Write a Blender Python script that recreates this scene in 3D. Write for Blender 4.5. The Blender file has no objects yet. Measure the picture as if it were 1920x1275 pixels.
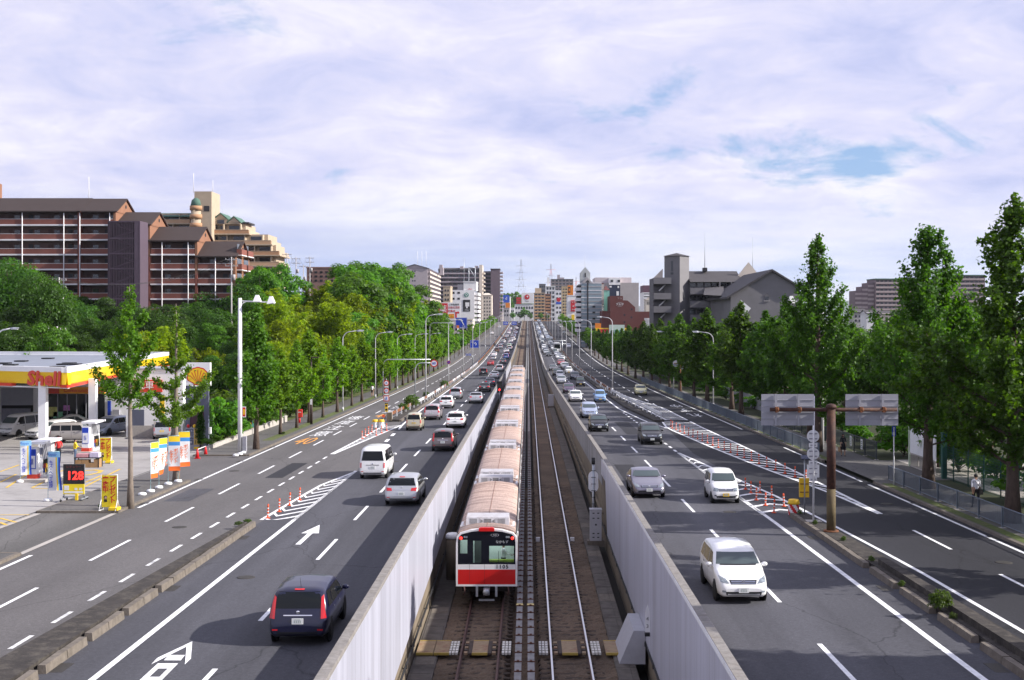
import bpy, bmesh, math, random
from mathutils import Vector, Matrix, Quaternion
from mathutils.bvhtree import BVHTree
random.seed(7)
sc = bpy.context.scene
COL = sc.collection
R_ = math.radians
# ------------------------------------------------------------------ camera
F, VX, VY, CZ = 2338.0, 989.7, 600.0, 13.43
cam_d = bpy.data.cameras.new('camera'); cam = bpy.data.objects.new('camera', cam_d); COL.objects.link(cam)
cam.location = (0, 0, CZ); cam.rotation_euler = (R_(90), 0, 0)
cam_d.sensor_width = 36; cam_d.lens = 36 * F / 1920
cam_d.shift_x = -29.7 / 1920; cam_d.shift_y = -37.5 / 1920
cam_d.clip_start = 0.5; cam_d.clip_end = 40000
sc.camera = cam
# ------------------------------------------------------------------ light
SUN_EL, SUN_AZ = 30.0, -8.0          # azimuth: degrees from +X towards +Y
sd = bpy.data.lights.new('sun', 'SUN'); sun = bpy.data.objects.new('sun', sd); COL.objects.link(sun)
sd.energy = 5.0; sd.angle = R_(0.5); sd.color = (1.0, 0.95, 0.87)
sdir = Vector((math.cos(R_(SUN_EL)) * math.cos(R_(SUN_AZ)), math.cos(R_(SUN_EL)) * math.sin(R_(SUN_AZ)), math.sin(R_(SUN_EL))))
sun.rotation_euler = sdir.to_track_quat('Z', 'Y').to_euler()
sc.view_settings.view_transform = 'Standard'; sc.view_settings.look = 'None'
sc.view_settings.exposure = 0.76; sc.view_settings.gamma = 1.0
sc.view_settings.use_curve_mapping = False
w = bpy.data.worlds.new('World'); sc.world = w; w.use_nodes = True
def build_world():
 nt = w.node_tree; n = nt.nodes; l = nt.links; n.clear()
 out = n.new('ShaderNodeOutputWorld'); bg = n.new('ShaderNodeBackground')
 sky = n.new('ShaderNodeTexSky'); sky.sky_type = 'NISHITA'; sky.sun_disc = False
 sky.sun_elevation = R_(SUN_EL); sky.sun_rotation = R_(90 - SUN_AZ)
 sky.air_density = 1.0; sky.dust_density = 0.6; sky.ozone_density = 3.0
 tc = n.new('ShaderNodeTexCoord'); sep = n.new('ShaderNodeSeparateXYZ')
 l.new(tc.outputs['Generated'], sep.inputs[0])
 def m(op, a, b=None, c=None):
  q = n.new('ShaderNodeMath'); q.operation = op
  for i, v in enumerate((a, b, c)):
   if v is None: continue
   if isinstance(v, (int, float)): q.inputs[i].default_value = v
   else: l.new(v, q.inputs[i])
  return q.outputs[0]
 zz = m('ADD', m('MAXIMUM', sep.outputs[2], 0.0), 0.17)
 u = m('DIVIDE', sep.outputs[0], zz); v = m('DIVIDE', sep.outputs[1], zz)
 cmb = n.new('ShaderNodeCombineXYZ'); l.new(u, cmb.inputs[0]); l.new(v, cmb.inputs[1])
 def noise(scale, det, rough, dist=0.0, off=(0, 0, 0), sclv=(1, 1, 1)):
  mp = n.new('ShaderNodeMapping'); mp.inputs['Location'].default_value = off; mp.inputs['Scale'].default_value = sclv
  l.new(cmb.outputs[0], mp.inputs[0])
  t = n.new('ShaderNodeTexNoise'); t.inputs['Scale'].default_value = scale; t.inputs['Detail'].default_value = det
  t.inputs['Roughness'].default_value = rough; t.inputs['Distortion'].default_value = dist
  l.new(mp.outputs[0], t.inputs['Vector']); return t.outputs['Fac']
 def ramp(fac, pts):
  r = n.new('ShaderNodeValToRGB'); e = r.color_ramp.elements
  while len(e) < len(pts): e.new(0.5)
  for i, (p, c) in enumerate(pts): e[i].position = p; e[i].color = (*c, 1)
  l.new(fac, r.inputs[0]); return r.outputs[0]
 def mix(f, a, b):
  x = n.new('ShaderNodeMix'); x.data_type = 'RGBA'; l.new(f, x.inputs[0])
  for i, q in ((6, a), (7, b)):
   if isinstance(q, tuple): x.inputs[i].default_value = (*q, 1)
   else: l.new(q, x.inputs[i])
  return x.outputs[2]
 big = noise(0.62, 12, 0.60, 0.35, (3.1, 1.7, 0), (1.05, 0.72, 1)); mid = noise(1.9, 12, 0.62, 0.5, (9.3, 4.2, 0), (1.0, 0.8, 1))
 cov = ramp(m('ADD', m('MULTIPLY', big, 0.5), m('MULTIPLY', mid, 0.5)), [(0.395, (0, 0, 0)), (0.45, (1, 1, 1))])
 sh = m('ADD', m('MULTIPLY', noise(1.0, 12, 0.60, 0.4, (1.3, 7.9, 0), (0.95, 0.95, 1)), 0.62), m('MULTIPLY', noise(3.6, 14, 0.68, 0.6, (5.3, 2.9, 0), (0.95, 0.95, 1)), 0.38))
 ccol = ramp(sh, [(0.37, (0.53, 0.58, 0.90)), (0.44, (0.68, 0.70, 0.97)), (0.50, (0.80, 0.79, 1.0)), (0.565, (0.95, 0.93, 1.03)), (0.62, (1.06, 1.03, 1.07))])
 skys = n.new('ShaderNodeVectorMath'); skys.operation = 'SCALE'; skys.inputs[3].default_value = 0.10
 l.new(sky.outputs[0], skys.inputs[0])
 blu = n.new('ShaderNodeMix'); blu.data_type = 'RGBA'; blu.inputs[0].default_value = 0.6; l.new(skys.outputs[0], blu.inputs[6]); blu.inputs[7].default_value = (0.36, 0.60, 1.05, 1)
 c1 = mix(cov, blu.outputs[2], ccol)
 # far cloud bank low over the horizon: blue grey bases, white heads
 hz = ramp(sep.outputs[2], [(0.0, (1, 1, 1)), (0.045, (0.85, 0.85, 0.85)), (0.105, (0, 0, 0))])
 hn = m('ADD', m('MULTIPLY', noise(0.50, 10, 0.6, 0.4, (2.2, 0.4, 0), (0.75, 1.1, 1)), 0.65), m('MULTIPLY', noise(1.9, 10, 0.62, 0.5, (7.2, 3.4, 0), (0.6, 1.2, 1)), 0.35))
 hcol = ramp(hn, [(0.40, (0.44, 0.54, 0.86)), (0.48, (0.56, 0.65, 0.94)), (0.535, (0.74, 0.80, 1.0)), (0.60, (0.92, 0.92, 1.03))])
 c2 = mix(hz, c1, hcol)
 l.new(c2, bg.inputs[0]); bg.inputs[1].default_value = 0.59
 l.new(bg.outputs[0], out.inputs[0])
build_world()
# ------------------------------------------------------------------ ground profiles (drop below the camera, metres)
RT = [(0,8.95),(100,10.14),(180,11.1),(240,11.7),(300,12.05),(350,12.1),(420,11.4),(500,10.1),(645,7.9),(800,5.0),(940,2.2),(1100,1.0),(1500,0.9)]
TT = [(0,13.43),(250,12.73),(300,12.55),(367,12.1),(430,11.4),(500,10.3),(645,7.4),(800,4.2),(940,1.4),(1100,.6),(1500,.6)]
def _smooth(T):
 def raw(y):
  if y <= T[0][0]: return T[0][1] + (T[1][1]-T[0][1])/(T[1][0]-T[0][0])*(y-T[0][0])
  for (a, p), (b, q) in zip(T, T[1:]):
   if y <= b: return p + (q - p) * (y - a) / (b - a)
  return T[-1][1]
 def f(y):
  if y < 150 or y > 1300: return raw(y)
  return sum(raw(y + d) for d in (-24, -12, 0, 12, 24)) / 5
 return f
_rd, _td = _smooth(RT), _smooth(TT)
def zr(y): return CZ - _rd(y)
def zt(y): return CZ - _td(y)
def lerp_tab(T, y):
 if y <= T[0][0]: return T[0][1]
 for (a, p), (b, q) in zip(T, T[1:]):
  if y <= b: return p + (q - p) * (y - a) / (b - a)
 return T[-1][1]
def G(px, py, h=0.0, zf=None):
 """where the line of sight through a photo pixel meets the road surface (metres)"""
 zf = zf or zr
 a = 12.0; step = 4.0
 f = lambda y: (CZ - (py - VY) / F * y) - (zf(y) + h)
 y = a
 while f(y) > 0 and y < 1400: y += step
 lo, hi = y - step, y
 for _ in range(24):
  mid = (lo + hi) / 2
  if f(mid) > 0: lo = mid
  else: hi = mid
 y = (lo + hi) / 2
 return (px - VX) / F * y, y
def PX(px, y): return (px - VX) / F * y
def PZ(py, y): return CZ - (py - VY) / F * y
RWALL = [(0,4.6),(80,4.6),(115,4.4),(212,3.9),(311,3.7),(530,3.55),(2000,3.5)]
LWALL = [(0,-4.45),(200,-4.5),(311,-4.5),(530,-4.0),(2000,-3.9)]
def xrw(y): return lerp_tab(RWALL, y)
def xlw(y): return lerp_tab(LWALL, y)
# ------------------------------------------------------------------ materials
MATS = {}
def mat(name, col, rough=0.7, metal=0.0, var=0.12, vscale=3.0, bump=0.0, bscale=40.0, spec=0.4, coat=0.0, dirt=None, stretch=None, emit=None, alpha=None, var2=None):
 """procedural principled material; var: value variation by two noises, dirt: (colour, amount, scale) blotches"""
 if name in MATS: return MATS[name]
 m = bpy.data.materials.new(name); m.use_nodes = True
 nt = m.node_tree; n = nt.nodes; l = nt.links
 b = n['Principled BSDF']
 b.inputs['Roughness'].default_value = rough; b.inputs['Metallic'].default_value = metal
 b.inputs['Specular IOR Level'].default_value = spec; b.inputs['Coat Weight'].default_value = coat
 b.inputs['Coat Roughness'].default_value = 0.06
 if len(col) == 3: col = (*col, 1)
 tc = n.new('ShaderNodeTexCoord'); vec = tc.outputs['Object']
 if stretch:
  mp = n.new('ShaderNodeMapping'); mp.inputs['Scale'].default_value = stretch; l.new(vec, mp.inputs[0]); vec = mp.outputs[0]
 src = None
 if var > 0:
  t = n.new('ShaderNodeTexNoise'); t.inputs['Scale'].default_value = vscale; t.inputs['Detail'].default_value = 8; t.inputs['Roughness'].default_value = 0.7
  l.new(vec, t.inputs['Vector'])
  mr = n.new('ShaderNodeMapRange'); mr.inputs[1].default_value = 0.3; mr.inputs[2].default_value = 0.7; mr.inputs[3].default_value = 1 - var; mr.inputs[4].default_value = 1 + var
  l.new(t.outputs['Fac'], mr.inputs[0])
  h = n.new('ShaderNodeVectorMath'); h.operation = 'SCALE'; h.inputs[0].default_value = col[:3]
  l.new(mr.outputs[0], h.inputs[3]); src = h.outputs[0]
  if var2:
   t2 = n.new('ShaderNodeTexNoise'); t2.inputs['Scale'].default_value = var2[1]; t2.inputs['Detail'].default_value = 2; l.new(vec, t2.inputs['Vector'])
   mr2 = n.new('ShaderNodeMapRange'); mr2.inputs[1].default_value = 0.35; mr2.inputs[2].default_value = 0.65; mr2.inputs[3].default_value = 1 - var2[0]; mr2.inputs[4].default_value = 1 + var2[0]
   l.new(t2.outputs['Fac'], mr2.inputs[0])
   h2 = n.new('ShaderNodeVectorMath'); h2.operation = 'SCALE'; l.new(src, h2.inputs[0]); l.new(mr2.outputs[0], h2.inputs[3]); src = h2.outputs[0]
 if dirt:
  t = n.new('ShaderNodeTexNoise'); t.inputs['Scale'].default_value = dirt[2]; t.inputs['Detail'].default_value = 9; t.inputs['Roughness'].default_value = 0.75
  l.new(vec, t.inputs['Vector'])
  mr = n.new('ShaderNodeMapRange'); mr.inputs[1].default_value = 0.48; mr.inputs[2].default_value = 0.68; mr.inputs[4].default_value = dirt[1]
  l.new(t.outputs['Fac'], mr.inputs[0])
  x = n.new('ShaderNodeMix'); x.data_type = 'RGBA'; l.new(mr.outputs[0], x.inputs[0])
  if src is not None: l.new(src, x.inputs[6])
  else: x.inputs[6].default_value = col
  x.inputs[7].default_value = (*dirt[0], 1); src = x.outputs[2]
 if src is not None: l.new(src, b.inputs['Base Color'])
 else: b.inputs['Base Color'].default_value = col
 if bump > 0:
  t = n.new('ShaderNodeTexNoise'); t.inputs['Scale'].default_value = bscale; t.inputs['Detail'].default_value = 4
  l.new(vec, t.inputs['Vector'])
  bp = n.new('ShaderNodeBump'); bp.inputs['Strength'].default_value = bump; bp.inputs['Distance'].default_value = 0.02
  l.new(t.outputs['Fac'], bp.inputs['Height']); l.new(bp.outputs[0], b.inputs['Normal'])
 if emit:
  b.inputs['Emission Color'].default_value = (*emit[0], 1); b.inputs['Emission Strength'].default_value = emit[1]
 MATS[name] = m
 return m
def glass_mat(name, col, rough=0.05, spec=0.9):
 return mat(name, col, rough=rough, var=0.0, spec=spec, coat=0.3)
# ------------------------------------------------------------------ mesh building
class MB:
 def __init__(s): s.v = []; s.f = []; s.mi = []; s.cur = 0; s.sm = []
 def mat(s, i): s.cur = i; return s
 def face(s, idx, smooth=False): s.f.append(tuple(idx)); s.mi.append(s.cur); s.sm.append(smooth)
 def quad(s, a, b, c, d, smooth=False):
  k = len(s.v); s.v += [tuple(a), tuple(b), tuple(c), tuple(d)]; s.face((k, k+1, k+2, k+3), smooth)
 def poly(s, pts):
  k = len(s.v); s.v += [tuple(p) for p in pts]; s.face(range(k, k + len(pts)))
 def box(s, x0, x1, y0, y1, z0, z1, M=None):
  p = [(x0,y0,z0),(x1,y0,z0),(x1,y1,z0),(x0,y1,z0),(x0,y0,z1),(x1,y0,z1),(x1,y1,z1),(x0,y1,z1)]
  if M is not None: p = [tuple(M @ Vector(q)) for q in p]
  k = len(s.v); s.v += p
  for q in ((0,3,2,1),(4,5,6,7),(0,1,5,4),(1,2,6,5),(2,3,7,6),(3,0,4,7)): s.face([k + i for i in q])
  return s
 def prism(s, pts, z0, z1, M=None):
  """vertical prism over an (x,y) polygon, counter-clockwise"""
  n = len(pts); p = [(x, y, z0) for x, y in pts] + [(x, y, z1) for x, y in pts]
  if M is not None: p = [tuple(M @ Vector(q)) for q in p]
  k = len(s.v); s.v += p
  s.face([k + i for i in reversed(range(n))]); s.face([k + n + i for i in range(n)])
  for i in range(n): j = (i + 1) % n; s.face((k+i, k+j, k+n+j, k+n+i))
  return s
 def tube(s, pts, rads, n=8, caps=True, smooth=True):
  pts = [Vector(p) for p in pts]
  if not hasattr(rads, '__len__'): rads = [rads] * len(pts)
  k = len(s.v); up = None
  for i, p in enumerate(pts):
   d = (pts[min(i+1, len(pts)-1)] - pts[max(i-1, 0)])
   if d.length < 1e-9: d = Vector((0,0,1))
   d.normalize()
   if up is None: up = Vector((1,0,0)) if abs(d.x) < 0.8 else Vector((0,1,0))
   a = (up - d * up.dot(d)).normalized(); b = d.cross(a); up = a
   for j in range(n):
    t = 2 * math.pi * j / n
    s.v.append(tuple(p + (a * math.cos(t) + b * math.sin(t)) * rads[i]))
  for i in range(len(pts) - 1):
   for j in range(n):
    q = (j + 1) % n
    s.face((k+i*n+j, k+i*n+q, k+(i+1)*n+q, k+(i+1)*n+j), smooth)
  if caps:
   s.face([k + j for j in reversed(range(n))]); e = k + (len(pts)-1) * n; s.face([e + j for j in range(n)])
  return s
 def lathe(s, prof, c=(0,0,0), n=16, axis='z', smooth=True):
  k = len(s.v); c = Vector(c)
  for r, h in prof:
   for j in range(n):
    t = 2 * math.pi * j / n; a, b = r * math.cos(t), r * math.sin(t)
    q = {'z': (a, b, h), 'y': (a, h, b), 'x': (h, a, b)}[axis]
    s.v.append(tuple(c + Vector(q)))
  for i in range(len(prof) - 1):
   for j in range(n):
    q = (j + 1) % n; f = (k+i*n+j, k+i*n+q, k+(i+1)*n+q, k+(i+1)*n+j)
    s.face(f if axis != 'y' else f[::-1], smooth)
  b0 = [k + j for j in range(n)]; e = k + (len(prof)-1)*n; b1 = [e + j for j in range(n)]
  if axis != 'y': s.face(b0[::-1]); s.face(b1)
  else: s.face(b0); s.face(b1[::-1])
  return s
 def mesh(s, name, mats):
  me = bpy.data.meshes.new(name); me.from_pydata(s.v, [], s.f)
  for m in (mats if isinstance(mats, (list, tuple)) else [mats]): me.materials.append(m)
  me.polygons.foreach_set('material_index', s.mi); me.polygons.foreach_set('use_smooth', s.sm)
  me.update(); return me
 def build(s, name, mats, parent=None, **kw):
  return ob(name, s.mesh(name, mats), parent, **kw)
def ob(name, data, parent=None, loc=None, rotz=None, label=None, kind=None):
 o = bpy.data.objects.new(name, data); COL.objects.link(o)
 if parent is not None: o.parent = parent
 if loc is not None: o.location = loc
 if rotz is not None: o.rotation_euler = (0, 0, rotz)
 if label: o['label'] = label
 if kind: o['kind'] = kind
 return o
def thing(name, label, cat, loc=(0,0,0), rotz=0.0, group=None):
 o = ob(name, None, None, loc, rotz); o.empty_display_size = 0.3
 return tag(o, label, cat, group)
def tag(o, label, cat, group=None):
 o['label'] = label; o['category'] = cat
 if group: o['group'] = group
 return o
def copy_tree(src, parent=None):
 c = src.copy(); COL.objects.link(c); c.parent = parent
 for ch in src.children: copy_tree(ch, c)
 return c
def dup(src, loc, rotz=0.0, label=None, group=None, scale=None):
 c = copy_tree(src); c.location = loc; c.rotation_euler = (0, 0, rotz)
 if label: c['label'] = label
 if group: c['group'] = group
 if scale: c.scale = scale if hasattr(scale, '__len__') else (scale,)*3
 return c
_tmp = bpy.data.scenes.new('scratch')
def bake(o):
 """mesh of an object's curve or modifiers, evaluated alone in a scratch scene"""
 _tmp.collection.objects.link(o)
 with bpy.context.temp_override(scene=_tmp, view_layer=_tmp.view_layers[0]): dg = bpy.context.evaluated_depsgraph_get(); dg.update()
 me = bpy.data.meshes.new_from_object(o.evaluated_get(dg), depsgraph=dg); _tmp.collection.objects.unlink(o); return me
def text_mesh(s, size=1.0, extrude=0.005, align='CENTER', valign='CENTER', bold=0.0, sx=1.0, vertical=False, spacing=1.0, res=2):
 """flat lettering in the XZ plane, facing -Y; vertical=True stacks the characters"""
 cu = bpy.data.curves.new('lettering', 'FONT')
 cu.body = '\n'.join(s) if vertical else s
 cu.size = size; cu.extrude = extrude; cu.align_x = align; cu.align_y = valign; cu.offset = bold
 cu.space_character = spacing; cu.resolution_u = res
 if vertical: cu.space_line = 0.78 * spacing
 o = bpy.data.objects.new('lettering', cu); me = bake(o)
 bpy.data.objects.remove(o); bpy.data.curves.remove(cu)
 me.transform(Matrix.Rotation(R_(90), 4, 'X') @ Matrix.Scale(sx, 4, (1, 0, 0)))
 return me
def letter(name, s, m, parent, loc, rotz=0.0, tilt=0.0, **kw):
 me = text_mesh(s, **kw); me.materials.clear(); me.materials.append(m); me.name = name
 o = ob(name, me, parent, loc); o.rotation_euler = (tilt, 0, rotz)
 return o
def ribbon(name, xa, xb, y0, y1, zf, off, m, parent=None, step=4.0, kind=None, nx=1):
 """sheet following the road profile between two x-lines (numbers or functions of y)"""
 fa = xa if callable(xa) else (lambda y: xa); fb = xb if callable(xb) else (lambda y: xb)
 n = max(1, int(math.ceil((y1 - y0) / step))); b = MB()
 for i in range(n + 1):
  y = y0 + (y1 - y0) * i / n; A, B = fa(y), fb(y)
  for j in range(nx + 1): b.v.append((A + (B - A) * j / nx, y, zf(y) + off))
 for i in range(n):
  for j in range(nx):
   k = i * (nx + 1) + j; b.face((k, k + 1, k + nx + 2, k + nx + 1))
 o = b.build(name, m, parent)
 if kind: o['kind'] = kind
 return o
def ysteps(a, b, near=4.0, far=20.0, knee=300.0):
 ys = [a]
 while ys[-1] < b - 1e-6: ys.append(min(b, ys[-1] + (near if ys[-1] < knee else far)))
 return ys
def wall_strip(b, prof, y0, y1, step=4.0):
 """extrude a profile (function y -> list of (x,z), closed loop) along y with end caps"""
 n = max(1, int(math.ceil((y1 - y0) / step))); k = len(b.v); P = None
 for i in range(n + 1):
  y = y0 + (y1 - y0) * i / n; P = prof(y)
  b.v += [(x, y, z) for x, z in P]
 m = len(P)
 for i in range(n):
  for j in range(m):
   q = (j + 1) % m; b.face((k+i*m+j, k+i*m+q, k+(i+1)*m+q, k+(i+1)*m+j))
 b.face([k + j for j in reversed(range(m))]); e = k + n * m; b.face([e + j for j in range(m)])
 return b
# ================================================================== ground, roads, markings, walls, track
def asphalt(name, col, tone=0.12):
 m = bpy.data.materials.new(name); m.use_nodes = True; nt = m.node_tree; n = nt.nodes; l = nt.links
 b = n['Principled BSDF']; b.inputs['Roughness'].default_value = 0.85; b.inputs['Specular IOR Level'].default_value = 0.25
 tc = n.new('ShaderNodeTexCoord')
 def noise(scale, det, sv=(1,1,1), rough=0.6):
  mp = n.new('ShaderNodeMapping'); mp.inputs['Scale'].default_value = sv; l.new(tc.outputs['Object'], mp.inputs[0])
  t = n.new('ShaderNodeTexNoise'); t.inputs['Scale'].default_value = scale; t.inputs['Detail'].default_value = det; t.inputs['Roughness'].default_value = rough
  l.new(mp.outputs[0], t.inputs['Vector']); return t.outputs['Fac']
 def rng(s, a, c, lo, hi):
  mr = n.new('ShaderNodeMapRange'); mr.inputs[1].default_value = a; mr.inputs[2].default_value = c; mr.inputs[3].default_value = lo; mr.inputs[4].default_value = hi
  l.new(s, mr.inputs[0]); return mr.outputs[0]
 def mul(a, c):
  q = n.new('ShaderNodeMath'); q.operation = 'MULTIPLY'; l.new(a, q.inputs[0]); l.new(c, q.inputs[1]); return q.outputs[0]
 lanes = rng(noise(0.55, 3, (1, 0.012, 1)), 0.35, 0.65, 1 - tone, 1 + tone)
 blot = rng(noise(0.16, 6, (1, 0.35, 1)), 0.35, 0.65, 0.86, 1.14)
 grain = rng(noise(9.0, 3, rough=0.9), 0.3, 0.7, 0.78, 1.24)
 spark = rng(noise(26.0, 1), 0.66, 0.74, 1.0, 1.7)
 f = mul(mul(lanes, blot), mul(grain, spark))
 s = n.new('ShaderNodeVectorMath'); s.operation = 'SCALE'; s.inputs[0].default_value = col; l.new(f, s.inputs[3])
 # dark sealed cracks
 vo = n.new('ShaderNodeTexVoronoi'); vo.feature = 'DISTANCE_TO_EDGE'; vo.inputs['Scale'].default_value = 0.09
 mp = n.new('ShaderNodeMapping'); mp.inputs['Scale'].default_value = (1.2, 0.4, 1)
 wob = n.new('ShaderNodeVectorMath'); wob.operation = 'ADD'
 wn = n.new('ShaderNodeTexNoise'); wn.inputs['Scale'].default_value = 0.7; wn.inputs['Detail'].default_value = 6; l.new(tc.outputs['Object'], wn.inputs['Vector'])
 l.new(tc.outputs['Object'], mp.inputs[0]); l.new(mp.outputs[0], wob.inputs[0]); l.new(wn.outputs['Color'], wob.inputs[1]); l.new(wob.outputs[0], vo.inputs['Vector'])
 cr = rng(vo.outputs['Distance'], 0.0, 0.0035, 0.55, 1.0)
 s2 = n.new('ShaderNodeVectorMath'); s2.operation = 'SCALE'; l.new(s.outputs[0], s2.inputs[0]); l.new(cr, s2.inputs[3])
 l.new(s2.outputs[0], b.inputs['Base Color'])
 bp = n.new('ShaderNodeBump'); bp.inputs['Strength'].default_value = 0.5; bp.inputs['Distance'].default_value = 0.01
 l.new(noise(45.0, 2), bp.inputs['Height']); l.new(bp.outputs[0], b.inputs['Normal'])
 MATS[name] = m; return m
M_ASPH_L = asphalt('asphalt_main_left', (0.061, 0.061, 0.072), 0.20)
M_ASPH_FL = asphalt('asphalt_frontage_left', (0.102, 0.096, 0.098), 0.07)
M_ASPH_R = asphalt('asphalt_main_right', (0.064, 0.064, 0.076), 0.22)
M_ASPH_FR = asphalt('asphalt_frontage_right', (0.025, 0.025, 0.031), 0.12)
M_WALK = asphalt('asphalt_pavement', (0.105, 0.100, 0.098), 0.1)
M_PAINT = mat('road_paint_white', (0.78, 0.78, 0.80), 0.7, var=0.10, vscale=5, dirt=((0.18, 0.18, 0.19), 0.35, 3.0))
M_PAINT_WORN = mat('road_paint_worn', (0.62, 0.62, 0.63), 0.8, var=0.15, vscale=5, dirt=((0.10, 0.10, 0.105), 1.0, 1.6))
M_PAINT_Y = mat('road_paint_orange', (0.75, 0.32, 0.05), 0.7, var=0.15, vscale=5, dirt=((0.12, 0.11, 0.10), 0.6, 2.0))
M_KERB = mat('kerb_concrete', (0.15, 0.128, 0.108), 0.9, var=0.3, vscale=4, bump=0.5, dirt=((0.09, 0.075, 0.06), 0.8, 1.5))
M_MEDIAN = mat('median_top', (0.032, 0.027, 0.025), 0.95, var=0.35, vscale=1.3, bump=0.6, bscale=14, dirt=((0.12, 0.105, 0.085), 0.6, 2.5))
M_GRASS = mat('verge_grass', (0.075, 0.10, 0.022), 0.9, var=0.45, vscale=1.8, bump=0.8, bscale=18, dirt=((0.12, 0.10, 0.055), 0.8, 0.8))
M_SOIL = mat('forest_floor', (0.035, 0.042, 0.016), 0.95, var=0.4, vscale=0.4)
M_CONC = mat('concrete_pale', (0.40, 0.37, 0.345), 0.9, var=0.10, vscale=0.7, bump=0.2, dirt=((0.20, 0.185, 0.17), 0.55, 0.35), var2=(0.07, 7.0))
M_CONC_D = mat('concrete_stained', (0.18, 0.145, 0.105), 0.92, var=0.3, vscale=1.0, bump=0.4, bscale=9, dirt=((0.06, 0.045, 0.032), 0.9, 0.5), stretch=(1, 1, 0.35))
M_PARAPET = mat('parapet_grey', (0.22, 0.215, 0.225), 0.9, var=0.2, vscale=.8, stretch=(1, 1, .25), dirt=((0.10, 0.095, 0.095), 0.8, 0.6))
M_COPING = mat('coping_stone', (0.215, 0.20, 0.19), 0.9, var=0.28, vscale=5, bump=0.7, bscale=30, dirt=((0.14, 0.12, 0.10), 0.6, 3.0))
M_PANEL = mat('wall_panel_grey', (0.40, 0.405, 0.48), 0.38, var=0.08, vscale=1.1, stretch=(3, 3, 0.10), spec=0.5, dirt=((0.20, 0.19, 0.21), 0.55, 0.9), var2=(0.10, 0.25))
M_LEDGE = mat('ledge_concrete', (0.105, 0.092, 0.083), 0.9, var=0.3, vscale=2, bump=0.4, dirt=((0.045, 0.035, 0.03), 0.8, 0.6))
M_RUST = mat('rusty_steel', (0.20, 0.075, 0.03), 0.85, var=0.4, vscale=3, bump=0.4, bscale=25, dirt=((0.07, 0.035, 0.025), 0.9, 2.0))
M_WHITE = mat('white_paint_metal', (0.72, 0.72, 0.74), 0.45, var=0.07, vscale=2, dirt=((0.45, 0.40, 0.36), 0.35, 1.2))
M_LAMP = mat('lamp_paint', (0.46, 0.46, 0.49), 0.5, var=0.1, vscale=2, dirt=((0.3, 0.27, 0.25), 0.35, 1.2))
M_GALV = mat('galvanised_steel', (0.42, 0.44, 0.47), 0.45, metal=0.6, var=0.12, vscale=4)
M_BLACK = mat('black_matt', (0.012, 0.012, 0.014), 0.7, var=0.1)
M_DKBROWN = mat('dark_brown_paint', (0.035, 0.02, 0.016), 0.6, var=0.2, vscale=3)
def hill(x, y):
 h = 0.0
 if x < -26 and y > 40:
  x0 = 66 if y < 132 else (66 - (y - 132) / 40 * 40 if y < 172 else 26)
  x0 = max(x0, 26.0)
  f = 1.0 if y < 420 else max(0.0, 1 - (y - 420) / 250)
  d = max(0.0, -x - x0)
  h = 5.5 * (1 - math.exp(-0.4 * d / 5.5)) * f
 if x > 32:
  f = 1.0 if y < 500 else max(0.0, 1 - (y - 500) / 250)
  h = min(2.5, (x - 32) * 0.10) * f
 return h
def gz(x, y):
 return (zr(y) if y < 1500 else CZ - 0.9) - 0.16 + hill(x, y)
def build_ground():
 xs = [-6000,-2500,-1000,-500,-300,-200,-150,-120,-100,-85,-75,-68,-60,-54,-48,-42,-38,-34,-31,-28,-26,-22,-15,-8,-4.92,-4.88,0,4.98,5.02,9,15,22,28,32,38,45,55,70,100,150,220,350,600,1200,3000,6000]
 ys = [-60,-20] + list(range(0, 600, 8)) + list(range(600, 1200, 20)) + [1250,1400,1500,2500,5000,9000,12000]
 b = MB()
 for y in ys:
  for x in xs:
   z = gz(x, y)
   if -4.9 < x < 5.0 and y < 1300: z = min(z, zt(y)) - 1.3
   b.v.append((x, y, z))
 w = len(xs)
 for i in range(len(ys) - 1):
  for j in range(w - 1):
   k = i * w + j; b.face((k, k+1, k+w+1, k+w), True)
 b.build('ground', M_SOIL, kind='structure')
build_ground()
YEND = 1150.0
BLT = [(0,-12.9),(58,-12.9),(82,-11.3),(100,-11.9),(124,-12.7),(129,-13.2),(2000,-13.2)]   # left main / frontage seam
def xbl(y): return lerp_tab(BLT, y)
BRT = [(0,13.2),(61,13.2),(75,13.2),(94,12.5),(119,13.3),(129,13.3),(151,12.1),(183,12.0),(313,11.5),(2000,11.5)]
def xbr(y): return lerp_tab(BRT, y)
LK, RK = -20.55, 20.75      # kerb lines
ribbon('main_road', lambda y: xlw(y) - 0.2, xbl, 10, YEND, zr, 0.0, M_ASPH_L, kind='structure', nx=2)
ribbon('frontage_road', xbl, LK, 10, YEND, zr, 0.0, M_ASPH_FL, kind='structure', nx=2)
ribbon('main_road', lambda y: xrw(y) + 0.2, xbr, 10, YEND, zr, 0.0, M_ASPH_R, kind='structure', nx=2)
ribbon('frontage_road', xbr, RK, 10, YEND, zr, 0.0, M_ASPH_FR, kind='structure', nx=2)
mainL, mainR = bpy.data.objects['main_road'], bpy.data.objects['main_road.001']
frontL, frontR = bpy.data.objects['frontage_road'], bpy.data.objects['frontage_road.001']
# pavements: left starts behind the filling station, right runs on
ribbon('pavement', -20.75, -24.6, 100, YEND, zr, 0.13, M_WALK, kind='structure', nx=1)
ribbon('pavement', 20.95, 24.4, 10, YEND, zr, 0.13, M_WALK, kind='structure', nx=1)
paveL, paveR = bpy.data.objects['pavement'], bpy.data.objects['pavement.001']
ribbon('verge', -24.6, -27.2, 100, 500, zr, 0.15, M_GRASS, kind='structure')
ribbon('verge', 24.4, 30.0, 10, 500, zr, 0.12, M_SOIL, kind='structure')
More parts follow.
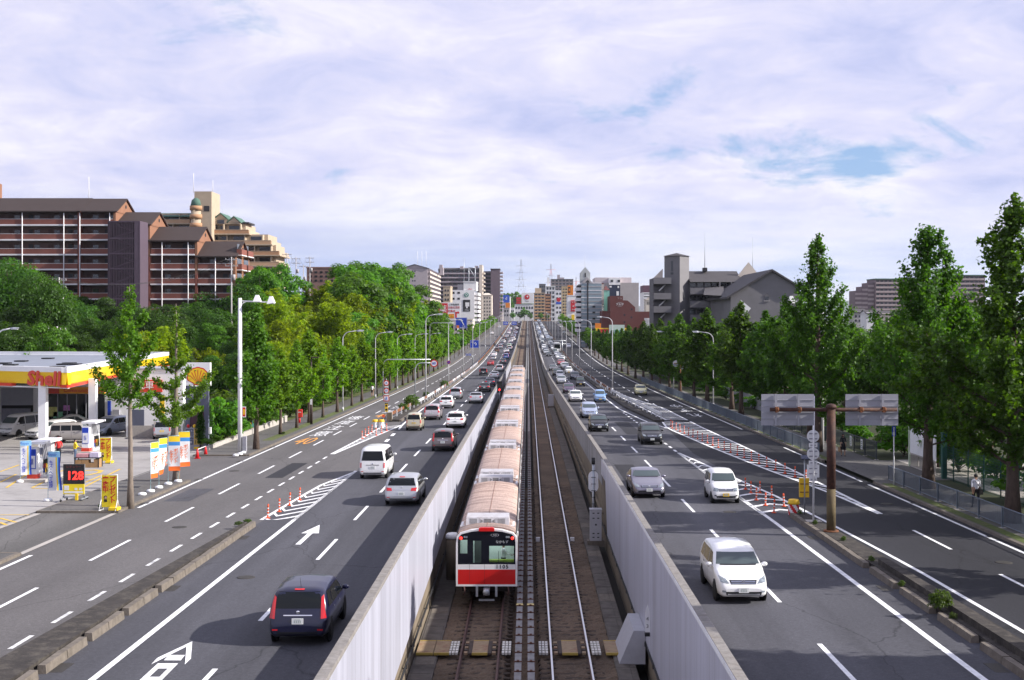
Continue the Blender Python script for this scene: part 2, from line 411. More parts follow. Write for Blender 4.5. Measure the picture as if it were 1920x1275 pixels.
# kerbs
def kerb(x, w_, y0, y1, h=0.13, name='kerb'):
 b = MB(); wall_strip(b, lambda y: [(x, zr(y) - 0.1), (x + w_, zr(y) - 0.1), (x + w_, zr(y) + h), (x, zr(y) + h)], y0, y1, 4)
 return b.build(name, M_KERB, kind='structure')
kerb(-20.75, 0.2, 100, YEND); kerb(20.75, 0.2, 10, 75.0); kerb(20.75, 0.2, 88.0, YEND)
# weedy strip between kerb and pavement, right and left
for (xa, xb, y0, y1) in ((-21.3, -22.2, 104, 330), (21.0, 21.55, 88, 330), (21.0, 21.55, 24, 74)):
 ribbon('planting_strip', xa, xb, y0, y1, zr, 0.136, M_GRASS, kind='structure')
# ------------------------------------------------------------------ markings (4-8 mm sheets)
OFF = 0.008
def line(x, y0, y1, parent, w_=0.17, m=None, name='edge_line', off=OFF):
 fx = x if callable(x) else (lambda y: x)
 return ribbon(name, lambda y: fx(y) - w_/2, lambda y: fx(y) + w_/2, y0, y1, zr, off, m or M_PAINT, parent)
def dashes(x, ystart, period, ln, y0, y1, parent, w_=0.15, m=None):
 k = math.floor((y0 - ystart) / period)
 y = ystart + k * period
 fx = x if callable(x) else (lambda q: x)
 while y < y1:
  if y + ln > y0: line(fx, y, y + ln, parent, w_, m, 'lane_dash')
  y += period
def flat(name, pts, parent, m=None, off=OFF):
 b = MB(); b.poly([(x, y, zr(y) + off) for x, y in pts]); return b.build(name, m or M_PAINT, parent)
# left
line(-20.15, 64.5, 420, frontL, name='edge_line'); line(-20.15, 24, 50.6, frontL)
line(-11.3, 24, 82, mainL, 0.2)
line(lambda y: lerp_tab([(118,-12.2),(124,-12.5),(160,-12.75),(2000,-12.75)], y), 118, 1100, mainL, 0.2)
line(lambda y: xlw(y) - 0.75, 24, 1100, mainL, 0.15)
dashes(-8.37, 60.2, 10.6, 5.0, 24, 900, mainL)
dashes(-17.35, 49.4, 10.3, 5.0, 24, 420, frontL)
for k in range(18):
 line(-14.75, 35.5 + 3.2 * k, 37.1 + 3.2 * k, frontL, 0.15, M_PAINT_WORN if k < 5 else M_PAINT, 'lane_dash')
for y in (86.5, 92.3, 98.2, 104.2, 110.3): line(lambda q: lerp_tab([(82,-11.3),(124,-12.4)], q), y, y + 2.8, mainL, 0.3, None, 'lane_dash')
line(lambda y: -14.6, 132, 1100, frontL, 0.15)
def gore(outer, inner, y0, y1, step, shape, parent, w_=0.45):
 """striped gore: shape(u, y) gives the stripe's bend as y offset, u across 0..1"""
 line(outer, y0, y1, parent, 0.2); line(inner, y0, y1, parent, 0.2)
 y = y0 + 0.5
 while y < y1 - 0.4:
  b = MB(); us = [0, 0.15, 0.3, 0.5, 0.75, 1.0]
  for u in us:
   for dy in (0, w_):
    yy = y + shape(u) + dy; yy = max(min(yy, y1 - 0.05), y0)
    yc = max(min(y + shape(u), y1 - 0.05), y0)
    A, B = outer(yc), inner(yc); b.v.append((A + (B - A) * u, yy, zr(yy) + OFF + 0.004))
  for i in range(len(us) - 1): b.face((2*i, 2*i+2, 2*i+3, 2*i+1))
  b.build('hatch_stripe', M_PAINT, parent); y += step
gore(lambda y: lerp_tab([(60,-12.9),(74,-12.35),(81.4,-11.3)], y), lambda y: -11.3, 60.3, 81.4, 1.75, lambda u: -1.2*u/0.3 if u <= 0.3 else -1.2 + (u-0.3)*2.6, mainL)
gore(lambda y: lerp_tab([(93.3,-14.75),(107,-14.4),(124,-14.2)], y), lambda y: lerp_tab([(93.3,-14.6),(124,-12.5)], y), 93.5, 124, 1.9, lambda u: -1.4*u/0.3 if u <= 0.3 else -1.4 + (u-0.3)*2.6, frontL)
# right
line(20.35, 24, 74.5, frontR); line(20.35, 76, 99, frontR); line(lambda y: lerp_tab([(99,20.35),(190,20.0),(300,19.8)], y), 118, 600, frontR)
line(lambda y: lerp_tab([(24,11.85),(61,11.78),(80,11.5),(94.6,11.39)], y), 24, 94.6, mainR, 0.2)
line(lambda y: xrw(y) + 0.75, 24, 1100, mainR, 0.15)
dashes(lambda y: lerp_tab([(0,8.5),(90,8.35),(160,7.9),(300,7.6),(2000,7.5)], y), 62.9, 10.6, 5.0, 24, 900, mainR)
line(lambda y: lerp_tab([(119.5,13.3),(129,12.2),(151,11.0),(232,10.7),(2000,10.7)], y), 119.5, 1100, mainR, 0.2)
for k in range(16): line(lambda y: lerp_tab([(94,11.39),(143,11.0)], y), 95.5 + 3.1*k, 97.0 + 3.1*k, mainR, 0.2, None, 'lane_dash')
g1o = lambda y: lerp_tab([(62.2,17.55),(70.9,17.1),(82.65,15.9),(100,14.55),(119.5,13.35),(129,13.9),(183,13.2),(190,13.4)], y)
g1i = lambda y: lerp_tab([(62.2,17.65),(73,17.62),(98.6,17.3),(119.5,16.83),(152,16.6),(190,13.6)], y)
gore(g1o, g1i, 62.3, 128.9, 2.05, lambda u: u * -2.3, frontR, 0.5)
gore(lambda y: lerp_tab([(129,14.6),(183,13.3),(190,13.5)], y), g1i, 131, 189, 2.05, lambda u: u * -2.3, frontR, 0.55)
g2o = lambda y: lerp_tab([(60,11.78),(66,11.65),(80,11.5),(94.6,11.39)], y)
g2i = lambda y: lerp_tab([(24,15.1),(48,14.8),(59.5,14.3),(70.9,13.66),(75,13.16),(82.65,12.52),(94.6,11.42)], y)
gore(g2o, g2i, 62.0, 94.6, 2.15, lambda u: u/0.5*1.1 if u <= 0.5 else 1.1 - (u-0.5)*1.6, mainR)
line(lambda y: g2i(y), 24, 62.0, frontR, 0.17)
for y in (20.5, 31.0, 41.5, 52.0): line(17.65, y, y + 5.1, frontR, 0.15, None, 'lane_dash')
dashes(lambda y: lerp_tab([(130,16.9),(150,16.3),(200,16.2),(2000,16.0)], y), 147.5, 10.2, 5, 145, 420, frontR)
def road_text(s, x, y, wdt, ln, m, parent):
 me = text_mesh(s, 1.0, 0.0, res=2); me.materials.clear(); me.materials.append(m)
 xs = [v.co.x for v in me.vertices]; zs = [v.co.z for v in me.vertices]
 x0, x1, z0, z1 = min(xs), max(xs), min(zs), max(zs)
 for v in me.vertices:
  X = (v.co.x - x0) / (x1 - x0) - 0.5; Z = (v.co.z - z0) / (z1 - z0)
  v.co = (x + X * wdt, y + Z * ln, zr(y + Z * ln) + OFF + 0.003)
 me.name = 'road_lettering'; ob('road_lettering', me, parent)
road_text('40', -18.75, 102.0, 1.5, 6.5, M_PAINT_Y, frontL)
for i, c in enumerate('意注度速'): road_text(c, -18.65, 110.2 + 7.2*i, 1.5, 5.6, M_PAINT, frontL)
road_text('40', -16.05, 135.0, 1.5, 6.0, M_PAINT_Y, frontL)
for i, c in enumerate('意注'): road_text(c, -16.0, 142.5 + 8*i, 1.5, 6, M_PAINT, frontL)
for i, c in enumerate('ゆずれ'): road_text(c, 18.6, 160.0 - 9.0*i, -1.4, -6.0, M_PAINT, frontR)
flat('lane_arrow', [(-9.92,53.2),(-9.70,53.2),(-9.70,56.2),(-9.42,56.2),(-9.80,58.7),(-10.22,56.2),(-9.92,56.2)], mainL)
for x, y, L_, W_ in ((-18.9,67,5.5,1.4),(-15.9,78,9,1.1),(-9.9,70,7,1.6),(10.0,52,8,1.5),(6.6,74,12,1.3),(18.9,50,9,1.3),(-6.4,98,14,1.2),(9.6,112,16,1.4)):
 ribbon('asphalt_patch', x - W_/2, x + W_/2, y, y + L_, zr, .004, random.choice((M_ASPH_FR, M_ASPH_L, M_ASPH_FL)) if x < 0 else random.choice((M_ASPH_FR, M_ASPH_R, M_ASPH_L)), (frontL if x < -13 else mainL) if x < 0 else (frontR if x > 13 else mainR))
M_IRON = mat('manhole_iron', (0.05, 0.046, 0.043), 0.7, metal=.4, var=.3, vscale=12)
for x, y in ((-19.3,82),(-16.2,58),(-9.5,88),(7.2,50),(10.2,63),(19.0,66),(18.7,49),(-10.4,46)):
 b = MB(); b.lathe([(.33,0),(.33,.012),(.28,.016),(.001,.016)], n=20); b.build('manhole_cover', M_IRON, (frontL if x < -13 else mainL) if x < 0 else (frontR if x > 13 else mainR), loc=(x, y, zr(y)))
for y in (33.5, 44, 55, 66, 77, 88, 99):
 for x, par in ((LK + .22, frontL), (RK - .22, frontR), (-12.55, mainL), (12.6, mainR)):
  if x == -12.55 and y > 58 or x == 12.6 and y > 58 or x == LK + .22 and y < 66: continue
  b = MB(); b.box(-.2,.2,-.45,.45,0,.008); o = b.build('drain_grate', M_IRON, par, loc=(x, y, zr(y)))
# large hollow arrow
def AP(px, py): return G(px, py)
flat('lane_arrow', [AP(283.5,1246), AP(295,1234), AP(360.5,1203), AP(349.5,1213)], mainL)
flat('lane_arrow', [AP(349.5,1213), AP(360.5,1203), AP(358,1235.5), AP(346.5,1246.5)], mainL, off=OFF+0.003)
flat('lane_arrow', [AP(307,1239), AP(317,1229), AP(347,1229), AP(339,1239)], mainL, off=OFF+0.006)
a, b_, c, d = AP(258,1279), AP(296,1244.3), AP(334,1244.3), AP(300,1279); e, f, g, h = AP(280,1269.5), AP(297,1254), AP(314.5,1254), AP(299,1269.5)
for q in ((a,b_,f,e),(b_,c,g,f),(c,d,h,g),(d,a,e,h)): flat('lane_arrow', list(q), mainL)
# narrow long arrow/diamond marks further on
flat('lane_arrow', [(-14.95,168),(-14.65,168),(-14.65,185),(-14.3,185),(-14.8,191),(-15.3,185),(-14.95,185)], frontL, off=OFF)
# ------------------------------------------------------------------ medians with kerb blocks
def median(name, xa, xb, y0, y1, h, label=None):
 b = MB(); wall_strip(b, lambda y: [(xa(y), zr(y) - 0.05), (xb(y), zr(y) - 0.05), (xb(y), zr(y) + h), (xa(y), zr(y) + h)], y0, y1, 3)
 o = b.build(name, M_MEDIAN, kind='structure'); return o
medL = median('median_strip', lambda y: lerp_tab([(30,-14.35),(58,-13.15)], y), lambda y: -13.05, 20, 58.4, 0.26)
def blocks(parent, x, w_, h, segs):
 for (y0, y1) in segs:
  b = MB(); z0, z1 = zr(y0), zr(y1); e = random.uniform(-0.012, 0.012)
  k = len(b.v)
  b.v += [(x,y0,z0-.05),(x+w_,y0,z0-.05),(x+w_,y1,z1-.05),(x,y1,z1-.05),(x+.03,y0+.02,z0+h+e),(x+w_-.03,y0+.02,z0+h+e),(x+w_-.03,y1-.02,z1+h-e),(x+.03,y1-.02,z1+h-e)]
  for q in ((0,3,2,1),(4,5,6,7),(0,1,5,4),(1,2,6,5),(2,3,7,6),(3,0,4,7)): b.face([k+i for i in q])
  b.build('kerb_block', M_KERB, parent)
seg = []
for y0, y1 in ((22.0,25.2),(25.6,28.8),(29.2,32.4),(32.9,36.0),(36.4,39.3),(39.75,42.9)):
 m_ = (y0 + y1) / 2; seg += [(y0, m_ - .01), (m_ + .01, y1)]
y = 43.3
while y < 58: seg.append((y, min(y + 1.48, 58.3))); y += 1.5
blocks(medL, -12.97, 0.27, 0.24, seg)
med2 = median('median_strip', lambda y: -14.3, lambda y: -13.25, 128.5, 1100, 0.22)
kb = MB(); wall_strip(kb, lambda y: [(-13.25, zr(y)-.03), (-13.0, zr(y)-.03), (-13.0, zr(y)+.2), (-13.25, zr(y)+.2)], 128.5, 1100, 6); kb.build('kerb_edge', M_KERB, med2)
medR = median('median_strip', lambda y: 13.15, lambda y: lerp_tab([(30,14.25),(50,14.05),(61,13.7)], y), 20, 61.2, 0.2)
medR2 = median('median_wall', lambda y: 13.35, lambda y: 13.75, 20, 47.5, 0.42)
seg = []
y = 61.3
while y > 48: seg.append((y - 1.48, y)); y -= 1.5
for y1, y0 in ((47.0,43.9),(43.2,40.0),(39.2,36.2),(35.5,32.2),(31.5,28.5),(27.5,24.5)):
 m_ = (y0 + y1) / 2; seg += [(y0, m_ - .01), (m_ + .01, y1)]
blocks(medR, 12.85, 0.27, 0.22, seg)
def xm2(y): return lerp_tab([(129,13.0),(151,11.9),(183,11.6),(313,11.1),(2000,11.1)], y)
med4 = median('median_strip', xm2, lambda y: xm2(y) + 1.0, 128.0, 1100, 0.2)
# ------------------------------------------------------------------ trench: ballast, ledges, rails, sleepers
M_BALLAST = mat('ballast', (0.105, 0.070, 0.046), 0.95, var=0.5, vscale=12, bump=1.0, bscale=22, dirt=((0.15, 0.125, 0.10), 0.55, 9.0), var2=(0.28, 0.25))
M_SLEEPER = mat('sleeper_wood', (0.046, 0.032, 0.024), 0.9, var=0.4, vscale=5, bump=0.3)
M_RAILTOP = mat('rail_steel', (0.62, 0.62, 0.64), 0.30, metal=0.9, var=0.05)
M_RAILRUST = mat('rail_rust', (0.075, 0.035, 0.030), 0.7, var=0.3, vscale=6)
M_CENTRE = mat('drain_dark', (0.02, 0.017, 0.015), 0.9, var=0.3, vscale=3)
def build_ballast():
 b = MB(); rng = random.Random(3)
 xs0 = [-3.6 + 7.0 * i / 34 for i in range(35)]
 ys = [22 + 0.22 * i for i in range(0, 360)]
 for y in ys:
  for x in xs0:
   h = zt(y) - 0.20 + rng.uniform(-0.035, 0.035)
   if -0.75 < x < 0.5: h -= 0.22
   b.v.append((x + rng.uniform(-.05, .05), y, h))
 n = len(xs0)
 for i in range(len(ys) - 1):
  for j in range(n - 1): k = i*n + j; b.face((k, k+1, k+n+1, k+n))
 b.build('ballast_bed', M_BALLAST, kind='stuff')
 def xr(y): return min(3.4, xrw(y) - 0.9)
 yb = ys[-1]
 ribbon('ballast_bed', -3.6, -0.8, yb, 1150, zt, -0.20, M_BALLAST, kind='structure')
 ribbon('ballast_bed', 0.5, xr, yb, 1150, zt, -0.20, M_BALLAST, kind='structure')
 ribbon('drain', -0.8, 0.5, yb, 1150, zt, -0.42, M_CENTRE, kind='structure')
 b = MB(); wall_strip(b, lambda y: [(xlw(y)-.05, zt(y)-.5), (-3.6, zt(y)-.5), (-3.6, zt(y)-.1), (xlw(y)-.05, zt(y)-.1)], 20, 1150, 6); b.build('service_ledge', M_LEDGE, kind='structure')
 b = MB(); wall_strip(b, lambda y: [(xr(y), zt(y)-.6), (xr(y)+.78, zt(y)-.6), (xr(y)+.78, zt(y)-.1), (xr(y), zt(y)-.1)], 20, 1150, 6); b.build('service_ledge', M_LEDGE, kind='structure')
 ribbon('drain', lambda y: xr(y)+.78, lambda y: xrw(y)+.3, 20, 1150, zt, -0.7, M_CENTRE, kind='structure')
 # concrete slabs on the right ledge, laid one by one
 lo = bpy.data.objects['service_ledge.001']
 y = 40.0
 while y < 110:
  L = 1.6
  b = MB(); b.box(xr(y)+.05, xr(y)+.52, y+.01, y+L-.01, zt(y)-.11, zt(y)-.075); b.box(xr(y)+.54, xr(y)+.76, y+.01, y+L-.01, zt(y)-.11, zt(y)-.08)
  b.build('ledge_slab', M_LEDGE if random.random() < .86 else M_KERB, lo); y += L
 y = 40.0; lo = bpy.data.objects['service_ledge']
 while y < 62:
  b = MB(); b.box(-4.42, -3.66, y+.01, y+1.19, zt(y)-.11, zt(y)-.078); b.build('ledge_slab', M_KERB if random.random() < .16 else M_LEDGE, lo); y += 1.2
build_ballast()
XT = (-1.92, 1.685)
def build_track(xc, top, ysl):
 rails = []
 first = None
 tr = ribbon('railway_track', xc - 0.5, xc + 0.5, 20, 1120, zt, -0.214, M_BALLAST, kind='structure')
 for s in (-1, 1):
  x = xc + s * 0.75
  b = MB(); wall_strip(b, lambda y: [(x-.062, zt(y)-.16), (x+.062, zt(y)-.16), (x+.02, zt(y)-.12), (x+.034, zt(y)-.045), (x+.034, zt(y)-.004), (x-.034, zt(y)-.004), (x-.034, zt(y)-.045), (x-.02, zt(y)-.12)], 20, 1120, 6)
  o = b.build('rail', M_RAILRUST, tr)
  ribbon('rail_head', x - .036, x + .036, 20, 1120, zt, 0.0, top, o, 6)
 b = MB()
 b.box(-1.25, 1.25, -.11, .11, -.12, 0.02)
 for s in (-1, 1): b.box(s*.75-.17, s*.75+.17, -.09, .09, 0.02, 0.05)
 me = b.mesh('sleeper', M_SLEEPER)
 for y in ysl:
  o = ob('sleeper', me, tr, (xc + random.uniform(-.03,.03), y, zt(y) - 0.225)); o.rotation_euler = (0, 0, random.uniform(-.012,.012))
build_track(XT[0], M_RAILRUST, [24 + .64*i for i in range(64)])
build_track(XT[1], M_RAILTOP, [24 + .64*i for i in range(180)])
# third rails with cover boards
def third_rail(xc, lab, n_):
 t = thing('third_rail', lab, 'conductor rail', (0, 0, 0), 0, 'covered conductor rails between the tracks')
 m = mat('cover_board', (0.19, 0.185, 0.19), 0.7, var=0.2, vscale=3, dirt=((0.12, 0.10, 0.09), 0.6, 2))
 ml = mat('bracket_rust', (0.10, 0.04, 0.025), 0.8, var=0.3)
 y = 24.0
 while y < 1100:
  L = 2.6 if y < 120 else 60.0; y1 = min(y + L - 0.02, 1100)
  b = MB(); wall_strip(b, lambda q: [(xc-.13, zt(q)+.33), (xc+.13, zt(q)+.33), (xc+.13, zt(q)+.385), (xc-.13, zt(q)+.385)], y, y1, 6)
  b.build('cover_board', m, t); y += L
 b = MB(); wall_strip(b, lambda q: [(xc-.05, zt(q)+.12), (xc+.05, zt(q)+.12), (xc+.05, zt(q)+.25), (xc-.05, zt(q)+.25)], 24, 1100, 8); b.build('rail', M_RAILRUST, t)
 b = MB(); b.box(-.12,.12,-.05,.05,-.34,.055); b.box(-.15,.15,-.04,.04,.055,.085); b.prism([(-.05,-.06),(.05,-.06),(.05,.06),(-.05,.06)], .08, .12)
 me = b.mesh('bracket', ml)
 y = 25.0
 for k in range(n_): ob('bracket', me, t, (xc, y + 1.3*k, zt(y + 1.3*k) + .33))
 b = MB(); b.box(-.16,.16,-.10,.10,.05,.075); b.box(-.14,.14,-.22,-.18,.05,.07); b.box(-.14,.14,.18,.22,.05,.07)
 o = b.build('joint_plate', mat('joint_yellow', (0.62, 0.50, 0.20), 0.7, var=0.15), t); o.location = (xc, 56.4, zt(56.4) + .335)
 return t
third_rail(-0.37, 'grey covered conductor rail on the train side of the middle of the tracks', 90)
third_rail(0.12, 'grey covered conductor rail next to the empty right hand track', 90)
# crossing plates over the tracks
def crossing():
 t = thing('track_crossing', 'rusty plate foot crossing over both tracks behind the train', 'track crossing', (0, 50.6, zt(50.6)))
 mp = mat('plate_ochre', (0.27, 0.195, 0.12), 0.8, var=0.2, vscale=2.5, dirt=((0.20, 0.07, 0.045), 0.8, 1.4))
 me_ = mat('edge_yellow', (0.38, 0.27, 0.06), 0.7, var=0.2, vscale=6)
 mb = mat('block_dark', (0.05, 0.035, 0.03), 0.85, var=0.3); mw = mat('block_white', (0.60, 0.58, 0.54), 0.8, var=0.15)
 def plate(x0, x1, m=mp, hz=.03):
  b = MB(); b.box(x0, x1, -.92, .92, -.05, hz); b.mat(1); b.box(x0, x1, -1.0, -.92, -.05, hz+.012); b.box(x0, x1, .92, 1.0, -.05, hz+.012); b.build('plate', [m, me_], t)
 plate(-4.45, -3.78); plate(-3.75, -3.14); plate(3.12, 4.05)
 for xc in XT: plate(xc - .31, xc + .31)
 for xc in XT:
  for s in (-1, 1):
   b = MB(); b.box(xc + s*.39 - .07, xc + s*.39 + .07, -.95, .95, -.06, .02); b.build('timber', mb, t)
   b = MB()
   for i in range(5): b.mat(i % 2); b.box(xc + s*.56 - .07, xc + s*.56 + .07, -.9 + .38*i, -.9 + .38*i + .24, -.06, .025)
   b.build('rubber_block', [mp, mb], t)
   b = MB()
   for i in range(5):
    for j in range(3): b.mat((i + j) % 2); b.box(xc + s*(.93 + .13*j) - .05, xc + s*(.93 + .13*j) + .05, -.9 + .38*i, -.9 + .38*i + .26, -.06, .03)
   b.build('tile_block', [mw, mw], t)
crossing()
# white marks and small trackside bits
for px, py, lab in ((1008.5,1008.5,'left'),(1073,1008.5,'right')):
 x, y = G(px, py, 0, zt); b = MB(); b.box(-.12,.12,-.08,.08,-.25,.03); o = b.build('track_marker', M_WHITE, None, loc=(x, y, zt(y))); tag(o, f"small white marker block {lab} of the rails of the empty track", 'marker', 'white track marker blocks')
# ------------------------------------------------------------------ retaining walls with parapets
PH = 1.4
def retaining(side):
 L = side < 0
 fx = xlw if L else xrw
 s = -1 if L else 1
 t = thing('retaining_wall', 'concrete trench wall with pale grey panels left of the train' if L else 'concrete trench wall with grey panels beside the right carriageway', 'retaining wall', (0, 0, 0))
 Z = lambda y: max(zr(y), zt(y) - .2)
 b = MB()
 wall_strip(b, lambda y: [(fx(y)+s*.10, zt(y)-1.0), (fx(y)+s*.22, zt(y)-1.0), (fx(y)+s*.22, Z(y)+PH-.12), (fx(y)+s*.03, Z(y)+PH-.12), (fx(y)+s*.03, min(zt(y)+2.0, Z(y)+.2)), (fx(y)+s*.10, min(zt(y)+1.9, Z(y)+.1))][::(1 if L else -1)], 18, 1150, 4)
 b.build('wall', M_CONC_D, t)
 y = 18.0; k = 0
 while y < 1150:
  ln = 2.4 if y < 140 else (12 if y < 400 else 40)
  if k % 4 == 3 and y < 140: ln = .55
  y1 = min(y + ln - .018, 1150)
  b = MB(); wall_strip(b, lambda q: [(fx(q)-s*.035, Z(q)+PH-.12), (fx(q)+s*.24, Z(q)+PH-.12), (fx(q)+s*.235, Z(q)+PH), (fx(q)-s*.03, Z(q)+PH)], y, y1, 6)
  b.build('coping', M_COPING, t); y += ln; k += 1
 # panels
 def bot(y):
  if L: return lerp_tab([(20,CZ-12.35),(42,CZ-12.0),(67,CZ-11.4),(118,CZ-10.75),(119,CZ-10.6)], y) if y < 118 else zr(y) - .5
  return CZ - 12.55 if y < 72 else (CZ - 11.3 if y < 73.5 else zr(y) + .25)
 y = 18.0
 while y < 330:
  ln = 4.0
  y1 = y + ln - .012
  if not L and y > 76:
   break
  off = .0
  b = MB(); wall_strip(b, lambda q: [(fx(q)+s*.025, bot(q)), (fx(q)-s*.012, bot(q)), (fx(q)-s*.012, Z(q)+PH-.13), (fx(q)+s*.025, Z(q)+PH-.13)], y, y1, 2)
  b.build('panel', M_PANEL, t)
  if L and y > 118:
   b = MB(); b.box(fx(y)-.03, fx(y)+.03, y-.04, y+.04, zr(y)-.8, zr(y)+PH-.1); b.build('panel_post', M_WHITE, t)
  y += ln
 if not L:
  b = MB(); wall_strip(b, lambda q: [(fx(q)+.028, zr(q)-.35), (fx(q)-.005, zr(q)-.35), (fx(q)-.005, zr(q)+PH-.125), (fx(q)+.028, zr(q)+PH-.125)], 77, 330, 4); b.build('parapet_face', M_PARAPET, t)
  b = MB(); wall_strip(b, lambda q: [(fx(q)+.06, zt(q)+1.25), (fx(q)-.10, zt(q)+1.25), (fx(q)-.10, zt(q)+1.33), (fx(q)+.06, zt(q)+1.33)], 77, 300, 4); b.build('wall_ledge', M_CONC_D, t)
 for dz in (.70, .80):
  b = MB(); b.tube([(fx(q)-s*.03, q, zt(q)+dz-.03*((q//3.1)%2)) for q in range(30, 150, 3)], .028, 5); b.build('cable', M_BLACK, t)
 # cable hooks on the wall foot
 hk = MB(); hk.box(0, s*-.16, -.02, .02, 0, .04); hk.box(s*-.16, s*-.13, -.03, .03, 0, .16)
 me = hk.mesh('cable_hook', M_BLACK)
 for k in range(26):
  yy = 36 + 3.1 * k; ob('cable_hook', me, t, (fx(yy) + s*.09, yy, zt(yy) + .62))
 if not L:   # pale edge strip along the top of the panels, white lower rail further on
  b = MB(); wall_strip(b, lambda q: [(fx(q)-.05, zr(q)+PH-.15), (fx(q)-.015, zr(q)+PH-.15), (fx(q)-.015, zr(q)+PH-.02), (fx(q)-.05, zr(q)+PH-.02)], 18, 76, 4); b.build('panel_trim', M_WHITE, t)
 return t
retaining(-1); retaining(1)
# ================================================================== vehicles
def paint(name, col, metal=0.0, rough=0.30, coat=0.45):
 return mat('paint_' + name, col, rough=rough, metal=metal, var=0.03, vscale=1.5, spec=0.5, coat=coat, dirt=(tuple(c * 0.6 + 0.04 for c in col), 0.25, 1.1))
PAINTS = {
 'white': paint('white', (0.74, 0.74, 0.75)), 'pearl white': paint('pearl_white', (0.80, 0.80, 0.80)), 'silver': paint('silver', (0.46, 0.47, 0.49), 0.55),
 'black': paint('black', (0.007, 0.007, 0.010), 0, 0.28, 0.25), 'dark blue': paint('dark_blue', (0.004, 0.005, 0.028), 0, 0.28, 0.25), 'charcoal': paint('charcoal', (0.055, 0.057, 0.065), 0.3),
 'brown grey': paint('brown_grey', (0.15, 0.125, 0.125), 0.5), 'beige': paint('beige', (0.50, 0.46, 0.34), 0.2), 'red': paint('red', (0.36, 0.015, 0.02)),
 'blue': paint('blue', (0.09, 0.16, 0.40), 0.3), 'light blue': paint('light_blue', (0.22, 0.38, 0.66), 0.2), 'mint green': paint('mint', (0.50, 0.66, 0.50)),
 'purple': paint('purple', (0.09, 0.05, 0.10), 0.3), 'pale silver blue': paint('silver_blue', (0.38, 0.44, 0.58), 0.4), 'purple grey': paint('purple_grey', (0.22, 0.21, 0.27), 0.55),
 'cream': paint('cream', (0.70, 0.65, 0.34)), 'pink': paint('pink', (0.62, 0.42, 0.48)), 'brown': paint('brown', (0.10, 0.055, 0.04), 0.2), 'pinkish silver': paint('pink_silver', (0.50, 0.44, 0.46), 0.5),
 'taupe': paint('taupe', (0.36, 0.335, 0.33), 0.2), 'dark grey': paint('dark_grey', (0.10, 0.10, 0.11), 0.4), 'green': paint('green', (0.03, 0.10, 0.09)),
}
M_GLASS = mat('car_glass', (0.006, 0.008, 0.010), 0.10, var=0, spec=.28); M_GLASS2 = mat('car_windscreen', (0.060, 0.080, 0.085), 0.10, var=0, spec=.5)  # windscreen base is paler than the other glass, standing in for reflected sky
M_TYRE = mat('tyre', (0.014, 0.014, 0.015), 0.85, var=0.1); M_RIM = mat('alloy', (0.42, 0.42, 0.44), 0.35, metal=0.8, var=0.05)
M_TAIL = mat('tail_light', (0.52, 0.012, 0.018), 0.2, var=0.0, spec=0.6, coat=0.5); M_HEAD = mat('head_light', (0.20, 0.23, 0.26), 0.10, var=0.55, vscale=11, spec=0.8, coat=0.6)
M_PLATE = mat('plate_white', (0.72, 0.73, 0.72), 0.5, var=0.03); M_PLATEY = mat('plate_yellow', (0.75, 0.48, 0.04), 0.5, var=0.03)
M_TRIM = mat('trim_black', (0.014, 0.014, 0.016), 0.5, var=0.1); M_CHROME = mat('chrome', (0.75, 0.75, 0.77), 0.12, metal=1.0, var=0.0)
M_INDIC = mat('indicator', (0.70, 0.25, 0.03), 0.25, var=0.0, coat=0.5)
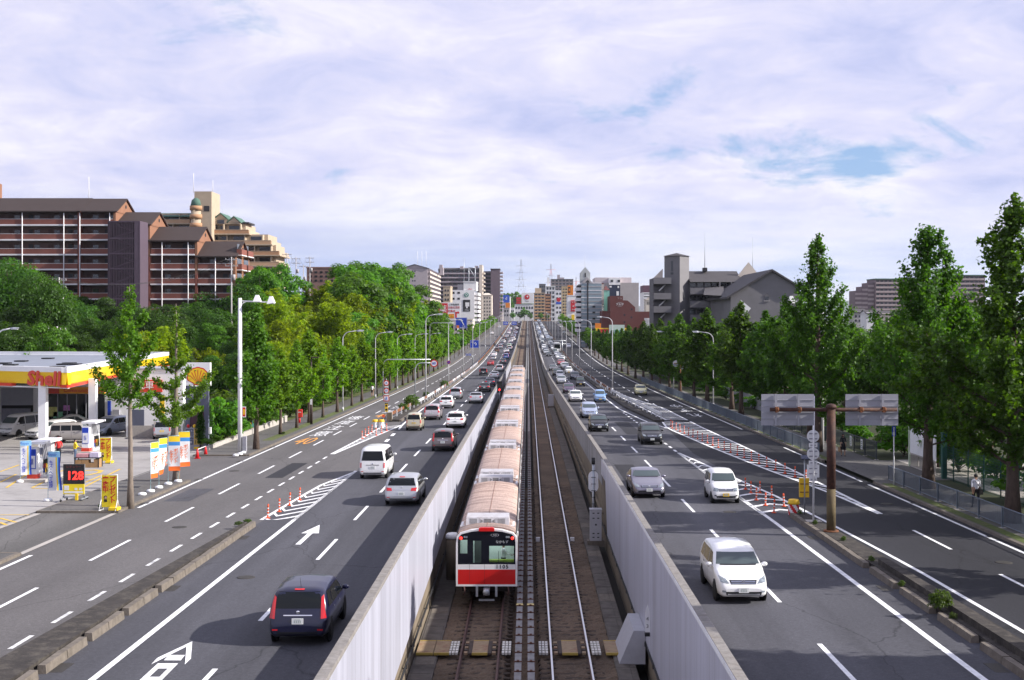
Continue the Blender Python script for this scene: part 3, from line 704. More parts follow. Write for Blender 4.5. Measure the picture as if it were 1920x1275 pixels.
CT = {  # L, W, H, belt(front,rear), top profile (t from the nose, z), clearances
 'minivan': dict(L=4.5, W=1.72, H=1.66, belt=(0.93,1.02), top=[(0,.52),(.012,.66),(.045,.80),(.12,.93),(.215,1.03),(.30,1.28),(.385,1.51),(.46,1.61),(.56,1.655),(.74,1.65),(.87,1.60),(.925,1.53),(.955,1.28),(.972,1.02),(.988,.86),(1,.58)], ws=(.235,.37), rw=(1.06,1.50), wy=(.185,.815), wr=.33),
 'van': dict(L=4.7, W=1.70, H=1.97, belt=(1.06,1.08), top=[(0,.55),(.012,.80),(.04,1.02),(.08,1.14),(.145,1.42),(.215,1.75),(.27,1.90),(.40,1.955),(.80,1.97),(.92,1.93),(.96,1.84),(.975,1.5),(.985,1.05),(.992,.85),(1,.55)], ws=(.09,.205), rw=(1.14,1.72), wy=(.20,.80), wr=.32),
 'kei': dict(L=3.4, W=1.48, H=1.66, belt=(0.93,.98), top=[(0,.5),(.012,.70),(.05,.86),(.13,.96),(.21,1.02),(.29,1.28),(.37,1.53),(.45,1.62),(.60,1.66),(.82,1.64),(.92,1.58),(.955,1.45),(.972,1.10),(.985,.85),(1,.52)], ws=(.23,.36), rw=(1.05,1.48), wy=(.16,.84), wr=.285),
 'sedan': dict(L=4.7, W=1.79, H=1.44, belt=(0.86,.94), top=[(0,.48),(.01,.60),(.035,.70),(.10,.80),(.20,.90),(.29,.97),(.36,1.16),(.435,1.35),(.50,1.42),(.58,1.44),(.66,1.41),(.74,1.28),(.82,1.08),(.87,1.04),(.95,1.02),(.975,.92),(.99,.75),(1,.50)], ws=(.305,.43), rw=(1.09,1.36), wy=(.175,.79), wr=.32),
 'hatch': dict(L=3.85, W=1.69, H=1.52, belt=(0.90,.98), top=[(0,.48),(.012,.62),(.045,.76),(.12,.90),(.21,.99),(.30,1.22),(.40,1.44),(.50,1.51),(.62,1.52),(.80,1.47),(.88,1.40),(.93,1.20),(.965,.98),(.985,.82),(1,.52)], ws=(.235,.385), rw=(1.04,1.38), wy=(.17,.83), wr=.30),
 'suv': dict(L=4.5, W=1.77, H=1.68, belt=(0.98,1.06), top=[(0,.52),(.012,.70),(.04,.86),(.12,.97),(.235,1.06),(.32,1.32),(.40,1.55),(.48,1.64),(.58,1.68),(.75,1.66),(.86,1.60),(.91,1.46),(.945,1.22),(.965,1.02),(.985,.84),(1,.55)], ws=(.255,.39), rw=(1.10,1.50), wy=(.175,.81), wr=.35),
 'wagon': dict(L=4.75, W=1.80, H=1.56, belt=(0.92,.98), top=[(0,.50),(.01,.64),(.04,.78),(.11,.88),(.24,.99),(.32,1.20),(.41,1.44),(.49,1.53),(.60,1.56),(.78,1.54),(.88,1.48),(.93,1.30),(.955,1.04),(.975,.92),(.99,.75),(1,.52)], ws=(.26,.40), rw=(1.06,1.42), wy=(.175,.80), wr=.33),
 'box': dict(L=3.75, W=1.67, H=1.65, belt=(0.98,.98), top=[(0,.55),(.01,.80),(.03,.95),(.08,1.02),(.19,1.08),(.25,1.32),(.30,1.53),(.36,1.62),(.50,1.65),(.85,1.64),(.94,1.60),(.965,1.48),(.98,1.1),(.99,.85),(1,.55)], ws=(.20,.295), rw=(1.05,1.50), wy=(.18,.80), wr=.31),
}
CT['truck'] = CT['van']
def car_surface(T, n=44):
 L, W = T['L'], T['W']; tp = T['top']
 ts = sorted(set([i / (n - 1) for i in range(n)] + [t for t, _ in tp] + [.004, .008, .02, .03, .98, .99, .995]))
 f = lambda t: lerp_tab(tp, t)
 wid = [(0,.70),(.008,.80),(.02,.87),(.05,.935),(.12,.985),(.2,1),(.88,1),(.95,.975),(.98,.945),(.992,.91),(1,.84)]
 bot = [(0,.34),(.01,.27),(.04,.22),(.5,.21),(.95,.24),(.985,.29),(1,.36)]
 rings = []
 for t in ts:
  q = min(.016, t, 1 - t)
  zt_ = (f(t - q) + 2 * f(t) + f(t + q)) / 4; w_ = W / 2 * lerp_tab(wid, t); z0 = lerp_tab(bot, t)
  belt = T['belt'][0] + (T['belt'][1] - T['belt'][0]) * t
  k = max(0, min(1, (zt_ - belt - .02) / .22)); k = k * k * (3 - 2 * k)
  hh = zt_ - z0
  A = [(0,z0),(.84*w_,z0),(.965*w_,z0+min(.08,hh*.15)),(w_,z0+.38*hh),(.99*w_,z0+.74*hh),(.945*w_,zt_-.055*min(1,hh/.4)),(.84*w_,zt_-.015),(.45*w_,zt_+.004),(0,zt_+.012)]
  rw = w_ * (1 - .19 * min(1.0, max(0, (zt_ - belt)) / .62))
  B = [(0,z0),(.84*w_,z0),(.965*w_,z0+.08),(w_,.56),(.985*w_,belt),(rw+.035,zt_-.15),(rw-.045,zt_-.04),(.55*rw,zt_-.002),(0,zt_+.015)]
  P = [(a[0]*(1-k)+b[0]*k, a[1]*(1-k)+b[1]*k) for a, b in zip(A, B)]
  rings.append((L/2 - t * L, P))
 b = MB(); m = 16
 for y, P in rings:
  ring = P + [(-x, z) for x, z in reversed(P[1:-1])]
  b.v += [(x, y, z) for x, z in ring]
 for i in range(len(rings) - 1):
  for j in range(m): q = (j+1) % m; b.face((i*m+j, (i+1)*m+j, (i+1)*m+q, i*m+q), True)
 b.face(range(m)); e = (len(rings)-1)*m; b.face([e + j for j in reversed(range(m))])
 return b
def project(bvh, corners, axis, sign, off=.006, nu=7, nv=4):
 """grid patch over 4 corners projected on the body along an axis ('x': corners (y,z); 'y': corners (x,z))"""
 bl, br, tr, tl = corners; b = MB(); ok = True
 for j in range(nv + 1):
  for i in range(nu + 1):
   u, v = i / nu, j / nv
   p = [(bl[k]*(1-u)+br[k]*u)*(1-v) + (tl[k]*(1-u)+tr[k]*u)*v for k in (0, 1)]
   o = Vector((sign*6, p[0], p[1])) if axis == 'x' else Vector((p[0], sign*9, p[1]))
   d = Vector((-sign,0,0)) if axis == 'x' else Vector((0,-sign,0))
   hit, nrm, _, _ = bvh.ray_cast(o, d)
   if hit is None: hit, nrm, _, _ = bvh.find_nearest(Vector((sign*.7, p[0], p[1])) if axis == 'x' else Vector((p[0], sign*2, p[1])))
   if nrm.dot(d) > 0: nrm = -nrm
   b.v.append(tuple(hit + nrm * off))
 for j in range(nv):
  for i in range(nu): k = j*(nu+1)+i; b.face((k,k+1,k+nu+2,k+nu+1), True)
 return b
def wheel_parts(r, wd):
 t = MB(); t.lathe([(r*.62,-wd/2),(r*.93,-wd/2),(r,-wd*.35),(r,wd*.35),(r*.93,wd/2),(r*.62,wd/2)], n=20, axis='x')
 q = MB(); q.lathe([(r*.63,-wd*.3),(r*.63,wd*.42),(r*.56,wd*.46),(r*.50,wd*.30),(r*.14,wd*.34),(r*.13,wd*.44),(.001,wd*.44)], n=20, axis='x')
 for k in range(5):
  a = 2*math.pi*k/5; M = Matrix.Rotation(a, 4, 'X'); q.box(wd*.28, wd*.43, -r*.07, r*.07, r*.1, r*.55, M)
 return t, q
CAR_PARTS = {}
def car_parts(kind, opts=()):
 key = (kind,) + tuple(sorted(opts))
 if key in CAR_PARTS: return CAR_PARTS[key]
 T = CT[kind]; L, W, H = T['L'], T['W'], T['H']; S = car_surface(T)
 bvh = BVHTree.FromPolygons([Vector(p) for p in S.v], [list(f) for f in S.f])
 parts = []           # (name, mesh, parent index or None, offset)
 me = S.mesh('body', PAINTS['silver']); parts.append(('body', me, None, (0,0,0)))
 yt = lambda t: L/2 - t*L
 def patch(name, corners, axis, sign, m, par=None, **kw):
  parts.append((name, project(bvh, corners, axis, sign, **kw).mesh(name, m), par, (0,0,0)))
 bf, br = T['belt']
 w0, w1 = T['ws']; zt_ = lambda t: lerp_tab(T['top'], t)
 # windscreen and rear window (seen from front / back)
 zb, zu = zt_(w0) + .015, zt_(w1) - .01
 patch('windscreen', [(-W*.435,zb+.03),(W*.435,zb+.03),(W*.375,zu),(-W*.375,zu)], 'y', 1, M_GLASS2, nu=10, nv=5)
 r0, r1 = T['rw']
 patch('rear_window', [(W*.405,r0),(-W*.405,r0),(-W*.345,r1),(W*.345,r1)], 'y', -1, M_GLASS, nu=10, nv=5)
 # side windows in three panes
 yA = yt(w0 + .055); yB = yt(.955 if kind in ('van','box','kei') else (.90 if kind != 'sedan' else .80)); zlo = lambda y: bf + (br-bf)*(L/2-y)/L + .035
 zhi = H - (.20 if kind != 'sedan' else .15)
 y1 = yt(w1 + .03); cuts = [y1 - .0, yt(.52 if kind != 'van' else .36), yt(.75 if kind != 'van' else .62)]
 yBt = yB + (.16 if kind in ('minivan','hatch','suv','wagon') else (.42 if kind == 'sedan' else .05))
 for s in (-1, 1):
  segs = [(yA, cuts[1]+.035, y1 - .04, cuts[1]+.03), (cuts[1]-.035, cuts[2]+.035, cuts[1]-.03, cuts[2]+.03), (cuts[2]-.035, yB, cuts[2]-.03, yBt)]
  for (a, b_, at, bt) in segs:
   if a - b_ < .12: continue
   if 'panel' in opts and a < cuts[2]: continue
   patch('side_window', [(a, zlo(a)), (b_, zlo(b_)), (bt, min(zhi, zt_((L/2-bt)/L)-.13)), (at, min(zhi, zt_((L/2-at)/L)-.13))], 'x', s, M_GLASS, nu=6, nv=3)
  # door seams and handles
  for yy in (cuts[1], cuts[2]):
   patch('door_seam', [(yy+.008,.42),(yy-.008,.42),(yy-.008,zlo(yy)),(yy+.008,zlo(yy))], 'x', s, M_TRIM, off=.003, nu=1, nv=5)
  for yy in (cuts[1]+.22, cuts[2]+.22):
   patch('door_handle', [(yy+.09,zlo(yy)-.14),(yy-.09,zlo(yy)-.14),(yy-.09,zlo(yy)-.10),(yy+.09,zlo(yy)-.10)], 'x', s, M_CHROME if 'chrome' in opts else M_TRIM, off=.018, nu=2, nv=1)
  patch('sill', [(yt(.26),.235),(yt(.74),.235),(yt(.74),.31),(yt(.26),.31)], 'x', s, M_TRIM, off=.006, nu=4, nv=1)
  # mirror
  b = MB(); mx = s * (W/2 + .09); my = yA - .08; b.lathe([(.02,-.05),(.085,-.04),(.10,.0),(.085,.05),(.03,.075)], (mx, my, zlo(my)+.10), 10, 'y')
  for i in range(len(b.v)): v = b.v[i]; b.v[i] = (mx + (v[0]-mx)*1.15, v[1], zlo(my)+.10 + (v[2]-zlo(my)-.10)*.8)
  b.box(*sorted((s*(W/2-.06), mx)), my-.03, my+.03, zlo(my)+.04, zlo(my)+.075)
  parts.append(('wing_mirror', b.mesh('wing_mirror', PAINTS['silver']), None, (0,0,0)))
 # wheels
 r = T['wr']; tb, qb = wheel_parts(r, .19); tm, qm = tb.mesh('tyre', M_TYRE), qb.mesh('rim', M_RIM)
 ar = MB(); ar.lathe([(r+.055,-.06),(r+.055,.0),(r+.035,.012),(r*.5,.006),(.001,.006)], n=24, axis='x'); am = ar.mesh('wheel_arch', M_BLACK)
 for wy in T['wy']:
  for s in (-1, 1):
   parts.append(('wheel_arch', am, None, (s*(W/2*.985), yt(wy), r), s))
   parts.append(('wheel', None, None, (s*(W/2-.085), yt(wy), r), s)); i = len(parts)-1
   parts.append(('tyre', tm, i, (0,0,0))); parts.append(('rim', qm, i, (0,0,0)))
 # rear end
 pl = M_PLATEY if kind == 'kei' else M_PLATE
 zbp = .72 if kind not in ('sedan',) else .74
 if 'lowplate' in opts: zbp = .66
 def platebox(y, z, sgn):
  b = MB(); b.box(-.165,.165,-.01,.01,-.083,.083); b.mat(1)
  y0 = -.0135 if sgn < 0 else .0105
  for i in range(4): b.box(-.10+.055*i, -.065+.055*i, y0, y0+.003, -.05, .02)
  b.box(-.09,.09,y0,y0+.003,.035,.06)
  parts.append(('number_plate', b.mesh('number_plate', [pl, mat('plate_ink', (0.42,0.46,0.44), .6, var=0)]), None, (0, y, z)))
 def surf_y(x, z, sgn):
  h = bvh.ray_cast(Vector((x, sgn*9, z)), Vector((0, -sgn, 0)))[0]; return h.y if h else sgn*L/2
 platebox(surf_y(0, zbp, -1) - .012, zbp, -1)
 if kind in ('minivan','suv'):
  patch('tail_light', [(W*.47,.80),(W*.385,.78),(W*.375,1.36),(W*.41,1.42)], 'y', -1, M_TAIL, off=.014, nu=3, nv=6)
  patch('tail_light', [(-W*.47,.80),(-W*.385,.78),(-W*.375,1.36),(-W*.41,1.42)], 'y', -1, M_TAIL, off=.014, nu=3, nv=6)
 elif kind in ('van','kei','box'):
  for s in (1,-1): patch('tail_light', [(s*W*.475,.70),(s*W*.40,.70),(s*W*.40,1.02),(s*W*.475,1.02)], 'y', -1, M_TAIL, off=.012, nu=2, nv=4)
 else:
  for s in (1,-1): patch('tail_light', [(s*W*.475,.80),(s*W*.27,.80),(s*W*.29,.94),(s*W*.47,.97)], 'y', -1, M_TAIL, off=.012, nu=4, nv=2)
 patch('rear_bumper', [(W*.42,.33),(-W*.42,.33),(-W*.43,.42),(W*.43,.42)], 'y', -1, M_TRIM, off=.006, nu=8, nv=2)
 for s in (1,-1): patch('reflector', [(s*W*.42,.46),(s*W*.33,.46),(s*W*.33,.50),(s*W*.42,.50)], 'y', -1, M_TAIL, off=.01, nu=2, nv=1)
 patch('tailgate_trim', [(W*.24,.86),(-W*.24,.86),(-W*.24,.89),(W*.24,.89)], 'y', -1, M_TRIM if kind == 'van' else M_CHROME, off=.016, nu=4, nv=1)
 b = MB(); b.lathe([(.001,-.01),(.05,-.008),(.055,.0),(.04,.008),(.001,.01)], n=14, axis='y'); parts.append(('emblem', b.mesh('emblem', M_CHROME), None, (0, surf_y(0,.96,-1)-.004, .96)))
 if kind in ('minivan','suv','hatch','kei','wagon','box'):
  patch('brake_light', [(.14,r1+.035),(-.14,r1+.035),(-.14,r1+.065),(.14,r1+.065)], 'y', -1, M_TAIL, off=.02, nu=2, nv=1)
 # front end
 hz = .74 if kind in ('minivan','suv','van','kei','box') else .66
 gz_ = hz
 for s in (1,-1):
  if kind in ('kei','box','van'): c = [(s*W*.27,hz-.09),(s*W*.445,hz-.08),(s*W*.45,hz+.09),(s*W*.27,hz+.07)]
  else: c = [(s*W*.27,hz-.07),(s*W*.43,hz-.03),(s*W*.455,hz+.14),(s*W*.33,hz+.06)]
  patch('head_light', c, 'y', 1, M_HEAD, off=.012, nu=4, nv=3)
  patch('fog_light', [(s*W*.34,.40),(s*W*.41,.40),(s*W*.41,.46),(s*W*.34,.46)], 'y', 1, M_HEAD if 'fog' in opts else M_TRIM, off=.01, nu=2, nv=1)
 patch('grille', [(-W*.24,gz_-.09),(W*.24,gz_-.09),(W*.27,gz_+.04),(-W*.27,gz_+.04)], 'y', 1, M_TRIM, off=.006, nu=6, nv=2); gi = len(parts)-1
 for i in range(3):
  z = gz_ - .065 + .045*i
  patch('grille_bar', [(-W*.235,z),(W*.235,z),(W*.235,z+.016),(-W*.235,z+.016)], 'y', 1, M_CHROME, gi, off=.014, nu=6, nv=1)
 patch('front_bumper', [(-W*.33,.30),(W*.33,.30),(W*.35,.42),(-W*.35,.42)], 'y', 1, M_TRIM, off=.006, nu=6, nv=2)
 platebox(surf_y(0,.47,1) + .014, .47, 1)
 b = MB()
 if 'hmark' in opts:
  b.box(-.05,-.03,-.01,.01,-.05,.05); b.box(.03,.05,-.01,.01,-.05,.05); b.box(-.03,.03,-.01,.01,-.01,.01)
 else: b.lathe([(.001,-.01),(.055,-.008),(.06,.0),(.045,.008),(.001,.01)], n=14, axis='y')
 parts.append(('emblem', b.mesh('emblem', M_CHROME), None, (0, surf_y(0,gz_-.01,1)+.02, gz_-.01)))
 # wiper line
 patch('wiper', [(-W*.36,zb+.0),(W*.36,zb+.0),(W*.36,zb+.03),(-W*.36,zb+.03)], 'y', 1, M_TRIM, off=.01, nu=6, nv=1)
 if 'rails' in opts:
  for s in (-1,1):
   b = MB(); b.tube([(s*W*.36, yt(.47), H-.03),(s*W*.365, yt(.50), H+.035),(s*W*.365, yt(.84), H+.01),(s*W*.36, yt(.87), H-.07)], .022, 6); parts.append(('roof_rail', b.mesh('roof_rail', M_GALV), None, (0,0,0)))
 if 'aerial' in opts:
  b = MB(); b.tube([(0, yt(.86), H-.08),(0, yt(.90), H+.22)], [.008,.004], 5); parts.append(('aerial', b.mesh('aerial', M_BLACK), None, (0,0,0)))
 if 'taxi' in opts:
  b = MB(); b.box(-.25,.25,-.1,.1,0,.16); parts.append(('roof_sign', b.mesh('roof_sign', mat('taxi_sign', (.75,.35,.03), .5)), None, (0, 0, H)))
 CAR_PARTS[key] = parts
 return parts
PAINTED = ('body', 'wing_mirror')
def make_car(kind, col, loc, rot, label, opts=(), group=None, name=None, cat=None, slope=0.0):
 T = CT[kind]; parts = car_parts(kind, opts)
 nm = name or {'minivan':'minivan','van':'van','kei':'kei_car','sedan':'sedan','hatch':'hatchback','suv':'suv','wagon':'station_wagon','box':'box_car'}[kind]
 t = thing(nm, label, cat or {'van':'van','minivan':'minivan'}.get(kind,'car'), loc, rot, group)
 t.rotation_euler = (slope, 0, rot)
 made = []
 for p in parts:
  nme, me, par, off = p[:4]
  o = ob(nme, me, t if par is None else made[par], off)
  if len(p) > 4 and p[4] < 0: o.rotation_euler = (0, 0, math.pi)
  if nme in PAINTED: o.material_slots[0].link = 'OBJECT'; o.material_slots[0].material = PAINTS[col]
  made.append(o)
 return t
FAR = {}
def make_far_car(kind, col, loc, rot, label, opts=(), group=None, name=None, cat=None, slope=0.0):
 key = (kind,) + tuple(opts)
 if key not in FAR:
  b = MB(); mats = []; mi = {}
  for p in car_parts(kind, opts):
   nme, me, par, off = p[:4]
   if me is None or nme in ('door_seam','sill','wiper','fog_light','emblem','reflector','grille_bar','door_handle'): continue
   base = Vector(off); fl = len(p) > 4 and p[4] < 0
   if par is not None:
    q = car_parts(kind, opts)[par]; base = base + Vector(q[3]); fl = fl or (len(q) > 4 and q[4] < 0)
   k = len(b.v)
   for v in me.vertices:
    c = v.co.copy()
    if fl: c.x, c.y = -c.x, -c.y
    b.v.append(tuple(c + base))
   slot = 'paint' if nme in PAINTED else me.materials[0].name
   if slot not in mi: mi[slot] = len(mats); mats.append(me.materials[0])
   b.cur = mi[slot]
   for f in me.polygons: b.face([k + i for i in f.vertices], f.use_smooth)
  FAR[key] = b.mesh('far_vehicle', mats)
 nm = {'minivan':'minivan','van':'van','kei':'kei_car','sedan':'sedan','hatch':'hatchback','suv':'suv','wagon':'station_wagon','box':'box_car'}[kind]
 o = ob(name or nm, FAR[key], None, loc); o.rotation_euler = (slope, 0, rot)
 tag(o, label, cat or {'van':'van','minivan':'minivan'}.get(kind,'car'), group)
 o.material_slots[0].link = 'OBJECT'; o.material_slots[0].material = PAINTS[col]
 return o
WORD = {'minivan':'minivan','van':'van','kei':'boxy small car','sedan':'sedan','hatch':'hatchback','suv':'crossover car','wagon':'station wagon','box':'boxy car'}
ORD = ['nearest','second','third','fourth','fifth','sixth','seventh','eighth','ninth','tenth','eleventh','twelfth','thirteenth','fourteenth','fifteenth','sixteenth','seventeenth','eighteenth','nineteenth','twentieth','twenty-first','twenty-second','twenty-third','twenty-fourth','twenty-fifth','twenty-sixth','twenty-seventh','twenty-eighth','twenty-ninth','thirtieth'] + [a + '-' + b for a in ('thirty','forty','fifty') for b in ('first','second','third','fourth','fifth','sixth','seventh','eighth','ninth','tenth')]
# (centre of the near end in the photo, foot of the near end, kind, colour, options, special label)
TRAFFIC_L = [
 (556,1213,'minivan','dark blue',('aerial','chrome'),'dark blue minivan with tall red tail lights, nearest on the left carriageway'),
 (699,899,'van','white',(),'white box van with tinted rear window beside the striped gore'),
 (752.7,950,'wagon','silver',('lowplate',),'silver estate car with wide tail lights, just nearer than the white van'),
 (830,847,'minivan','brown grey',('chrome',),'brown grey minivan with tall red lights by the white wall panel'),
 (853,803.5,'wagon','white',('lowplate',),'white station wagon with wide red lights in the inner left lane'),
 (775.6,808,'kei','beige',('panel2',),'beige boxy car at the orange barrels, with tall red lights'),
 (809.6,788,'minivan','pinkish silver',(),'pinkish silver minivan ahead of the beige boxy car'),
 (836,766,'hatch','white',(),'white hatchback between the pinkish silver and the grey silver minivans'),
 (853.4,749,'minivan','silver',('chrome',),'tall silver minivan beside the white guard rail on the left carriageway'),
 (891.5,757,'sedan','silver',(),'silver sedan alone in the inner lane ahead of the white wagon'),
 (908,735.5,'sedan','black',(),'black sedan, nearer of the two dark sedans close together'),
 (918,725,'sedan','dark blue',(),'dark blue sedan, farther of the two dark sedans close together'),
 (926.8,710.4,'sedan','white',(),'white sedan ahead of the two dark sedans'),
 (906,704.5,'suv','black',(),'black sport utility car at the kerb ahead of the left guard rail'),
 (936.5,697,'minivan','silver',(),None), (919.5,686,'sedan','red',(),'red sedan, the only red one on the left carriageway'),
 (942.7,682.7,'sedan','charcoal',(),None),(924.7,675.7,'hatch','silver',(),None),(948.5,673.3,'minivan','blue',(),None),(926,668.6,'sedan','white',(),None),
 (949,663,'sedan','white',(),None),(931.8,661,'kei','brown',(),None),(954.5,652,'hatch','mint green',(),'pale mint green hatchback far down the left carriageway'),
 (941,647.5,'minivan','silver',(),None),(957.6,643.5,'sedan','white',(),None),(945.4,636.5,'sedan','silver',('taxi',),'silver taxi with an orange roof sign far down the left carriageway'),
 (960.5,636.5,'minivan','silver',(),None),(953.7,624.7,'minivan','pink',(),'pale pink minivan far down the left carriageway'),(965,624.4,'minivan','silver',(),None),
 (958.8,613.7,'sedan','black',(),None),(967,615.7,'sedan','silver',(),None),(967.8,611,'sedan','dark blue',(),None),(970,605.9,'sedan','black',(),None),(964,607.5,'hatch','white',(),None)]
TRAFFIC_R = [
 (1394,1134,'minivan','pearl white',('hmark','fog'),'white minivan with chrome grille, nearest on the right carriageway'),
 (1217,935,'sedan','purple grey',('fog',),'purple grey sedan with bright headlights beside the right wall'),
 (1362,945,'kei','white',(),'white boxy small car with a yellow plate beside the orange posts'),
 (1223.5,834.5,'minivan','black',('chrome',),'black minivan with a wide chrome grille in the outer right lane'),
 (1124,810,'hatch','black',('fog',),'black hatchback, dark nose, ahead of the pale blue minivan'),
 (1106,785,'minivan','pale silver blue',(),'pale blue minivan close behind the black hatchback'),
 (1126,755,'kei','light blue',(),'light blue boxy small car with a yellow plate'),
 (1079.7,754,'hatch','white',(),'white hatchback beside the light blue boxy small car'),
 (1067,738,'hatch','purple',(),'dark purple hatchback behind the white hatchback'),
 (1089,725,'kei','black',(),'black boxy small car with a yellow plate by the median'),
 (1053,720,'hatch','silver',(),'silver hatchback close ahead of a white boxy car'),(1078.5,712,'wagon','dark blue',(),'dark blue station wagon behind the black boxy small car'),
 (1050,710.5,'kei','white',(),'white boxy small car tailing the silver hatchback'),(1044.5,705.5,'suv','black',(),None),(1066.6,701.5,'kei','white',(),None),(1037,695.7,'sedan','dark grey',(),None),
 (1060.4,692.5,'suv','silver',(),None),(1052,685,'sedan','red',(),'dark red sedan, the only red one on the right carriageway'),(1054,676.5,'sedan','white',(),None),(1049.4,671,'sedan','charcoal',(),None),
 (1029,668.6,'sedan','black',(),None),(1023.5,657,'wagon','charcoal',(),None),(1035,650,'sedan','black',(),None),(1019,642,'suv','dark blue',(),None),(1016,635,'minivan','white',(),None),
 (1033,637,'sedan','silver',(),None),(1025.5,627.5,'sedan','dark blue',(),None),(1011.4,624.7,'sedan','blue',(),None),(1021,621.6,'minivan','white',(),None),(1009.8,617.6,'hatch','white',(),None),
 (1018,614.5,'sedan','white',(),None),(1014,608,'sedan','silver',(),None),(1006.3,608,'sedan','dark blue',(),None),(1009,602.5,'hatch','white',(),None)]
def build_traffic(lst, left):
 spots = []
 for (px, py, kind, col, opts, lab) in lst:
  x, y = G(px, py); spots.append([x, y, kind, col, opts, lab])
 order = {}
 mid = -8.4 if left else 8.0
 for lx in ((-6.5, -10.4) if left else (5.9, 9.3)):    # the far queue: fill the gaps in both lanes
  ys = sorted(s[1] for s in spots if (s[0] > mid) == (lx > mid)) + [930]
  for a, b_ in zip(ys, ys[1:]):
   if a < 300: continue
   y = a + (random.uniform(22, 40) if left else random.uniform(9, 18))
   while y < b_ - 8:
    spots.append([lx + random.uniform(-.25, .25), y, random.choice(('sedan','hatch','minivan','minivan','kei','wagon')), random.choice(('white','silver','white','pale silver blue','black','charcoal','silver','dark blue')), (), None]); y += random.uniform(24, 48) if left else random.uniform(11, 24)
 for s in sorted(spots, key=lambda s: s[1]):
  lane = 'inner' if (s[0] > mid if left else s[0] < mid) else 'outer'
  n = order.get(lane, 0); order[lane] = n + 1
  x, y, kind, col, opts, lab = s
  L = CT[kind]['L']; yc = y + L/2; sl = math.atan((zr(y + L) - zr(y)) / L)
  lab = lab or f"{col} {WORD[kind]}, {ORD[n]} vehicle up the {lane} lane of {'left' if left else 'right'} carriageway"
  fn = make_car if y < 260 else make_far_car
  yaw = random.uniform(-.012, .012)
  fn(kind, col, (x, yc, zr(yc) + .008), (0 if left else math.pi) + yaw, lab, opts, 'traffic on the left carriageway' if left else 'traffic on the right carriageway', slope=sl if left else -sl)
build_traffic(TRAFFIC_L, True); build_traffic(TRAFFIC_R, False)
x, y = G(1203, 741.4); make_car('hatch', 'cream', (x, y + 1.9, zr(y+1.9)+.008), math.pi - .03, 'cream yellow hatchback alone on the right frontage road', ('chrome',), None)
for (px, py, kind, col, rot, lab) in ((922,627,'sedan','white',0,'white sedan far up the left frontage road'),(936,615,'minivan','white',0,'white minivan farthest up the left frontage road'),(1066.5,653,'minivan','white',math.pi,'white minivan on the right frontage road behind the far lamps'),(1058,627,'suv','charcoal',math.pi,'charcoal car queuing on the far right frontage road'),(1052,615,'sedan','silver',math.pi,'silver sedan queuing on the far right frontage road'),(1047,608,'sedan','dark blue',math.pi,'dark blue sedan farthest up the right frontage road')):
 x, y = G(px, py); make_far_car(kind, col, (x, y + 2, zr(y+2)+.008), rot, lab)
# coach
def coach():
 x, y = G(1044.7, 661); L, W, H = 11.5, 2.5, 3.3; yc = y + L/2
 t = thing('coach', 'white coach with a huge dark windscreen coming down the right carriageway', 'bus', (x, yc, zr(yc)), math.pi)
 wm = PAINTS['white']
 b = MB(); pr = [(-W/2,.35),(W/2,.35),(W/2+.0,1.6),(W/2-.06,3.0),(W/2-.35,H),(-W/2+.35,H),(-W/2+.06,3.0),(-W/2,1.6)]
 k = len(b.v)
 for yy, sc_ in ((-L/2,.97),(-L/2+.2,1),(L/2-.4,1),(L/2-.1,.97),(L/2,.93)): b.v += [(a*sc_, yy, c) for a, c in pr]
 for i in range(4):
  for j in range(8): q = (j+1)%8; b.face((i*8+j, i*8+q, (i+1)*8+q, (i+1)*8+j), True)
 b.face(range(8)); b.face([32+j for j in range(8)])
 b.build('body', wm, t)
 f = L/2 + .012
 b = MB(); b.poly([(-1.08,f,1.25),(1.08,f,1.25),(1.02,f,2.75),(-1.02,f,2.75)]); b.poly([(-1.08,f-.02,1.25),(1.08,f-.02,1.25),(1.02,f-.02,2.75),(-1.02,f-.02,2.75)]); b.build('windscreen', M_GLASS, t)
 for s in (-1,1):
  b = MB(); b.box(s*(W/2+.005)-.012, s*(W/2+.005)+.012, -L/2+.6, L/2-.6, 1.75, 2.7); b.build('side_window', M_GLASS, t)
  b = MB(); b.box(s*.85-.2, s*.85+.2, f-.02, f+.02, .75, .95); b.build('head_light', M_HEAD, t)
  b = MB(); b.tube([(s*1.1, L/2-.2, 2.7),(s*1.45, L/2+.25, 2.6)], .03, 5); b.box(s*1.5-.1, s*1.5+.1, L/2+.2, L/2+.3, 2.1, 2.6); b.build('wing_mirror', M_TRIM, t)
  for yy in (-L/2+2.6, L/2-2.4):
   o = ob('wheel', None, t, (s*(W/2-.13), yy, .48)); tb, qb = wheel_parts(.48, .26); o.rotation_euler=(0,0,0 if s>0 else math.pi); tb.build('tyre', M_TYRE, o); qb.build('rim', M_RIM, o)
 b = MB(); b.box(-1.1,1.1,f-.03,f+.03,.4,.6); b.build('front_bumper', M_TRIM, t)
 b = MB(); b.box(-.25,.25,f,f+.03,.62,.78); b.build('number_plate', mat('plate_green',(.05,.2,.1),.5), t)
 b = MB(); b.box(-.9,.9,f-.02,f+.015,2.82,3.02); b.build('destination_sign', M_TRIM, t)
coach()
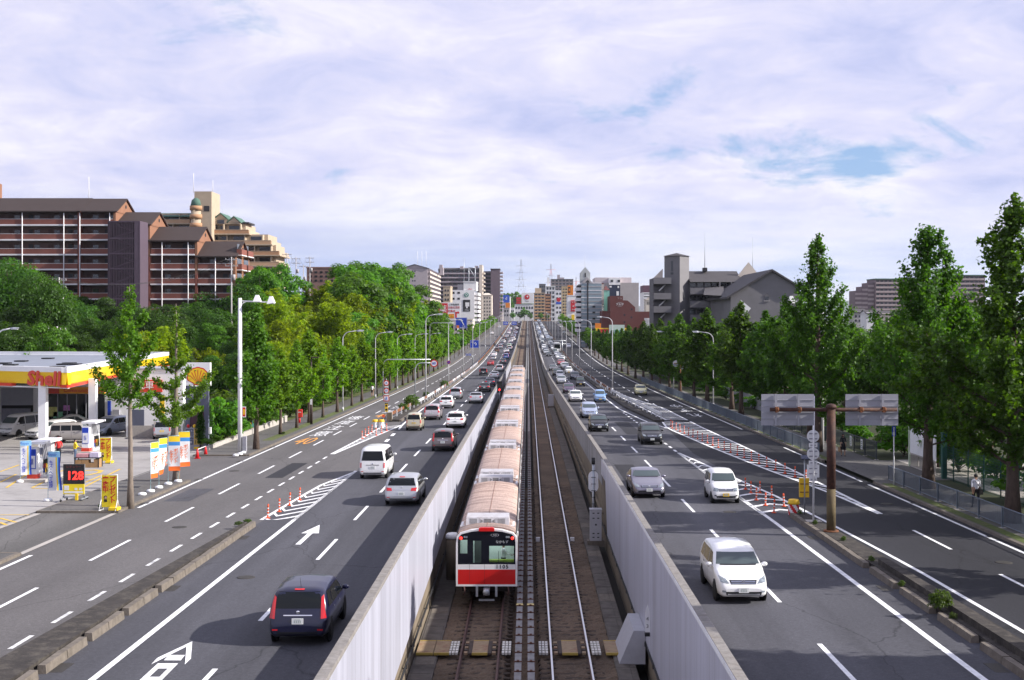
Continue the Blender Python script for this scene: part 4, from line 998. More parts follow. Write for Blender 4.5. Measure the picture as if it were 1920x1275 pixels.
# ================================================================== people (small figures) and the train
def clear_glass(name, tint=(0.85, 0.90, 0.90), refl=0.25):
 m = bpy.data.materials.new(name); m.use_nodes = True; nt = m.node_tree; n = nt.nodes; l = nt.links; n.clear()
 o = n.new('ShaderNodeOutputMaterial'); mx = n.new('ShaderNodeMixShader'); t = n.new('ShaderNodeBsdfTransparent'); g = n.new('ShaderNodeBsdfGlossy')
 t.inputs[0].default_value = (*tint, 1); g.inputs['Roughness'].default_value = 0.03
 f = n.new('ShaderNodeFresnel'); f.inputs[0].default_value = 1.45; l.new(f.outputs[0], mx.inputs[0])
 l.new(t.outputs[0], mx.inputs[1]); l.new(g.outputs[0], mx.inputs[2]); l.new(mx.outputs[0], o.inputs[0]); MATS[name] = m; return m
M_CLEAR = clear_glass('clear_glass')
def cloth(name, col): return mat('cloth_' + name, col, 0.9, var=0.18, vscale=9, bump=0.3, bscale=30)
M_SKIN = mat('skin', (0.42, 0.25, 0.17), 0.6, var=0.05); M_HAIR = mat('hair_black', (0.012, 0.010, 0.009), 0.6, var=0.2); M_SHOE = mat('shoe_dark', (0.02, 0.018, 0.017), 0.6)
def person(label, loc, rotz, height=1.70, top=(.7,.7,.72), legs=(.03,.03,.04), arms=((0.0,0.0),(0.0,0.0)), stride=0.12, hair=None, cap=None, shorts=False, sleeves='short', skirt=None, bend=0.0, group=None, extra=None, woman=False):
 """one skinned body; arms: (forward angle, elbow bend) left/right in degrees; figure faces +Y"""
 h = height / 1.72; S = .93 if woman else 1.0
 t = thing('person', label, 'person', loc, rotz, group)
 V, E, Rr, K = [], [], [], []
 def add(p, r, par, k): V.append(Vector(p) * h); Rr.append(r * h); K.append(k); i = len(V)-1; (E.append((par, i)) if par is not None else None); return i
 b_ = R_(bend); q = lambda z: (math.sin(b_) * (z - .95), math.cos(b_) * (z - .95) + .95) if z > .95 else (0, z)
 def tp(x, z, y=0): yy, zz = q(z); return (x, yy + y, zz)
 pel = add((0,0,.95), .145*S, None, 'legs'); wst = add(tp(0,1.10), .13*S, pel, 'top'); ch = add(tp(0,1.28,.01), .155*S, wst, 'top'); nb = add(tp(0,1.44), .085, ch, 'top'); nk = add(tp(0,1.50), .055, nb, 'skin')
 hd0 = add(tp(0,1.57,.015), .075, nk, 'skin'); hd = add(tp(0,1.63,.015), .092, hd0, 'skin'); add(tp(0,1.70,.0), .06, hd, 'skin')
 for s, sg in ((-1, 1), (1, -1)):
  st = stride * sg
  hp = add((s*.095,0,.90), .105*S, pel, 'legs'); kn = add((s*.10, st*.55+.03*(st>0), .50), .068, hp, 'skin' if shorts else 'legs'); an = add((s*.10, st, .09 if st >= 0 else .13), .042, kn, 'skin' if shorts else 'legs')
  if shorts: K[hp] = 'legs'
  ft = add((s*.105, st+.07, .05), .042, an, 'shoe'); add((s*.11, st+.17, .035), .034, ft, 'shoe')
  fa, eb = arms[0 if s < 0 else 1]; fa, eb = R_(fa), R_(eb)
  sx = s*.185*S; sy, sz = q(1.41); sh = add((sx, sy, sz), .062*S, nb, 'top')
  e = Vector((sx + s*.05, sy + math.sin(fa)*.28, sz - math.cos(fa)*.28)); el = add(e, .042, sh, 'top' if sleeves == 'long' else 'sleeve')
  d = Vector((s*-.02, math.sin(fa+eb)*.25, -math.cos(fa+eb)*.25)); wr = add(e + d, .029, el, 'top' if sleeves == 'long' else 'skin')
  dn = d.normalized(); palm = add(e + d + dn*.07, .033, wr, 'skin')
  for j, (fx, fl) in enumerate(((-.022,.075),(-.007,.085),(.008,.08),(.022,.065))):
   f1 = add(e + d + dn*(.075+fl*.5) + Vector((0, fx, 0)), .011, palm, 'skin'); add(e + d + dn*(.075+fl) + Vector((-s*.02, fx, 0)), .009, f1, 'skin')
  th = add(e + d + dn*.06 + Vector((-s*.01,.035,0)), .011, palm, 'skin'); add(e + d + dn*.09 + Vector((-s*.015,.05,0)), .009, th, 'skin')
 me = bpy.data.meshes.new('body'); me.from_pydata([tuple(v) for v in V], E, [])
 o = bpy.data.objects.new('body', me)
 md = o.modifiers.new('skin', 'SKIN'); md.use_smooth_shade = True
 for i, r in enumerate(Rr): me.skin_vertices[0].data[i].radius = (r, r)
 me.skin_vertices[0].data[0].use_root = True
 o.modifiers.new('sub', 'SUBSURF').levels = 1
 nm = bake(o); o.modifiers.clear(); o.data = nm; bpy.data.meshes.remove(me); COL.objects.link(o); o.parent = t
 keys = ['skin','top','legs','shoe']; cm = {'skin': M_SKIN, 'top': cloth('top_%.2f_%.2f_%.2f' % top, top), 'legs': cloth('legs_%.2f_%.2f_%.2f' % legs, legs), 'shoe': M_SHOE}
 nm.materials.clear()
 for k in keys: nm.materials.append(cm[k])
 segs = [(V[a], V[b], K[a], K[b]) for a, b in E]
 for f in nm.polygons:
  c = f.center; best = None
  for (A, B, ka, kb) in segs:
   d = B - A; u = max(0, min(1, (c - A).dot(d) / max(d.length_squared, 1e-9))); dist = (c - (A + d*u)).length
   if best is None or dist < best[0]: best = (dist, ka, kb, u)
  _, ka, kb, u = best
  if kb == 'sleeve': k = 'top'
  elif ka == 'sleeve': k = 'top' if u < .12 else 'skin'
  elif ka == 'legs' and kb == 'skin': k = 'legs' if u < .75 else 'skin'
  else: k = ka if u < .5 else kb
  f.material_index = keys.index(k if k in keys else 'top'); f.use_smooth = True
 # head details: hair cap, eyes, nose, ears
 yy, zz = q(1.65); hc = Vector((0, yy + .01, zz)) * h
 hb = MB();
 for lat in range(0, 7):
  a = math.pi * (.05 + .62 * lat / 6)
  for j in range(14):
   b2 = 2*math.pi*j/14; front = max(0, math.sin(b2)); lim = a * (1 - .33 * front)
   hb.v.append(tuple(hc + Vector((math.cos(b2)*math.sin(lim)*.098, math.sin(b2)*math.sin(lim)*.106 - .008, math.cos(lim)*.112)) * h))
 for i in range(6):
  for j in range(14): k2 = (j+1)%14; hb.face((i*14+j, i*14+k2, (i+1)*14+k2, (i+1)*14+j), True)
 hb.face(range(14)); hb.build('hair', M_HAIR if hair is None else hair, t)
 if woman:
  b2 = MB(); b2.lathe([(.05,.0),(.095,-.05),(.10,-.16),(.06,-.24)], tuple(hc + Vector((0,-.035*h,.05*h))), 10); b2.build('long_hair', M_HAIR, t)
 if cap is not None:
  cb = MB(); cb.lathe([(.112,.0),(.112,.05),(.085,.095),(.001,.11)], tuple(hc + Vector((0,0,.03*h))), 14); cb.box(hc.x-.07, hc.x+.07, hc.y+.08, hc.y+.19, hc.z+.03, hc.z+.045); cb.build('cap', mat('cap_%.2f' % cap[0], cap, .8), t)
 fb = MB(); ny, nz = q(1.62); fb.box(-.012*h, .012*h, (ny+.095)*h, (ny+.122)*h, (nz-.02)*h, (nz+.02)*h)
 for s in (-1, 1): fb.box(*sorted((s*.088*h, s*.106*h)), (ny-.01)*h, (ny+.02)*h, (nz-.025)*h, (nz+.03)*h)
 fb.build('nose_and_ears', M_SKIN, t)
 eb = MB()
 for s in (-1, 1): eb.box((s*.034-.012)*h, (s*.034+.012)*h, (ny+.098)*h, (ny+.104)*h, (nz+.018)*h, (nz+.03)*h)
 eb.box(-.025*h, .025*h, (ny+.096)*h, (ny+.103)*h, (nz-.052)*h, (nz-.044)*h); eb.build('eyes_and_mouth', M_BLACK, t)
 if skirt is not None:
  sb = MB(); sb.lathe([(.14*h,1.02*h),(.18*h,.9*h),(.25*h,.52*h),(.24*h,.52*h)], (0,0,0), 14); sb.build('skirt', cloth('skirt_%.2f' % skirt[0], skirt), t)
 if extra: extra(t, h)
 return t
M_ROOF = None
def roof_mat():
 m = bpy.data.materials.new('train_roof'); m.use_nodes = True; nt = m.node_tree; n = nt.nodes; l = nt.links
 b = n['Principled BSDF']; b.inputs['Roughness'].default_value = .75
 tc = n.new('ShaderNodeTexCoord')
 def noise(s, sv, det=6):
  mp = n.new('ShaderNodeMapping'); mp.inputs['Scale'].default_value = sv; l.new(tc.outputs['Object'], mp.inputs[0])
  t = n.new('ShaderNodeTexNoise'); t.inputs['Scale'].default_value = s; t.inputs['Detail'].default_value = det; l.new(mp.outputs[0], t.inputs['Vector']); return t.outputs['Fac']
 r = n.new('ShaderNodeValToRGB'); e = r.color_ramp.elements
 e[0].position, e[0].color = .38, (.28, .195, .165, 1); e[1].position, e[1].color = .56, (.46, .335, .285, 1)
 l.new(noise(1.1, (.35, 3.5, .6), 8), r.inputs[0])
 r2 = n.new('ShaderNodeMapRange'); r2.inputs[1].default_value = .42; r2.inputs[2].default_value = .6; r2.inputs[3].default_value = .9; r2.inputs[4].default_value = 1.06; l.new(noise(6, (3, .25, 1), 3), r2.inputs[0])
 # faint panel seams
 wv = n.new('ShaderNodeTexWave'); wv.wave_type = 'BANDS'; wv.bands_direction = 'Y'; wv.inputs['Scale'].default_value = 1.05; l.new(tc.outputs['Object'], wv.inputs['Vector'])
 r3 = n.new('ShaderNodeMapRange'); r3.inputs[1].default_value = 0; r3.inputs[2].default_value = .03; r3.inputs[3].default_value = .86; r3.inputs[4].default_value = 1; l.new(wv.outputs['Fac'], r3.inputs[0])
 mu = n.new('ShaderNodeMath'); mu.operation = 'MULTIPLY'; l.new(r2.outputs[0], mu.inputs[0]); l.new(r3.outputs[0], mu.inputs[1])
 s = n.new('ShaderNodeVectorMath'); s.operation = 'SCALE'; l.new(r.outputs[0], s.inputs[0]); l.new(mu.outputs[0], s.inputs[3]); l.new(s.outputs[0], b.inputs['Base Color'])
 return m
def build_train():
 mr = roof_mat(); ms = mat('train_aluminium', (0.50, 0.48, 0.48), 0.4, metal=0.5, var=0.12, vscale=3, dirt=((0.25,0.2,0.17),.5,1.0)); mred = mat('train_red', (0.50, 0.008, 0.008), 0.35, var=0.03, coat=.3)
 mw = mat('train_white', (0.70, 0.69, 0.70), 0.4, var=0.05, dirt=((.45,.42,.40),.3,2)); mac = mat('ac_grey', (0.44, 0.43, 0.46), 0.55, var=0.12, vscale=4, dirt=((.25,.2,.18),.5,3)); mg = mat('ac_grille', (0.13, 0.125, 0.13), 0.7, var=0.2, vscale=30, stretch=(1,.1,1))
 mdark = mat('train_dark', (0.007, 0.008, 0.014), 0.25, var=0, spec=.25); munder = mat('train_under', (0.022, 0.018, 0.017), 0.8, var=.3); mseam = mat('roof_seam', (.22,.12,.09), .8)
 Y0, P = 58.1, 18.72; W = 1.43; xc = XT[0]
 t = thing('train', 'red and white metro train with pinkish roofs running away in the trench', 'train', (xc, Y0, zt(Y0)))
 def prof(w=W, zf=.95):   # half section x,z from the floor edge to the crown
  pts = [(w*.985, zf), (w, 1.25), (w, 2.6), (w*.985, 3.05), (w*.955, 3.27)]
  roof = [(w*.955,3.27),(w*.90,3.385),(w*.76,3.475),(w*.5,3.555),(w*.25,3.595),(0,3.61)]
  return pts, roof
 acm = MB(); a = 1.04
 for (x0,x1,z0,z1,y0,y1,s0) in ((-a,a,3.50,3.84,0,1.85,.22),):
  acm.v += [(x0,y0,3.40),(x1,y0,3.40),(x1,y1,3.40),(x0,y1,3.40),(x0+.03,y0+s0,z1),(x1-.03,y0+s0,z1),(x1-.03,y1-s0,z1),(x0+.03,y1-s0,z1)]
  for q in ((4,5,6,7),(0,1,5,4),(1,2,6,5),(2,3,7,6),(3,0,4,7)): acm.face(q)
 acmesh = acm.mesh('air_conditioner', mac)
 gme = MB()
 def slope_quad(xa, xb, v0, v1):   # patch on the near sloping face
  f = lambda v: (0 + .22*v - .012, 3.40 + .44*v + .004)
  (ya, za), (yb, zb) = f(v0), f(v1); gme.quad((xa,ya,za),(xb,ya,za),(xb,yb,zb),(xa,yb,zb))
 def slat_group(xa, xb):
  n_ = 9
  for i in range(n_): x = xa + (xb-xa)*i/n_; slope_quad(x, x + (xb-xa)/n_*.55, .35, .88)
 slat_group(-.85,-.48); slat_group(.48,.85); slope_quad(-.17,.17,.40,.85)
 for s in (-1,1):
  k = len(gme.v); f = lambda v: (.22*v-.012, 3.40+.44*v+.004); p = [(s*.20,.62),(s*.34,.42),(s*.34,.82)]
  gme.v += [(x, f(v)[0], f(v)[1]) for x, v in p]; gme.face((k,k+1,k+2))
  slope_quad(*sorted((s*.39,s*.41)), .25, .9)
 grille = gme.mesh('grille', mg)
 fins = MB()
 for s in (-1,1): fins.box(*sorted((s*1.02,s*1.30)), .1, .25, 3.34, 3.47); fins.box(*sorted((s*1.05,s*1.30)), .25, 1.5, 3.30, 3.43)
 finm = fins.mesh('duct', mw)
 winb = MB(); winb.box(-.012,.012,-.75,.75,1.75,2.65); winm = winb.mesh('side_window', M_GLASS)
 drb = MB(); drb.box(-.01,.01,-.65,.65,1.0,2.85); drb.mat(1); drb.box(-.014,.014,-.5,-.06,1.75,2.6); drb.box(-.014,.014,.06,.5,1.75,2.6); drm = drb.mesh('sliding_door', [ms, M_GLASS])
 for c in range(10):
  ya = c * P; zc = zt(Y0 + ya) - zt(Y0); L = P - .42
  sl = (zt(Y0 + ya + P) - zt(Y0 + ya)) / P
  first = c == 0
  pts, roof = prof(); b = MB(); yb0 = .30 if first else .0
  ring = [(-x, z) for x, z in pts[::-1]] + pts
  k = 0; m_ = len(ring)
  for yy in (yb0, L): b.v += [(x, yy, z) for x, z in ring]
  for j in range(m_-1): b.face((j, j+1, m_+j+1, m_+j))
  b.face((m_-1, 0, m_, 2*m_-1))
  if not first: b.face(range(m_))
  b.face([m_+j for j in reversed(range(m_))])
  car = b.build('carriage', ms, t); car.location = (0, ya, zc); car.rotation_euler = (math.atan(sl), 0, 0)
  b = MB(); ring = [(-x, z) for x, z in roof[:-1]] + roof[::-1]
  for yy in (yb0, L): b.v += [(x, yy, z) for x, z in ring]
  m_ = len(ring)
  for j in range(m_-1): b.face((j, j+1, m_+j+1, m_+j), True)
  b.face(range(m_)); b.face([m_+j for j in reversed(range(m_))])
  b.build('roof', mr, car)
  b = MB(); b.box(-.012,.012,yb0+.02,L-.02,3.606,3.622); b.build('roof_seam', mseam, car)
  for s in (-1,1):
   b = MB(); b.box(*sorted((s*1.36,s*1.40)), yb0, L, 3.27, 3.31); b.build('gutter', M_BLACK, car)
   b = MB(); b.box(*sorted((s*1.425,s*1.436)), yb0, L, 1.25, 1.42); b.build('red_stripe', mred, car)
   for k2 in range(4): ob('sliding_door', drm, car, (s*1.425, 2.3 + 4.6*k2, 0))
   for k2 in range(3): ob('side_window', winm, car, (s*1.425, 4.6 + 4.6*k2, 0))
   for k2 in range(5):
    b = MB(); b.box(*sorted((s*1.43,s*1.50)), 1.5+3.6*k2, 2.0+3.6*k2, 3.05, 3.2) if False else b.box(*sorted((s*1.42,s*1.47)), 1.5+3.6*k2, 1.9+3.6*k2, 2.95, 3.10); b.build('side_lamp', mw, car)
  for (yy, fl) in ((1.25 if first else .12, 0), (L-.12, 1)):
   ac = ob('air_conditioner', acmesh, car, (0, yy, 0)); ac.rotation_euler = (0, 0, math.pi if fl else 0)
   if not fl: ob('grille', grille, car, (0, yy, 0)); ob('duct', finm, car, (0, yy, 0))
   else: ob('grille', grille, car, (0, yy - 1.85, 0)); ob('duct', finm, car, (0, yy - 1.85, 0))
  b = MB(); b.box(-1.2,1.2,.8,L-.8,.45,.95)
  b.build('underframe', munder, car)
  for yy in (3.0, L-3.0):
   b = MB(); b.box(-1.0,1.0,yy-1.3,yy+1.3,.3,.62)
   for wy in (-1.0,1.0):
    for s in (-1,1): b.lathe([(.43,-.06),(.43,.06)], (s*.75, yy+wy, .43), 16, 'x')
   b.build('bogie', munder, car)
  if c < 9: b = MB(); b.box(-.5,.5,L,P,1.0,2.9); b.build('gangway', munder, car)
  if first: cab = car
 # ---- rear face (local to the first carriage)
 def fbox(nm, x0, x1, z0, z1, m, y0=-.02, y1=.06): b = MB(); b.box(x0,x1,y0,y1,z0,z1); return b.build(nm, m, cab)
 W2 = W
 # white surround: arch ring
 def arch(inset, top): return [(-W2+inset,.86+inset),(W2-inset,.86+inset),(W2-inset,2.9),(W2*.975-inset,3.15),(W2*.87-inset*.9,3.33-inset*.5),(W2*.5,3.49-inset),(0,3.555-inset),(-W2*.5,3.49-inset),(-W2*.87+inset*.9,3.33-inset*.5),(-W2*.975+inset,3.15),(-W2+inset,2.9)]
 o_, i_ = arch(0,0), arch(.085,0); n_ = len(o_); b = MB()
 for P_, y in ((o_,0.0),(o_,.34),(i_,0.0),(i_,.34)): b.v += [(x, y, z) for x, z in P_]
 for j in range(n_):
  q = (j+1)%n_; b.face((j,q,2*n_+q,2*n_+j)); b.face((j,n_+j,n_+q,q)); b.face((2*n_+j,2*n_+q,3*n_+q,3*n_+j))
 b.build('end_frame', mw, cab)
 # lower red panels with two seams, white band
 X = [-1.345,-.80,-.10,1.345]
 for a_, c_ in zip(X, X[1:]): fbox('red_panel', a_+.006, c_-.006, .95, 1.64, mred, .01, .08); fbox('white_band', a_+.006, c_-.006, 1.64, 1.88, mw, .012, .08)
 fbox('end_wall', -1.345, 1.345, .95, 1.88, munder, .05, .10)
 # dark upper part with openings
 holes = [(-1.27,-.90,2.38,3.02),(-.63,-.25,1.95,2.98),(.12,1.27,1.97,2.74)]
 def dark(x0,x1,z0,z1): fbox('dark_panel', x0, x1, z0, z1, mdark, .015, .09)
 dark(-1.345,-1.27,1.88,3.15); dark(-1.27,-.90,1.88,2.38); dark(-1.27,-.90,3.02,3.22); dark(-.90,-.63,1.88,3.3); dark(-.63,-.25,1.88,1.95); dark(-.63,-.25,2.98,3.38); dark(-.25,.12,1.88,3.42); dark(.12,1.27,1.88,1.97); dark(.12,.75,2.74,3.40); dark(.75,1.27,2.74,3.25); dark(1.27,1.345,1.88,3.15)
 b = MB(); b.poly([(x, .10, z) for x, z in i_[2:]] ); b.build('upper_backing', mdark, cab) if False else None
 b = MB(); b.poly([(-1.345,.03,3.1),(1.345,.03,3.1),(1.31,.03,3.14),(1.17,.03,3.29),(.715,.03,3.405),(0,.03,3.468),(-.715,.03,3.405),(-1.17,.03,3.29),(-1.31,.03,3.14)]); b.build('dark_panel', mdark, cab)
 for (x0,x1,z0,z1) in holes: fbox('cab_window', x0, x1, z0, z1, M_CLEAR, .045, .05)
 # cab interior
 mi = mat('cab_interior', (0.62,0.72,0.68), .8, var=.05); b = MB()
 b.quad((-1.3,1.35,1.0),(1.3,1.35,1.0),(1.3,1.35,3.2),(-1.3,1.35,3.2)); b.quad((-1.3,.1,1.25),(1.3,.1,1.25),(1.3,1.35,1.25),(-1.3,1.35,1.25)); b.build('cab_partition', mi, cab)
 b = MB(); b.box(-.62,-.26,1.30,1.34,1.3,3.0); b.build('cab_door', mat('cab_door_dark',(.05,.06,.06),.5), cab)
 b = MB(); b.box(-1.1,1.1,.35,1.15,3.12,3.16); b.build('cab_light', mat('cab_light_lit',(.8,.8,.8),.5,var=0,emit=((.95,1,.97),2.2)), cab)
 fbox('desk', .12, 1.27, 1.85, 2.05, mat('desk_green',(.30,.42,.05),.6,var=.1), .14, .42)
 fbox('wiper', .55, .57, 1.98, 2.5, M_BLACK, -.005, .01)
 # lights and signs
 for s in (-1,1):
  b = MB(); b.lathe([(.075,.0),(.07,-.05),(.04,-.07),(.001,-.075)], (s*1.20,.02,3.10), 14, 'y'); b.build('tail_lamp', mat('tail_lamp_lit',(.6,.02,.02),.2,var=0,emit=((1,.03,.02),1.2)), cab)
  for d in (-.045,.05):
   b = MB(); b.lathe([(.052,.0),(.05,-.03),(.03,-.035),(.001,-.02)], (s*.98+d,.02,3.15), 12, 'y'); b.build('head_lamp', M_HEAD, cab)
 b = MB(); b.box(-.36,.36,-.10,.15,3.44,3.58); b.box(-.30,.30,-.05,.12,3.58,3.61); b.build('top_lamp', mat('red_box',(.58,.01,.01),.3,coat=.4), cab)
 b = MB(); b.lathe([(.13,0),(.13,-.012),(.115,-.012),(.115,0)], (.38,.018,3.24), 20, 'y'); o = b.build('emblem_ring', M_CHROME, cab); o.scale=(1.45,1,.6); o.location=(-.17,0,1.296)
 ml = mat('white_lettering',(.55,.56,.58),.6,var=0)
 letter('lettering', 'なかもず', ml, cab, (.72,.008,2.92), size=.15, extrude=.003); letter('lettering', 'TIO', ml, cab, (.38,.008,3.24), size=.11, extrude=.003)
 letter('lettering', '1105', M_TRIM, cab, (.72,.004,1.765), size=.25, extrude=.004, bold=.008, spacing=1.25)
 # coupler
 b = MB(); b.box(-.14,.14,-.35,.5,.52,.78); b.lathe([(.05,-.44),(.15,-.42),(.16,-.30)], (0,0,.66), 14, 'y'); b.build('coupler', M_GALV, cab)
 for s in (-1,1): b = MB(); b.box(s*.45-.05,s*.45+.05,-.1,.05,.40,.86); b.build('pilot_bracket', M_GALV, cab)
 b = MB(); b.box(-.36,.36,-.18,-.02,.22,.28); b.build('step_bar', M_GALV, cab)
 b = MB()
 for x in (-1.05,1.0): b.tube([(x,.0,.86),(x+.04,-.05,.6),(x-.03,.02,.45)], .03, 6)
 b.build('hose', M_RAILRUST, cab)
 z0 = zt(Y0)
 person('train guard in a white shirt seen through the rear cab window', (xc + .77, Y0 + .62, z0 + 1.25 - .10), R_(-75), 1.62, (.72,.74,.78), (.05,.06,.12), ((30,40),(35,50)), .0, sleeves='long')
build_train()
# ------------------------------------------------------------------ trackside equipment
def trackside():
 mg = mat('cabinet_grey', (.42,.42,.46), .5, var=.08, dirt=((.25,.22,.2),.4,1.5));
 # grey wedge cover on the right wall
 x0 = 3.72; y0, y1 = 48.5, 51.4; z = zt(50)
 b = MB(); pr = [(3.55, z-.1),(4.57,z-.1),(4.57,z+1.2),(4.12,z+1.2)]
 k = 0; b.v += [(x,y0,zz) for x, zz in pr] + [(x,y1,zz) for x, zz in pr]
 for j in range(4): q=(j+1)%4; b.face((j,q,4+q,4+j))
 b.face((0,3,2,1)); b.face((4,5,6,7))
 o = b.build('equipment_cover', mat('cover_grey',(.36,.36,.40),.55,var=.08)); tag(o, 'grey wedge shaped metal cover leaning on the right trench wall', 'metal cover')
 t = thing('distance_board', 'small white pointed board with black marks on the grey wall panels', 'sign', (4.50, 46.9, z + 1.55))
 b = MB(); b.prism([(-.09,-.01),(.09,-.01),(.09,.01),(-.09,.01)], 0, .75); b.v += [(-.09,0,.75),(.09,0,.75),(0,0,1.05)]; k=len(b.v)-3; b.face((k,k+1,k+2)); b.build('board', M_WHITE, t)
 letter('lettering','4',M_TRIM,t,(0,-.014,.5),size=.2,extrude=.002); letter('lettering','3',M_TRIM,t,(0,-.014,.22),size=.2,extrude=.002)
 b = MB(); b.box(-.1,.1,-.06,.12,-.15,-.02); b.build('bracket', M_TRIM, t)
 # signal with cabinet seen from behind
 x, y = 3.98, 74.5; z = zt(y) - .1
 t = thing('signal_post', 'railway signal seen from behind on a post behind the grey cabinet', 'signal', (x - .02, y + .9, z))
 b = MB(); b.tube([(0,0,0),(0,0,4.7)], .075, 10); b.build('post', M_GALV, t)
 b = MB(); k=0; pr=[]
 for i in range(24):
  a = 2*math.pi*i/24; pr.append((.30*math.cos(a), .32*math.sin(a) + (.32 if math.sin(a) > 0 else -.32)))
 for yy in (-.02,.02): b.v += [(px_, yy, 3.55 + pz_) for px_, pz_ in pr]
 for j in range(24): q=(j+1)%24; b.face((j,q,24+q,24+j))
 b.face(range(24)); b.face([24+j for j in reversed(range(24))]); b.build('backboard', M_WHITE, t)
 b = MB(); b.box(-.16,.16,.03,.3,3.05,4.05); b.build('signal_head', M_BLACK, t)
 for i in range(8): b = MB(); b.box(-.14,.14,-.09,-.06,1.4+.4*i,1.43+.4*i); b.build('rung', M_TRIM, t)
 b = MB(); b.tube([(.08,-.08,.2),(.12,-.1,1.6),(.08,-.09,3.0)], .025, 6); b.tube([(.0,0,4.6),(0,0,5.0)],[.11,.11],10); b.build('cable', M_BLACK, t)
 t = thing('equipment_cabinet', 'tall grey trackside cabinet in front of the signal post', 'cabinet', (x + .05, y - .35, z))
 b = MB(); b.box(-.34,.34,-.3,.3,.25,2.05); b.box(-.37,.37,-.33,.33,2.05,2.11); b.build('body', mg, t)
 b = MB(); b.box(-.5,.5,-.4,.4,-.1,.25); b.build('plinth', M_KERB, t)
 for i, zz in enumerate((1.85,1.55,.65,.42)):
  for s in (-1,1): b = MB(); b.box(s*.14-.06,s*.14+.06,-.312,-.302,zz,zz+.06); b.build('vent', M_TRIM, t)
 b = MB(); b.box(-.05,.05,-.33,-.302,1.15,1.25); b.build('handle', M_TRIM, t)
 # smaller far cabinet
 x, y = 3.45, 186; z = zt(y) - .1
 t = thing('equipment_cabinet', 'small grey cabinet far along the right trench wall', 'cabinet', (x, y, z)); b = MB(); b.box(-.4,.4,-.35,.35,.2,1.9); b.build('body', mg, t); b = MB(); b.box(-.5,.5,-.4,.4,-.1,.2); b.build('plinth', M_KERB, t)
 # round pipe head beside the train on the left
 x, y = -3.85, 64.3; z = zt(y) - .1
 t = thing('vent_stack', 'weathered round stack with a white cap between train and left wall', 'vent stack', (x, y, z))
 b = MB(); b.tube([(0,0,0),(0,0,2.1)], .36, 14); b.build('stack', M_CONC_D, t); b = MB(); b.lathe([(.38,2.1),(.40,2.16),(.38,2.3),(.3,2.36),(.001,2.38)], n=16); b.build('cap', M_WHITE, t)
 # red signal on the left
 x, y = -4.0, 176; z = zt(y)
 t = thing('signal_post', 'railway signal showing red at the left wall ahead of the train', 'signal', (x, y, z)); b = MB(); b.tube([(0,0,-.1),(0,0,3.2)], .06, 8); b.build('post', M_GALV, t)
 b = MB(); b.box(-.35,.35,-.05,.2,2.7,4.3); b.build('signal_head', M_BLACK, t); b = MB(); b.lathe([(.13,-.06),(.12,-.09),(.001,-.09)],(0,0,3.1),14,'y'); b.build('red_lamp', mat('red_signal',(.6,.02,.02),.3,emit=((1,.02,.02),3)), t)
trackside()
# ================================================================== trees
import numpy as np
def leaf_mat(name, col, hue=0.35, trans=0.48, rough=0.55):
 m = bpy.data.materials.new(name); m.use_nodes = True; nt = m.node_tree; n = nt.nodes; l = nt.links; n.clear()
 o = n.new('ShaderNodeOutputMaterial'); p = n.new('ShaderNodeBsdfPrincipled'); t = n.new('ShaderNodeBsdfTranslucent'); mx = n.new('ShaderNodeMixShader')
 p.inputs['Roughness'].default_value = rough; p.inputs['Specular IOR Level'].default_value = 0.35
 g = n.new('ShaderNodeNewGeometry'); oi = n.new('ShaderNodeObjectInfo')
 r = n.new('ShaderNodeValToRGB'); e = r.color_ramp.elements
 c = Vector(col)
 e[0].position = 0; e[0].color = (*(c * .62), 1); e[1].position = 1; e[1].color = (c.x*1.45, c.y*1.32, c.z*1.1, 1)
 q = e.new(.55); q.color = (*c, 1)
 l.new(g.outputs['Random Per Island'], r.inputs[0])
 mr = n.new('ShaderNodeMapRange'); mr.inputs[3].default_value = 1 - hue; mr.inputs[4].default_value = 1 + hue; l.new(oi.outputs['Random'], mr.inputs[0])
 hs = n.new('ShaderNodeHueSaturation'); l.new(r.outputs[0], hs.inputs['Color']); l.new(mr.outputs[0], hs.inputs['Value'])
 mh = n.new('ShaderNodeMapRange'); mh.inputs[3].default_value = .492; mh.inputs[4].default_value = .512; l.new(oi.outputs['Random'], mh.inputs[0]); l.new(mh.outputs[0], hs.inputs['Hue'])
 l.new(hs.outputs[0], p.inputs['Base Color'])
 b = n.new('ShaderNodeVectorMath'); b.operation = 'MULTIPLY'; b.inputs[1].default_value = (2.0, 1.9, .7); l.new(hs.outputs[0], b.inputs[0]); l.new(b.outputs[0], t.inputs[0])
 mx.inputs[0].default_value = trans; l.new(p.outputs[0], mx.inputs[1]); l.new(t.outputs[0], mx.inputs[2]); l.new(mx.outputs[0], o.inputs[0])
 MATS[name] = m; return m
M_LEAF = {'ginkgo': leaf_mat('leaf_ginkgo', (0.080, 0.175, 0.010), .10), 'street': leaf_mat('leaf_street', (0.110, 0.225, 0.010), .2, .5), 'tulip': leaf_mat('leaf_tulip', (0.046, 0.110, 0.008), .18),
          'broad': leaf_mat('leaf_broad', (0.040, 0.100, 0.010), .28), 'mid': leaf_mat('leaf_mid', (0.066, 0.165, 0.010), .22), 'bamboo': leaf_mat('leaf_bamboo', (0.165, 0.240, 0.010), .18, .55), 'conifer': leaf_mat('leaf_conifer', (0.03, 0.085, 0.014), .15), 'bush': leaf_mat('leaf_bush', (0.055, 0.10, 0.015), .3), 'pink': leaf_mat('flower_pink', (0.45, 0.10, 0.20), .1)}
M_BARK = mat('bark', (0.085, 0.06, 0.048), 0.95, var=0.4, vscale=6, bump=0.8, bscale=18, stretch=(1, 1, .3))
